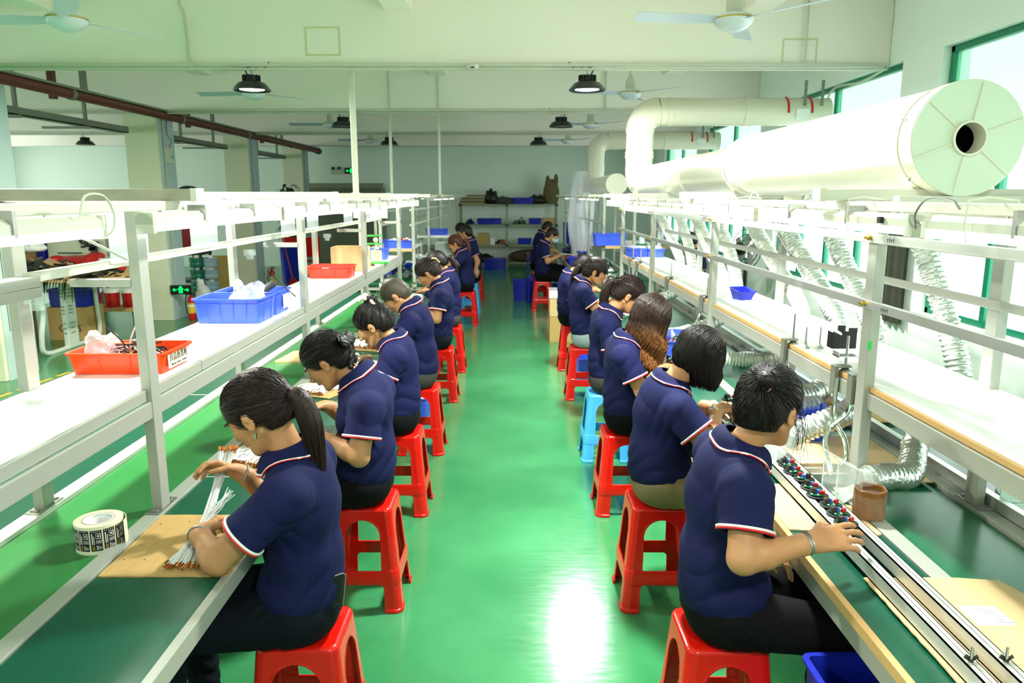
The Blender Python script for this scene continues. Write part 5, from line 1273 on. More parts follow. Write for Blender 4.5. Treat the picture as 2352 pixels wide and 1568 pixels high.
for k in range(NL_):
    a0 = k * 2 * PI / NL_ + .1; w = 2 * PI / NL_
    if 5.2 < (a0 % (2 * PI)) < 0: continue
    sb = MB(); arc(sb, a0 + .03, a0 + w - .03, .012, .078, ro + .0008); sb.obj('sticker', INK, T)
    q = lambda b_, u0, u1, z0, z1: arc(b_, a0 + w * u0, a0 + w * u1, z0, z1, ro + .0012, 1)
    for j in range(5): q(wht, .16 + j * .15, .21 + j * .15, .0725, .0755)
    q(wht, .17, .24, .034, .068); q(wht, .31, .36, .034, .060)
    q(wht, .48, .50, .052, .067); q(wht, .80, .86, .052, .067); q(wht, .48, .86, .0665, .068); q(wht, .48, .86, .0515, .053); q(wht, .60, .72, .057, .063)
    for j in range(4): q(wht, .50 + j * .11, .54 + j * .11, .036, .047); q(wht, .50 + j * .11, .54 + j * .11, .015 + .001 * j, .031 - .002 * j)
    q(gld, .17, .24, .015, .030); q(gld, .28, .36, .015, .030)
wht.obj('white_print', PAPER, T, kind='stuff'); gld.obj('gold_print', GOLD, T, kind='stuff')

# orange crate with cables
T = crate(.345, .245, .078, ORANGE, 'orange crate full of black cables on the left shelf by the near post', (-1.42, 2.735, 1.171), ribs=2)
lb = MB().obox((.1745, 0, .038), (.002, .17, .05), (0, -.02, 0)).obj('paper_label', mat('cream label', srgb(236, 226, 190), .6), T)
text('良品放置框', .030, (.1760, 0, .048), (PI / 2, 0, PI / 2), INK, lb); text('Effective Product Container', .0115, (.1762, 0, .024), (PI / 2, 0, PI / 2), INK, lb)
heap('cable_heap', 'tangle of black cables with copper plugs in the orange crate', 'cables', (-1.40, 2.74, 1.180), 150, (.105, .07, .11), [WIREK, WIREK, WIREK, WIREW, COPPER], (.10, .0028, 0), seed=11, shape='wire', flat=.75)
for k, (dx, dz, m_) in enumerate(((-.03, .13, WIREK), (.02, .135, WIREW))):
    MB().tube(bez([(-1.42 + dx * .3, 2.72, 1.24), (-1.42 + dx * .7, 2.71, 1.28), (-1.42 + dx * 2.2, 2.70, 1.18 + dz + .02)], 10), .003, 6).obj('cable', m_, label='%s cable end standing up out of the orange crate' % ('black' if k == 0 else 'pale'), cat='cable')
blob_bag('crumpled clear bag of cables in the left end of the orange crate', (-1.525, 2.74, 1.178), (.055, .085, .115), seed=3)
# blue crates
T = crate(.335, .255, .125, BLUEC, 'front blue crate of the pair on the left shelf, bags inside', (-1.425, 3.83, 1.171), ribs=4, group='blue crates on the left shelf')
T = crate(.335, .255, .125, BLUEC, 'rear blue crate of the pair on the left shelf, paper label on its end', (-1.425, 4.105, 1.171), ribs=4, group='blue crates on the left shelf')
MB().obox((.170, .02, .06), (.002, .10, .075)).obj('paper_label', PAPER, T)
blob_bag('crumpled clear plastic bag in the front blue crate', (-1.37, 3.86, 1.178), (.095, .09, .17), seed=5)
def tool(loc, rz, label):
    T = thing('hand_tool', label, 'tool', loc, rz)
    MB().tube([(0, 0, 0), (.09, 0, .06)], .022, 12).obj('tool_body', mat('tool grey', srgb(70, 74, 66), .5), T); MB().lathe([(.016, 0), (.018, .012), (.013, .03), (0, .032)], 14, M=Matrix.Rotation(-.9, 3, 'Y'), c=(-.012, 0, .0)).obj('tool_head', CHROME, T)
    MB().tube(bez([(.02, 0, .05), (.08, -.01, .10), (.16, -.02, .02), (.20, -.02, -.02)], 14), .004, 6).obj('power_cord', WIREK, T)
tool((-1.40, 4.10, 1.27), .3, 'grey hand tool with metal nose lying in the rear blue crate')
MB().tube(bez([(-1.56, 4.08, 1.285), (-1.50, 4.05, 1.30), (-1.44, 4.05, 1.29), (-1.40, 4.07, 1.29)], 12), .0035, 6).obj('cable', WIREK, label='black cable hanging over the rear blue crate', cat='cable')
MB().obox((-1.47, 3.80, 1.20), (.09, .015, .006), (0, -.3, .5)).obj('scissors_handle', STEEL, label='metal strip poking out of the front blue crate', cat='metal strip')
# red crate, carton
T = crate(.335, .25, .092, mat('red crate', srgb(240, 62, 44), .3), 'red crate in front of the cardboard box on the left shelf', (-1.425, 5.93, 1.171), ribs=2)
MB().obox((-.02, -.125 - .006, .085), (.05, .003, .012)).obj('paper_label', PAPER, T)
carton(.29, .26, .20, 'open cardboard box behind the red crate on the left shelf', (-1.40, 6.53, 1.171), open_=True, m=CARDL)
# hand press
T = thing('hand_press', 'white hand press with green levers on the left shelf', 'press', (-1.28, 7.1, 1.171))
GRN = mat('press green', srgb(70, 190, 80), .4)
MB().box(-.11, .11, -.05, .05, 0, .02).obj('base_plate', GRN, T, .003); MB().box(-.045, .045, -.035, .035, .02, .13).obj('column_block', WHITEP, T, .004)
MB().lathe([(.025, .13), (.025, .16), (.012, .165), (.012, .24)], 16).obj('ram', WHITEP, T)
MB().box(-.12, .05, -.012, .012, .18, .197).box(-.12, -.10, -.012, .012, .18, .27).box(-.12, .05, -.012, .012, .255, .272).obj('lever_frame', GRN, T, .003)
MB().sphere((.0, -.02, .225), .024).obj('hub', WHITEP, T); MB().box(-.012, .012, -.01, .01, .27, .40).obj('mast', ALU, T); MB().lathe([(.03, .125), (.03, .135), (0, .135)], 12, c=(.02, 0, 0)).obj('collar', DARK, T)
crate(.28, .22, .105, BLUEC, 'blue crate behind the hand press at the end of the left shelf', (-1.40, 7.62, 1.171), ribs=2)
heap('parts_heap', 'few small dark parts on the left shelf beside the press', 'parts', (-1.30, 6.86, 1.171), 10, (.04, .03, .02), [DARK, COPPER], (.03, .02, .012), seed=5)
# far left bench
T = crate(.38, .28, .098, BLUEC, 'blue crate holding red packets on the far left shelf', (-1.41, 9.45, 1.166), ribs=3)
heap('red_packets', 'red packets in the far blue crate', 'packets', (-1.41, 9.45, 1.24), 14, (.15, .11, .04), [REDK, PAPER], (.09, .05, .02), seed=6)
crate(.34, .24, .10, BLUEC, 'blue crate stacked with a red one on the far left bench', (-1.20, 12.1, 1.19), ribs=2); T = thing('riser_stand', 'white riser stand under the far blue crate', 'stand'); MB().box(-1.5, -.92, 11.95, 12.35, 1.15, 1.19).obj('board', SHELFW, T); MB().box(-1.48, -1.44, 12.1, 12.2, .757, 1.15).obj('leg', ALU, T); MB().box(-.98, -.94, 12.1, 12.2, .757, 1.15).obj('leg', ALU, T)
T = crate(.27, .3, .24, mat('frosted crate', srgb(186, 200, 192), .4, alpha=.75), 'translucent grey crate on the far left bench before the reddish ponytail woman', (-.97, 10.85, .905), ribs=2); MB().box(-1.12, -.82, 10.68, 11.0, .75, .90).obj('stand_box', GALV, label='grey box under the translucent crate', cat='box')
for i, (x, y, z, n, ms, l) in enumerate([(-1.35, 9.9, .757, 50, [DARK, PCB, BLUED, GALV], 'jumble of black and teal parts below the far left shelf'), (-1.3, 11.4, .757, 60, [PAPER, GALV, FOAM], 'white and grey packing clutter on the far left bench'), (-1.25, 13.3, .757, 60, [DARK, GALV, FOAM], 'grey clutter at the far end of the left bench')]):
    heap('clutter', l, 'clutter', (x, y, z), n, (.30, .55, .35), ms, (.10, .07, .05), seed=20 + i)
MB().box(-1.9, -1.22, 9.2, 9.9, .35, .38).obj('lower_shelf', TAN, label='lower plywood shelf under the far left bench', cat='shelf')

# ---- right bench
for i, x in enumerate((1.0, 1.077)):
    RAILM = mat('rail aluminium', srgb(200, 203, 196), .35, .35); T = thing('guide_rail', '%s aluminium guide rail carrying circuit modules along the right bench' % ('front' if i == 0 else 'rear'), 'rail', (x, 0, .7625), group='guide rails')
    MB().box(-.015, .015, .85, 3.6, 0, .004).box(-.015, -.012, .85, 3.6, 0, .042).box(.012, .015, .85, 3.6, 0, .042).box(-.015, .015, .85, 3.6, .038, .042).obj('profile', RAILM, T)
    MB().box(-.0015, .0015, .85, 3.6, .0421, .0424).obj('groove', GALV, T)
    MB().tube([(0, 1.47, .042), (0, 1.47, .075)], .0035, 8).obj('bolt', STEEL, T)
    b = MB(); b.lathe([(.006, .0425), (.006, .048), (0, .05)], 10, c=(0, 1.47, 0))
    for s_ in (-1, 1): b.obox((s_ * .009, 1.47, .052), (.012, .002, .010), (0, -s_ * .6, 0))
    b.obj('wing_nut', mat('dark steel', srgb(70, 74, 70), .35, .9), T)
MB().box(.94, 1.14, 1.42, 1.455, .7575, .7622).obj('rail_spacer', ALUB, label='short aluminium cross piece under the guide rails at the wing nuts', cat='spacer')
def module(loc, rz, label, gp='circuit modules on the guide rails'):
    T = thing('circuit_module', label, 'circuit module', loc, rz, gp)
    MB().lathe([(.0, 0), (.034, 0), (.036, .002), (.036, .005), (.031, .006), (.030, .004), (0, .004)], 28).obj('base_disc', DARK, T)
    MB().obox((0, 0, .008), (.046, .036, .002)).obj('circuit_board', PCB, T); MB().obox((-.014, .004, .018), (.017, .016, .017)).obj('relay', mat('relay', srgb(44, 40, 34), .35), T, .001)
    MB().obox((.014, -.006, .0165), (.017, .008, .013), (0, 0, .1)).obj('capacitor', REDK, T, .002); MB().tube([(.002, .006, .009), (.002, .006, .021)], .006, 12).obj('coil', mat('coil', srgb(60, 110, 220), .3), T)
    b = MB()
    for x, y in ((-.019, -.012), (.019, .012), (.0, -.014), (.016, .014)): b.obox((x, y, .0105), (.005, .004, .003))
    b.obj('white_chips', PAPER, T); return T
mod = module((1.04, 2.155, .805), .2, 'x'); ord_ = ['nearest to the reaching hand', 'second', 'third', 'fourth', 'fifth', 'sixth', 'seventh', 'eighth, under the collar']
for i, y in enumerate((2.165, 2.235, 2.305, 2.385, 2.455, 2.535, 2.605, 2.68)):
    T = mod if i == 0 else copy_tree(mod); T.location = (1.038 + .006 * ((i * 7) % 3 - 1), y, .805); T.rotation_euler[2] = [.3, .2, .25, -.3, -.4, 2.7, .2, .1][i]; tag(T, 'round black circuit module on the guide rails, %s' % (ord_[i] if i in (0, 7) else ord_[i] + ' from the reaching hand'))
for i, y in enumerate((3.05, 3.12, 3.19, 3.27, 3.34)):
    T = copy_tree(mod); T.location = (1.038, y, .805); T.rotation_euler[2] = i * .7; tag(T, 'circuit module before the bob haired woman, %s in the row' % ['nearest', 'second', 'third', 'fourth', 'farthest'][i])
module((.952, 3.165, .925), .5, 'circuit module held in the bob haired woman\'s fingers'); module((.905, 4.17, .885), .5, 'circuit module held by the wavy haired woman')
cd = sheetbox([(.965, .9), (1.37, .9), (1.37, 1.80), (1.34, 1.90), (1.21, 1.915), (.975, 1.915)], .7575, .004, 'large cardboard sheet under the guide rails at bottom right', m=CARDL, seed=12)
lb = MB().obox((1.197, 1.722, .7618), (.096, .088, .0006)).obj('paper_label', PAPER, cd)
b = MB(); r_ = random.Random(3)
for k in range(8):
    x = 1.165 + (.04 if k > 3 else .03); w = r_.uniform(.02, .045); b.box(x, x + w, 1.755 - k * .0095, 1.757 - k * .0095, .7621, .7623)
    if k > 3: b.box(1.155, 1.18, 1.755 - k * .0095, 1.7565 - k * .0095, .7621, .7623)
b.obj('fine_print', mat('grey print', srgb(84, 96, 104), .6), lb)
sheetbox([(.885, 2.235), (.985, 2.225), (.992, 2.62), (.885, 2.62)], .7505, .005, 'cardboard sheet with burnt edge under the nearest right woman\'s elbow', m=CARDL, seed=13)
sheetbox([(1.10, 2.18), (1.165, 2.20), (1.165, 2.42), (1.10, 2.46)], .7505, .005, 'torn cardboard strip beside the cardboard core', m=CARDL, seed=15)
sheetbox([(1.10, 2.62), (1.56, 2.62), (1.56, 3.16), (1.10, 3.16)], .758, .004, 'pale cardboard sheet under the round clear hood', m=CARDL, seed=14)
sheetbox([(1.24, 3.36), (1.80, 3.36), (1.80, 3.72), (1.24, 3.9)], .762, .004, 'brown cardboard sheet under the silver hose end', m=CARD, seed=16)
MB().box(.99, 1.165, 2.66, 2.675, .758, .80).obj('cross_profile', ALUB, label='short aluminium profile across the bench by the modules', cat='profile'); MB().box(1.10, 1.40, 2.60, 2.615, .762, .80).obj('cross_profile', ALUB, label='aluminium profile lying across the belt under the square hood', cat='profile')
# cardboard core
T = thing('cardboard_core', 'short brown cardboard core wrapped in film standing by the right near post', 'cardboard core', (1.185, 2.335, .7575))
s = SDF((-.07, -.07, -.002), (.07, .07, .12), .003); X, Y, Z = s.coords(); rad = np.sqrt(X ** 2 + Y ** 2); ang = np.arctan2(Y, X)
s.a = np.maximum(np.maximum(rad - .050 - .0012 * np.sin(ang * 9 + Z * 60), -(rad - .043)), np.maximum(Z - .098 - .002 * np.sin(ang * 5), -Z)).astype(np.float32)
link('core_tube', s.mesh('core_tube', mat('old core', srgb(120, 78, 32), .35, noise=.3, nscale=28)), T)
MB().lathe([(.0505, .0), (.0530, .004), (.0515, .05), (.0520, .078)], 30).obj('film_wrap', mat('film', (.95, .9, .8), .08, alpha=.07, spec=.9, bump=.5, bscale=60), T)
# round clear hood and square clear hood
T = thing('fume_hood', 'round clear funnel hood on the second silver hose', 'hood', (1.04, 2.80, .868)); MR = Matrix.Rotation(PI / 2, 3, 'Y')
MB().lathe([(.092, -.035), (.097, -.03), (.092, -.025), (.075, .01), (.048, .035), (.045, .08), (.043, .08), (.046, .033), (.072, .008), (.089, -.025), (.092, -.035)], 36, M=MR, close=False).obj('funnel', CLEAR, T)
MB().tube([(-.030, .096 * math.cos(a), .096 * math.sin(a)) for a in np.linspace(0, 2 * PI, 33)[:-1]], .004, 8, closed=True).obj('rim', mat('clear rim', (.95, 1, .97), .1, alpha=.6, spec=.9), T); MB().tube([(.06, 0, .045), (.06, 0, .065)], .009, 10).obj('clamp_screw', STEEL, T)
T = thing('fume_hood', 'clear square pyramid hood on the nearest silver hose', 'hood', (1.14, 2.40, .862))
b = MB(); A_, B_ = [(-.065, -.055, -.085), (-.065, .055, -.085), (-.065, .055, .085), (-.065, -.055, .085)], [(.035, -.03, -.032), (.035, .03, -.032), (.035, .03, .032), (.035, -.03, .032)]
b.add(A_ + B_, [(0, 1, 5, 4), (1, 2, 6, 5), (2, 3, 7, 6), (3, 0, 4, 7)]); b.obj('pyramid', mat('clear acrylic', (.9, 1, .95), .1, alpha=.34, spec=.9), T)
MB().tube([A_[0], A_[1], A_[2], A_[3]], .0022, 6, closed=True).tube([A_[3], B_[3]], .002, 6).tube([A_[0], B_[0]], .002, 6).obj('bright_edges', MATS['clear rim'], T); MB().tube([(.035, 0, 0), (.07, 0, 0)], .032, 20, caps=False).obj('spigot', CLEAR, T)
for x, y, z, l in ((1.02, 4.30, .90, 'round clear hood before the wavy haired woman'), (1.0, 5.2, .86, 'round clear hood before the high ponytail woman')):
    T = thing('fume_hood', l, 'hood', (x, y, z)); MB().lathe([(.085, -.03), (.088, -.025), (.07, .0), (.045, .03), (.043, .07)], 28, M=MR).obj('funnel', CLEAR, T)
hose([(1.62, 4.15, .93), (1.45, 4.28, .86), (1.25, 4.32, .86), (1.09, 4.30, .90)], .042, 'white hose curving to the wavy haired woman\'s hood', HOSEW)
# gooseneck arms with spring clamps, and the black bracket
def goose(pts, clampy, label):
    T = thing('gooseneck_arm', label, 'gooseneck arm'); y = clampy
    MB().tube(bez(pts, 40), .0085, 10).obj('flexible_tube', CHROME, T)
    MB().box(1.178, 1.193, y - .02, y + .02, 1.085, 1.19).box(1.178, 1.24, y - .02, y + .02, 1.185, 1.192).obj('clamp_plate', GALV, T, .002)
    MB().lathe([(.02, 1.171), (.020, 1.175), (.006, 1.186), (.005, 1.30), (.0, 1.30)], 14, c=(1.225, y, 0)).obj('screw_post', STEEL, T); return T
goose([(1.188, 2.66, 1.15), (1.186, 2.66, 1.08), (1.19, 2.66, .99), (1.215, 2.62, .93), (1.21, 2.58, .87), (1.17, 2.55, .84), (1.12, 2.56, .86)], 2.68, 'chrome gooseneck arm clamped on the right shelf, far one of the near pair')
goose([(1.188, 2.54, 1.15), (1.186, 2.54, 1.10), (1.185, 2.55, 1.05), (1.14, 2.57, .99), (1.115, 2.55, .94), (1.11, 2.50, .89), (1.10, 2.45, .86)], 2.54, 'chrome gooseneck arm clamped on the right shelf, near one of the pair')
goose([(1.188, 4.66, 1.15), (1.185, 4.66, 1.08), (1.15, 4.62, 1.02), (1.08, 4.5, .93), (1.04, 4.42, .90)], 4.66, 'chrome gooseneck arm near the second right post'); goose([(1.188, 5.75, 1.15), (1.185, 5.75, 1.05), (1.18, 5.72, .98), (1.12, 5.7, .90)], 5.75, 'chrome gooseneck arm before the third right post')
goose([(1.188, 7.15, 1.15), (1.186, 7.15, 1.0), (1.17, 7.13, .9)], 7.15, 'chrome gooseneck arm near the shelf end, first'); goose([(1.188, 7.6, 1.15), (1.186, 7.6, 1.0), (1.17, 7.6, .9)], 7.6, 'chrome gooseneck arm near the shelf end, second')
goose([(1.21, 3.22, 1.09), (1.21, 3.2, 1.0), (1.20, 3.15, .93)], 3.2, 'chrome gooseneck arm beside the hose elbow')
T = thing('metal_bracket', 'black folded metal bracket held up above the right shelf', 'bracket', (1.262, 2.79, 1.232))
BK = mat('black steel', srgb(30, 30, 32), .35, .3)
b = MB(); b.prism([(-.045, 0), (.045, 0), (.045, .078), (.012, .078), (.012, .066), (0, .066), (0, .088), (-.03, .088), (-.03, .07), (-.012, .058), (-.012, .05), (-.045, .066)], -.0015, .0015, Matrix.Rotation(PI / 2, 4, 'X')); b.obj('face_plate', BK, T)
MB().box(-.045, .047, -.0, .05, -.002, .001).box(-.045, -.042, 0, .05, 0, .06).obj('folded_flange', BK, T); MB().lathe([(.004, -.0), (.006, .003), (0, .004)], 10, M=Matrix.Rotation(PI / 2, 3, 'X'), c=(.012, -.001, .04)).obj('rivet', PAPER, T)
MB().box(1.19, 1.265, 2.67, 2.72, 1.222, 1.226).box(1.19, 1.194, 2.67, 2.72, 1.222, 1.24).obj('support_plate', ALUB, label='small aluminium plate on top of the screw post under the black bracket', cat='plate')
for k in range(2): MB().lathe([(.02, 1.171), (.005, 1.185), (.004, 1.26), (0, 1.26)], 10, c=(1.24 + k * .06, 3.1, 0)).obj('thin_post', STEEL, label='thin steel post on the right shelf, %s one' % ('left' if k == 0 else 'right'), cat='post')
# small blue bin
T = thing('storage_bin', 'small blue bin standing alone on the right shelf', 'bin', (1.43, 4.62, 1.171), .25)
b = MB(); vs = [(-.035, -.045, 0), (.035, -.045, 0), (.04, .045, 0), (-.04, .045, 0), (-.055, -.065, .05), (.055, -.065, .05), (.06, .055, .07), (-.06, .055, .07)]
iv = [(x * .93, y * .93, z + (.003 if z == 0 else 0)) for x, y, z in vs]; b.add(vs + iv, [(3, 2, 1, 0), (0, 1, 5, 4), (1, 2, 6, 5), (2, 3, 7, 6), (3, 0, 4, 7), (8, 9, 10, 11), (12, 13, 9, 8), (13, 14, 10, 9), (14, 15, 11, 10), (15, 12, 8, 11), (4, 5, 13, 12), (5, 6, 14, 13), (6, 7, 15, 14), (7, 4, 12, 15)]); b.obj('bin_shell', BLUED, T, .002)
MB().tube([(-.055, -.065, .05), (.055, -.065, .05), (.06, .055, .07), (-.06, .055, .07)], .004, 6, closed=True).obj('bin_rim', BLUED, T)
MB().tube(bez([(1.24, 5.75, 1.173), (1.30, 5.5, 1.173), (1.34, 5.2, 1.173), (1.45, 4.9, 1.173), (1.58, 4.7, 1.173)], 30), .0025, 6).obj('cable', WIREW, label='thin pale cable lying across the right shelf', cat='cable')
# pcb crate on the bench
crate(.30, .46, .12, BLUEC, 'blue crate full of circuit parts between the wavy and bob haired women', (1.19, 4.93, .762), -.3, ribs=2)
heap('circuit_parts', 'red black and green circuit parts in the blue crate', 'circuit parts', (1.19, 4.93, .825), 190, (.125, .19, .10), [DARK, DARK, REDK, PCB, PCB, STEEL], (.022, .018, .014), seed=31, flat=.7)
crate(.30, .30, .11, BLUEC, 'blue crate on the right bench behind the round clear hood', (1.25, 3.25, .762), -.3, ribs=2)
for x, y, n, l in ((1.0, 5.15, 60, 'loose circuit parts before the high ponytail woman'), (1.02, 6.6, 60, 'loose circuit parts before the fringe haired woman')):
    heap('circuit_parts', l, 'circuit parts', (x, y, .757), n, (.08, .25, .10), [DARK, REDK, PCB, STEEL, PAPER, mat('coil', srgb(60, 110, 220), .3)], (.03, .024, .02), seed=int(y * 10))
# foam, profiles
MB().prism([(1.44, 4.60), (1.60, 4.66), (1.60, 4.84), (1.44, 4.78)], .757, .80).obj('foam_block', FOAM, label='white foam block lying across the right rear rail', cat='foam', bevel=.006)
MB().box(1.62, 1.84, 4.93, 4.96, .755, .79).box(1.62, 1.84, 4.93, 5.0, .755, .759).obj('angle_profile', FOAM, label='pale angle profile behind the foam block', cat='profile')
MB().prism([(1.65, 2.30), (1.95, 2.10), (2.0, 2.25), (1.72, 2.52)], .755, .79).obj('foam_block', FOAM, label='large white foam slab beside the right rear post', cat='foam', bevel=.008)
MB().box(1.66, 1.97, 2.36, 2.40, .792, .796).box(1.66, 1.97, 2.398, 2.402, .792, .825).obj('angle_profile', mat('pale green profile', srgb(206, 232, 220), .35), label='pale angle profile lying on the foam slab', cat='profile')
# end of right shelf
for i, (x, y, L) in enumerate(((1.33, 8.02, .22), (1.51, 7.95, .16))): crate(L, .26, .09, BLUEC, 'blue crate covered with clear film at the right shelf end, %s one' % ('left' if i == 0 else 'right'), (x, y, 1.171), ribs=1); blob_bag('clear film bag over the %s crate at the right shelf end' % ('left' if i == 0 else 'right'), (x, y, 1.25), (L * .45, .11, .03), seed=i + 8)
crate(.40, .30, .15, BLUEC, 'large pale blue crate on the far right shelf', (1.27, 9.87, 1.171), ribs=1)
MB().box(1.62, 1.75, 9.75, 9.85, 1.171, 1.19).obj('green_box', PCB, label='small teal box on the far right shelf', cat='box'); MB().lathe([(.035, 0), (.035, .09), (.015, .11), (.015, .13), (0, .13)], 14).obj('bottle', FOAM, label='white bottle on the far right shelf', cat='bottle', loc=(1.72, 10.0, 1.171))
for i, (x, y, z, n, ms, l) in enumerate([(1.2, 10.3, .757, 60, [DARK, PCB, GALV, PAPER], 'clutter of parts and bags under the far right shelf'), (1.15, 12.3, .757, 70, [GALV, PAPER, REDK, BLUED, DARK], 'clutter before the masked man'), (1.25, 14.3, .757, 60, [BLUED, GALV, DARK], 'clutter at the far end of the right bench')]):
    heap('clutter', l, 'clutter', (x, y, z), n, (.26, .8, .3), ms, (.09, .07, .04), seed=40 + i)
MB().obox((.87, 12.0, .89), (.20, .14, .004), (0, .1, .2)).obj('paper_sheet', PAPER, label='white paper held by the masked man', cat='paper')
crate(.3, .25, .12, BLUED, 'deep blue crate on the bench before the masked man', (1.02, 11.6, .757), ribs=1); crate(.32, .5, .18, BLUEC, 'blue crate with bottles behind the hanging bags', (1.35, 12.6, 1.0), ribs=1); MB().box(1.18, 1.52, 12.3, 12.9, .757, 1.0).obj('stand_box', GALV, label='grey stand under the blue crate behind the hanging bags', cat='box')
# hanging clear bags
bm_ = mat('hanging film', (.86, .86, .95), .12, alpha=.45, spec=1.0, bump=.6, bscale=14)
for i, (x, y, z0, z1, w) in enumerate(((1.14, 12.25, .92, 1.86, .10), (1.02, 12.35, .80, 1.86, .09), (1.26, 12.35, .95, 1.86, .08), (1.16, 12.75, 1.6, 2.2, .17))):
    b = MB(); ph = i * 1.3
    b.grid(lambda u, v: (x + (w * (.45 + .55 * math.sin(PI * min(1, v * .7 + .15))) + .012 * math.sin(u * 37 + ph + v * 6)) * math.cos(u * 2 * PI) + .05 * math.sin(v * 5 + ph) * (1 - v), y + (w * .6 + .012 * math.sin(u * 31 + ph)) * math.sin(u * 2 * PI), z0 + (z1 - z0) * v), 40, 12)
    b.obj('hanging_bag', bm_, label='translucent plastic bag hanging over the far right bench, %s' % ['middle one', 'left one', 'right one', 'upper one round the duct'][i], cat='bag', group='hanging bags')

# tote, cartons on the floor
crate(.42, .46, .52, BLUED, 'deep blue tote on the floor at bottom right by the nearest woman\'s legs', (1.045, 1.69, 0), ribs=2, rimw=.014)
for z, l in ((0, 'lower'), (.325, 'upper')): carton(.30, .30, .32, '%s of two taped cardboard boxes standing in the aisle at right' % l, (.62, 9.35, z), m=CARDL if z else CARD)
MB().box(.46, .78, 9.19, 9.51, .648, .655).box(.458, .782, 9.188, 9.19, .56, .655).obj('film_cover', mat('film cover', (.9, .9, .95), .1, alpha=.5, spec=.9), label='clear film over the top of the stacked cardboard boxes', cat='film')
crate(.34, .5, .26, BLUEC, 'blue crate on the floor under the red stools at right', (.80, 7.3, 0), ribs=2); crate(.36, .4, .22, BLUEC, 'blue crate on the floor behind the stools at left', (-.86, 5.95, 0), ribs=2); heap('white_gloves', 'white gloves in the blue floor crate at left', 'gloves', (-.86, 5.95, .15), 20, (.13, .15, .06), [PAPER], (.09, .04, .015), seed=9)
crate(.55, .40, .27, BLUED, 'deep blue crate on the floor in front of the back rack', (-.42, 18.75, 0), ribs=2)
for x, y, l in ((.85, 12.4, 'behind the masked man'), (.86, 11.3, 'in front of the masked man'), (.2, 13.2, 'left of the far stool')): crate(.36, .4, .35, BLUED, 'deep blue crate on the floor %s' % l, (x, y, 0), ribs=1)
T = thing('plastic_chair', 'blue plastic chair back behind the masked man', 'chair', (.28, 12.75, 0))
MB().box(-.02, .0, -.2, .2, .45, .85).obj('backrest', BLUED, T, .01); MB().box(-.02, .38, -.2, .2, .43, .46).obj('seat', BLUED, T, .01)
for sx in (0, .36):
    for sy in (-.18, .18): MB().tube([(sx, sy, 0), (sx, sy, .44)], .014, 8).obj('leg', BLUED, T)

# phone and jewellery
T = thing('smartphone', 'black smartphone tucked in the nearest woman\'s back pocket', 'phone', (-.540, 2.10, .62))
p_ = MB().obox((0, 0, 0), (.05, .012, .10), (.05, .12, .9)).obj('phone_body', DARK, T, .003); MB().obox((.025, .0, .002), (.004, .013, .098), (.05, .12, .9)).obj('chrome_edge', STEEL, T)
def bangle(w, h, n_, off, label, m=STEEL, r=.029, sgn=1, org=(0, 0, 0)):
    d = nrm(h - w); c_ = w - d * off; a1 = nrm(np.cross(d, A(.2, .1, 1))); a2 = np.cross(d, a1)
    pts = []
    for k in range(24):
        q = c_ + (a1 * math.cos(k * PI / 12) + a2 * math.sin(k * PI / 12)) * r; pts.append((org[0] + sgn * q[0], org[1] + sgn * q[1], org[2] + q[2]))
    return MB().tube(pts, .0028, 6, closed=True).obj('bracelet', m, label=label, cat='bracelet')
bangle(i1['wn'], i1['hn'], 1, .022, 'silver bangle on the nearest left woman\'s near wrist', org=(-.65, 2.15, 0), sgn=-1)
bangle(i1['wf'], i1['hf'], 1, .018, 'braided silver bracelet on the nearest left woman\'s far wrist', org=(-.65, 2.15, 0), sgn=-1)
bangle(j1['wn'], j1['hn'], 1, .012, 'thin silver bangle on the nearest right woman\'s wrist', org=(.65, 2.14, 0)); bangle(j1['wn'], j1['hn'], 1, .019, 'second thin silver bangle on the nearest right woman\'s wrist', org=(.65, 2.14, 0))
bangle(j2['wn'], j2['hn'], 1, .02, 'pale cuff band on the bob haired woman\'s wrist', org=(.65, 3.17, 0), m=FOAM, r=.028)
def hang(T, info, name, build): return build(T, info)
# earring, bow, scarf, clip, mark on the polo: parts of the people
def on(T, info, p): return info['head'] + info['M'] @ A(*p)
q = on(L1, i1, (-.004, .084, -.045)); MB().tube([q, q + A(0, 0, -.018)], .0035, 8).obj('earring', CHROME, L1)
BOWM = mat('black satin', srgb(12, 12, 13), .4, spec=.3)
tq = i2['tie']; s = SDF(tq - .13, tq + .13, .004); Mh = i2['M']
wl = lambda x, y, z: tq + Mh @ A(x, y, z)
s.ell(wl(-.03, 0, 0), (.022, .022, .022), Mh, .01); s.ell(wl(-.030, .052, .014), (.015, .048, .034), Mh, .010); s.ell(wl(-.030, -.052, .014), (.015, .048, .034), Mh, .010)
for sd in (1, -1):
    for u_ in (.0, .5, 1.0): s.cone(wl(-.03, sd * (.006 + .01 * u_), -.01), wl(-.03, sd * (.014 + .034 * u_), -.02) + A(0, 0, -.10 + .012 * u_), .009, .011, .006)
X, Y, Z = s.coords(); s.a = (s.a + .002 * np.sin(Y * 150 + 6 * np.sin(Z * 50)) ).astype(np.float32)
bw_ = link('hair_bow', s.mesh('hair_bow', BOWM), L2)
b = MB(); r_ = random.Random(2)
for k in range(8): b.sphere(tuple(wl(-.05, .03 - .008 * k, -.03) + A(0, 0, -.06 + r_.uniform(-.03, .02))), .0045, 8, 5)
b.obj('pearls', PAPER, bw_, kind='stuff')
q = i3['tie']; sc_ = MB()
sc_.tube([q + i3['M'] @ A(-.012, .036 * math.cos(a), .030 * math.sin(a) - .004) for a in np.linspace(0, 2 * PI, 18)[:-1]], .009, 8, closed=True)
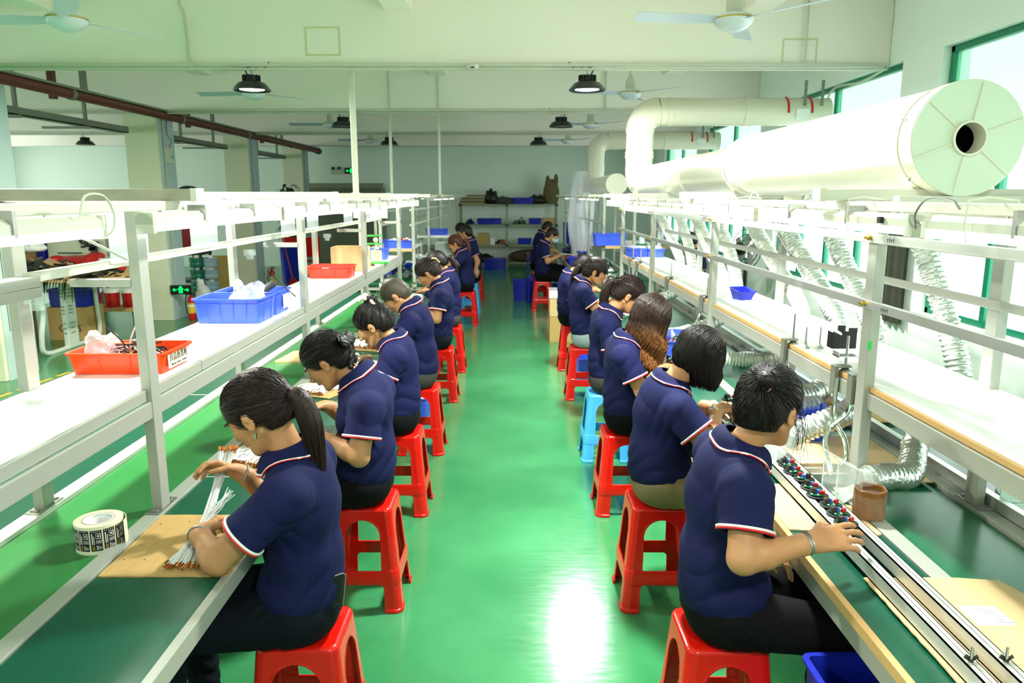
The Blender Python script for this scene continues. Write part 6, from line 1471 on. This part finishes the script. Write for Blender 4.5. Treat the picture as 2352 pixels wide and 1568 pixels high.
for sd, dz in ((1, .03), (-1, .035)): sc_.tube([q + i3['M'] @ A(.0, sd * .01, .02), q + i3['M'] @ A(.02, sd * .05, .045 + dz * .4), q + i3['M'] @ A(.03, sd * .085, .045)], [.008, .013, .003], 8)
sc_.obj('hair_scarf', mat('patterned scarf', srgb(226, 196, 170), .6, noise=.5, nscale=40), L3)
q = i5['tie']; MB().tube([q + i5['M'] @ A(-.03, .055, .04), q + i5['M'] @ A(-.045, .01, .015), q + i5['M'] @ A(-.035, -.04, .02), q + i5['M'] @ A(-.045, -.01, -.03)], .008, 8).obj('hair_clip', mat('clip gold', srgb(226, 210, 140), .3, .3), L5)
q = i6['tie']; MB().tube([q, q + A(-.05, 0, -.04), q + A(-.07, .01, -.14)], [.02, .022, .014], 8, sx=.4).obj('hair_ribbon', mat('grey ribbon', srgb(110, 112, 116), .5), L6)
q = j5['tie']; MB().tube([q + A(0, 0, .03), q + A(-.03, 0, -.02), q + A(-.04, 0, -.07)], [.03, .036, .01], 10, sx=.5).obj('hair_ribbon', BOWM, R5)
q = j1['tie']; MB().tube([q + j1['M'] @ A(-.008, .026 * math.cos(a), .024 * math.sin(a)) for a in np.linspace(0, 2 * PI, 18)[:-1]], .003, 6, closed=True).obj('hair_band', mat('mauve band', srgb(160, 110, 130), .5), R1)
# flyaway hair of the nearest right woman
b = MB(); r_ = random.Random(8)
for k in range(26):
    sd = 1 if k % 2 else -1; p0 = on(R1, j1, (r_.uniform(.0, .06), -.078, r_.uniform(-.01, .04))) if k > 7 else on(R1, j1, (r_.uniform(-.05, .03), r_.uniform(-.03, .03), .13))
    if k > 7: pts = [p0, p0 + A(r_.uniform(-.005, .02), r_.uniform(-.02, 0), -.05), p0 + A(r_.uniform(-.01, .03), r_.uniform(-.03, .01), -.10 - r_.uniform(0, .05))]
    else: pts = [p0, p0 + A(-.02, -.01, .03), p0 + A(-.06 - r_.uniform(0, .02), -.02, .035 + r_.uniform(-.015, .01))]
    b.tube(bez([tuple(p) for p in pts], 8), .0007, 3)
b.obj('loose_hair', HK, R1, kind='stuff')
ch = A(.0, .075, .925)
while i2['G'].sample(ch) < .001 and ch[0] < .3: ch = ch + A(.003, 0, 0)
ch = ch - A(.018, 0, 0)    # woven mark on the chest of the second left worker
b = MB(); b.tube([ch + A(.018, .012 * math.cos(a), .016 * math.sin(a)) for a in np.linspace(0, 2 * PI, 14)[:-1]], .002, 5, closed=True); b.tube([ch + A(.019, .006 * math.cos(a), .009 * math.sin(a)) for a in np.linspace(0, 2 * PI, 10)[:-1]], .0018, 5, closed=True); b.obj('woven_badge', PAPER, L2)

# ---- back rack with its contents
T = thing('storage_rack', 'long grey four tier rack against the back wall', 'rack', (-.09, 19.15, 0)); RK = mat('rack grey', srgb(150, 152, 122), .5)
for z in (.16, .60, 1.10, 1.60): MB().box(-1.22, 1.22, -.24, .24, z - .035, z).obj('shelf', RK, T, .003)
for x in (-1.2, -.04, 1.2):
    for y in (-.22, .22): MB().box(x - .022, x + .022, y - .02, y + .02, 0, 1.62).obj('post', RK, T)
jt = MB().box(-.035, .035, -.03, .03, -.05, .012).mesh('joint_cap', DARK)
for x in (-1.2, -.04, 1.2):
    for z in (.60, 1.10, 1.60): mdup(jt, 'joint_cap', T, (x, -.225, z))
rk = 'crates on the back rack'
for x, z, L, H, m_, l in ((-.98, 1.6, .5, .22, None, ''), ):
    pass
for i in range(6): MB().obox((-1.0 + (i % 2) * .03, 19.1, 1.625 + i * .037), (.62, .36, .03), (0, 0, .06 * (i - 2))).obj('folded_carton', [CARD, mat('dull green card', srgb(72, 92, 78), .8)][i % 2], label='flat folded carton on the rack top, layer %s from below' % ['lowest', 'second', 'third', 'fourth', 'fifth', 'top'][i], cat='carton', group='folded cartons')
blob_bag('dark sack on top of the back rack, left of centre', (-.52, 19.1, 1.60), (.17, .16, .34), DARK, 11); blob_bag('low dark heap on top of the back rack', (-.18, 19.1, 1.60), (.28, .16, .18), mat('dark grey sack', srgb(60, 62, 62), .7), 12); blob_bag('dark sack on top of the back rack near the brown box', (.62, 19.1, 1.60), (.25, .16, .22), DARK, 13)
crate(.5, .3, .16, BLUED, 'deep blue crate on top of the back rack', (.28, 19.1, 1.601), ribs=2, group=rk); blob_bag('tall brown sack at the right end of the rack top', (.98, 19.1, 1.60), (.2, .18, .62), mat('brown sack', srgb(104, 92, 60), .8), 14)
for x, z, L, l in ((-.72, 1.1, .3, 'left of the second tier'), (-.42, 1.1, .3, 'centre left of the second tier'), (.58, 1.1, .3, 'right of the second tier'), (.32, .6, .34, 'right of the third tier')): crate(L, .3, .15, BLUED, 'deep blue crate on the back rack, %s' % l, (x, 19.1, z + .001), ribs=1, group=rk)
carton(.28, .3, .28, 'brown cardboard box on the third tier of the back rack', (-.72, 19.1, .601)); MB().lathe([(.07, 0), (.07, .17), (0, .17)], 16).obj('white_tub', PAPER, label='white tub on the third tier of the back rack', cat='tub', loc=(-.50, 19.0, .601)); carton(.32, .3, .16, 'brown box at the right of the second rack tier', (.92, 19.1, 1.101))
heap('rack_parts', 'dark parts on the second rack tier right of the middle post', 'parts', (.2, 19.05, 1.101), 30, (.15, .1, .3), [DARK, GALV, TEAL], (.07, .05, .04), seed=51); heap('rack_parts', 'dark parts on the third rack tier left of the middle post', 'parts', (-.25, 19.05, .601), 26, (.16, .1, .2), [DARK, GALV, COPPER], (.07, .05, .04), seed=52); heap('rack_parts', 'dark parts at the left of the second rack tier', 'parts', (-1.05, 19.05, 1.101), 18, (.1, .1, .2), [DARK, BLUED], (.07, .05, .04), seed=54)
blob_bag('brown sacks on the lowest tier of the back rack', (.45, 19.1, .161), (.55, .2, .32), mat('umber sack', srgb(74, 56, 40), .8), 15); blob_bag('dark sack on the lowest tier at left', (-.75, 19.1, .161), (.3, .2, .2), DARK, 16)
for k in range(4): crate(.26, .4, .28, BLUED, 'deep blue crate stacked right of the back rack, %s' % ['bottom', 'second', 'third', 'top'][k], (1.42, 18.9, k * .29), ribs=1, group='crate stack by the rack')
# floor fan by the right wall, coat, cabinet
T = thing('floor_fan', 'black industrial fan standing by the right wall', 'fan', (2.9, 9.3, 0)); MB().tube([(0, 0, 0), (0, 0, 1.0)], .025, 10).obj('pole', DARK, T); MB().lathe([(.22, 0), (.22, .02), (.04, .05), (0, .05)], 20).obj('base', DARK, T)
MY = Matrix.Rotation(PI / 2 + .5, 3, 'Z') @ Matrix.Rotation(PI / 2, 3, 'X')
for rr_ in (.24, .18, .12, .06): MB().tube([Vector((0, 0, 1.16)) + MY @ Vector((rr_ * math.cos(a), rr_ * math.sin(a), .03 - rr_ * .15)) for a in np.linspace(0, 2 * PI, 25)[:-1]], .006, 6, closed=True).obj('guard_ring', DARK, T)
for k in range(5): MB().tube([Vector((0, 0, 1.16)) + MY @ Vector((r0 * math.cos(k * 1.2566 + r0 * 3), r0 * math.sin(k * 1.2566 + r0 * 3), 0)) for r0 in (.03, .12, .21)], [.02, .06, .04], 6, sx=.15).obj('blade', GALV, T)
MB().sphere((-.06, .08, 1.16), (.08, .1, .08)).obj('motor', DARK, T)
b = MB(); b.grid(lambda u, v: (3.36 + .03 * math.sin(u * 24), 6.45 + u * .42, .70 + v * .95), 30, 4); b.grid(lambda u, v: (3.39 + .03 * math.sin(u * 24), 6.87 - u * .42, .70 + v * .95), 30, 4); b.obj('curtain', mat('grey curtain', srgb(70, 72, 60), .9), label='dark grey curtain hanging between the right windows', cat='curtain')
MB().box(1.9, 2.05, 9.2, 9.6, .0, .01).obj('floor_plate', GALV, label='flat steel plate on the floor beyond the right bench', cat='plate')

# ---- left background
def extinguisher(loc, label, s=1.0):
    T = thing('fire_extinguisher', label, 'fire extinguisher', loc); RD = mat('extinguisher red', srgb(190, 26, 18), .3)
    MB().lathe([(.05 * s, 0), (.058 * s, .01), (.058 * s, .29 * s), (.045 * s, .33 * s), (.018 * s, .35 * s), (.018 * s, .37 * s), (0, .37 * s)], 20).obj('cylinder', RD, T)
    MB().lathe([(.0585 * s, .10 * s), (.0585 * s, .25 * s)], 20).obj('yellow_label', YEL, T); MB().lathe([(.059 * s, .20 * s), (.059 * s, .225 * s)], 20).obj('white_band', PAPER, T)
    MB().box(-.015, .06 * s, -.012, .012, .37 * s, .39 * s).box(-.015, .07 * s, -.01, .01, .405 * s, .42 * s).obj('valve_handle', DARK, T); MB().tube(bez([(-.01, 0, .38 * s), (-.07 * s, 0, .36 * s), (-.085 * s, 0, .2 * s), (-.07 * s, 0, .08 * s)], 14), .008, 6).obj('discharge_hose', DARK, T)
extinguisher((-4.74, 10.98, 0), 'red fire extinguisher at the foot of the first column'); extinguisher((-4.80, 14.95, 0), 'red fire extinguisher at the foot of the second column'); extinguisher((-4.78, 6.6, 0), 'red fire extinguisher cut by the left frame edge', 1.1)
blob_bag('white and purple bag standing behind the first extinguisher', (-4.74, 11.45, .001), (.13, .10, .48), mat('white bag', srgb(206, 206, 206), .5, noise=.4, nscale=9), 21)
# desk with leather offcuts
T = thing('work_table', 'long table heaped with black leather offcuts in the left background', 'table', (-5.75, 9.0, 0))
MB().box(-1.5, 1.15, -.7, .55, .84, .87).obj('tabletop', CARDL, T, .003)
LG = mat('white desk leg', srgb(214, 224, 212), .35)
for x in (-1.2, .42):
    MB().box(x - .03, x + .03, -.20, .02, .0, .84).obj('slotted_leg', LG, T, .01)
    b = MB()
    for z in (.18, .24, .30, .42, .46, .5, .62, .66, .70): b.box(x + .0302, x + .031, -.14, -.05, z, z + .012); b.box(x - .02, x + .02, -.2012, -.2004, z, z + .012)
    b.obj('slots', GALV, T, kind='stuff')
    MB().tube(bez([(x, -.62, .80), (x, -.64, .70), (x, -.58, .50), (x, -.66, .22), (x, -.60, .03), (x, 0, .02), (x, .5, .03), (x, .52, .5), (x, .5, .8)], 40), .028, 8).obj('leg_frame', LG, T)
heap('leather_offcuts', 'heap of black leather offcuts with tan backs on the left background table', 'offcuts', (-5.85, 8.95, .872), 420, (1.25, .58, .19), [DARK, DARK, mat('black leather', srgb(34, 32, 30), .5), mat('leather back', srgb(170, 140, 98), .8)], (.24, .09, .008), seed=61, flat=.85)
b = MB(); r_ = random.Random(4)
for k in range(90): x = -6.9 + r_.uniform(0, 2.2); b.tube([(x, 8.33, .88), (x + .01, 8.28, .84), (x + r_.uniform(-.02, .02), 8.27, .84 - r_.uniform(.08, .22))], [.012, .012, .004], 4, sx=.3)
b.obj('hanging_straps', DARK, label='black straps hanging over the near edge of the left background table', cat='straps', kind='stuff')
blob_bag('white cloth bundle on the leather heap', (-5.95, 9.3, 1.12), (.2, .12, .12), PAPER, 22)
T = carton(.50, .40, .42, 'large brown carton with black letters under the left background table', (-5.62, 9.55, 0)); text('GZVS', .12, (.02, -.2015, .15), (PI / 2, 0, 0), INK, T)
carton(.48, .40, .40, 'plain brown carton under the table left of the lettered carton', (-6.35, 9.3, 0)); crate(.50, .34, .22, BLUED, 'deep blue crate standing on the lettered carton under the table', (-5.62, 9.55, .425), ribs=2)
for i, x in enumerate((-6.52, -6.38, -6.25)): MB().lathe([(.04, 0), (.045, .10), (.02, .13), (.02, .16), (0, .16)], 12).obj('yellow_can', mat('yellow can', srgb(232, 180, 24), .4), label='yellow can under the left background table, %s' % ['left', 'middle', 'right'][i], cat='can', loc=(x, 8.95, .405), group='yellow cans')
T = carton(.50, .45, .38, 'brown carton with blue drop mark behind the leather table', (-7.95, 12.1, .751)); MB().lathe([(.0, -.07), (.045, -.045), (.05, -.01), (.03, .03), (0, .075)], 16).obj('blue_drop', BLUED, T).location = (0, -.19, .24); MB().box(-.2, .2, -.2265, -.2255, .03, .06).obj('blue_stripe', BLUED, T); MB().box(-.23, -.14, -.2265, -.2255, .27, .36).obj('white_tag', PAPER, T)
T = thing('work_table', 'far table carrying the carton and white machine', 'table', (-7.5, 12.6, 0)); MB().box(-1.0, 1.6, -.6, .5, .71, .75).obj('tabletop', GALV, T)
for x in (-.9, 1.5):
    for y in (-.5, .4): MB().box(x - .025, x + .025, y - .025, y + .025, 0, .71).obj('leg', GALV, T)
MB().box(-7.68, -7.56, 12.15, 12.5, .75, 1.05).obj('blue_box', BLUED, label='dark blue box between the carton and the white machine', cat='box', bevel=.01)
T = thing('embossing_machine', 'cream white machine with black mechanism in the left background', 'machine', (-7.55, 12.3, .75)); CW = mat('machine cream', srgb(226, 226, 200), .4)
MB().box(0.02, .47, -.1, .35, 0, .45).obj('left_cabinet', CW, T, .01); MB().box(.45, 1.0, -.15, .35, .08, .43).obj('right_head', CW, T, .01); MB().box(.1, 1.0, -.3, .0, 0, .06).obj('bed', CW, T, .005); MB().box(.56, .92, -.2, .0, .432, .45).obj('top_slot', DARK, T)
b = MB(); r_ = random.Random(6)
for k in range(16): b.obox((.75 + r_.uniform(-.18, .18), -.18, .26 + r_.uniform(-.10, .08)), (r_.uniform(.03, .12), .05, r_.uniform(.02, .05)), (0, r_.uniform(-.4, .4), 0))
b.box(.25, .62, -.22, -.18, .14, .16); b.obj('mechanism', DARK, T, kind='stuff')
MB().obox((-7.36, 12.45, 1.28), (.28, .25, .16)).obj('yellow_box', mat('yellow box', srgb(222, 160, 24), .5), label='yellow box standing on the white machine', cat='box', bevel=.01)
blob_bag('heap of red plastic bags on the left background table', (-5.50, 9.5, .872), (.34, .22, .20), mat('red bag', srgb(170, 24, 26), .4), 23)
for i, x in enumerate((-5.03, -4.87)): T = thing('paint_pail', 'small red and white pail beside the red bags, %s one' % ('left' if i == 0 else 'right'), 'pail', (x, 9.3, .872)); MB().lathe([(.075, 0), (.08, .12), (.0, .12)], 18).obj('pail_body', REDK, T); MB().lathe([(.083, .11), (.083, .17), (0, .17)], 18).obj('white_lid', PAPER, T)
for i in range(3): T = thing('paint_pail', 'red pail under the end of the left table, %s' % ['left', 'middle', 'right'][i], 'pail', (-5.75 + i * .24, 10.25, .30)); MB().lathe([(.09, 0), (.10, .22), (0, .22)], 16).obj('pail_body', REDK, T); MB().lathe([(.102, .2), (.102, .25), (0, .25)], 16).obj('white_lid', PAPER, T)
MB().box(-5.95, -5.1, 10.05, 10.45, .26, .30).obj('low_board', CARD, label='low board under the red pails', cat='board'); 
for x in (-5.9, -5.15): MB().box(x - .03, x + .03, 10.1, 10.4, 0, .26).obj('board_foot', GALV, label='%s grey foot under the pail board' % ('left' if x < -5.5 else 'right'), cat='foot')
# water bottles stack, red bag, yellow board, big fan
for i, x in enumerate((-5.42, -5.18)):
    for k in range(4): MB().lathe([(.0, 0), (.11, .0), (.12, .02), (.12, .07), (.114, .085), (.12, .10), (.12, .16), (0, .16)], 18).obj('water_jug', mat('green water jug' if i == 0 else 'clear water jug', srgb(30, 120, 96) if i == 0 else srgb(150, 176, 190), .15, alpha=.85), label='%s plastic jug in the stack behind the first column, %s' % ('green' if i == 0 else 'clear', ['bottom', 'second', 'third', 'top'][k]), cat='jug', loc=(x, 12.9, .001 + k * .20), group='stacked jugs'); MB().lathe([(.04, .16), (.04, .2), (0, .2)], 12).obj('jug_neck', PAPER, label='white cap on the %s plastic jug, %s in its stack' % ('green' if i == 0 else 'clear', ['bottom', 'second', 'third', 'top'][k]), cat='cap', loc=(x, 12.9, .001 + k * .20))
MB().obox((-5.35, 13.9, .36), (.42, .03, .72), (-.1, 0, .1)).obj('yellow_board', mat('mustard board', srgb(186, 160, 84), .6), label='mustard board leaning behind the jugs', cat='board')
T = thing('pallet_rack', 'dark rack with red cartons behind the first column', 'rack', (-5.75, 13.4, 0)); MB().box(-.3, .3, -.25, .25, .78, .82).obj('shelf', DARK, T); MB().box(-.3, .3, -.25, .25, .3, .34).obj('shelf', DARK, T)
for x in (-.28, .28):
    for y in (-.22, .22): MB().box(x - .02, x + .02, y - .02, y + .02, 0, 1.5).obj('post', DARK, T)
MB().box(-5.9, -5.45, 13.25, 13.6, .82, 1.45).obj('red_sack', mat('dark red sack', srgb(150, 26, 34), .5, noise=.3, nscale=8), label='dark red printed sack on the rack behind the first column', cat='sack', bevel=.04); MB().box(-5.85, -5.5, 13.24, 13.25, 1.30, 1.38).obj('white_tag', PAPER, label='white printed tag on the dark red sack', cat='tag')
T = thing('drum_fan', 'dark round fan standing high behind the near rail end', 'fan', (-6.35, 15.0, 1.70)); MB().lathe([(.28, -.04), (.30, -.04), (.30, .06), (.28, .06)], 28, M=Matrix.Rotation(PI / 2, 3, 'X'), close=True).obj('ring', DARK, T); MB().lathe([(0, 0), (.28, 0), (.28, .01), (0, .01)], 28, M=Matrix.Rotation(PI / 2, 3, 'X')).obj('guard', mat('fan guard', srgb(36, 34, 38), .5), T); MB().tube([(0, 0, -.29), (0, 0, -1.7)], .03, 8).obj('pole', DARK, T)
for k in range(6): MB().lathe([(.028, 0), (.028, .012), (0, .012)], 10, M=Matrix.Rotation(PI / 2, 3, 'X'), c=(.15 * math.cos(k), -.02, .15 * math.sin(k))).obj('vent', GALV, T)
# plant, blue bin, red chairs, mop near the second column
T = thing('potted_plant', 'tall dark leafed plant in front of the far column', 'plant', (-4.95, 16.8, 0)); MB().lathe([(.16, 0), (.22, .35), (.2, .35), (.15, .3), (0, .3)], 18).obj('pot', DARK, T); MB().tube(bez([(0, 0, .3), (.02, 0, .9), (-.02, .02, 1.5)], 12), .018, 6).obj('stem', mat('stem', srgb(70, 60, 36), .7), T)
b = MB(); r_ = random.Random(12)
for k in range(130):
    a, z = r_.uniform(0, 6.28), r_.uniform(.85, 1.98); L = r_.uniform(.2, .4); c_, s_ = math.cos(a), math.sin(a); w = .035
    p0 = Vector((0, 0, z)); p1 = p0 + Vector((c_ * L * .5, s_ * L * .5, .08)); p2 = p0 + Vector((c_ * L, s_ * L, -.08)); sd = Vector((-s_, c_, 0)) * w
    b.add([p0, p1 + sd, p2, p1 - sd], [(0, 1, 2, 3)])
b.obj('leaves', mat('leaf', srgb(24, 58, 26), .5), T, kind='stuff')
T = thing('waste_bin', 'tall deep blue bin beside the second column', 'bin', (-4.7, 15.9, 0)); MB().lathe([(.17, 0), (.20, .72), (.21, .74), (.19, .74), (.16, .02), (0, .02)], 20).obj('bin_body', BLUED, T)
for i, x in enumerate((-4.75, -4.35)): T = thing('folding_chair', 'orange red chair stacked behind the blue bin, %s one' % ('left' if i == 0 else 'right'), 'chair', (x, 16.35, 0)); MB().box(-.18, .18, -.02, .02, .5, .92).obj('backrest', REDM, T, .01); MB().box(-.18, .18, -.35, 0, .42, .45).obj('seat', REDM, T, .01); [MB().tube([(sx, sy, 0), (sx, sy, .44)], .012, 6).obj('leg', DARK, T) for sx in (-.16, .16) for sy in (-.32, 0)]
T = thing('broom', 'red broom leaning by the second column', 'broom', (-4.45, 15.2, 0)); MB().tube([(.0, 0, .1), (-.22, .1, 1.05)], .014, 8).obj('handle', REDK, T); MB().prism([(-.12, 0), (.12, 0), (.04, .16), (-.04, .16)], -.03, .03, Matrix.Rotation(PI / 2, 4, 'X')).obj('broom_head', REDK, T)
for x, y, z, l in ((-5.0, 11.9, 2.35, 'first'), (-5.0, 15.5, 2.4, 'second')): pass
T = thing('switch_box', 'white switch box with cables high on the first column', 'switch box', (-4.96, 11.1, 2.38)); MB().box(0, .05, -.09, .09, -.12, .1).obj('box', WHITEP, T, .004); MB().box(.05, .055, .02, .05, -.05, .0).obj('green_button', gt, T); MB().tube(bez([(.03, 0, .1), (.06, .02, .2), (.02, -.02, .3), (.03, 0, .5)], 14), .008, 6).obj('cable', GALV, T)
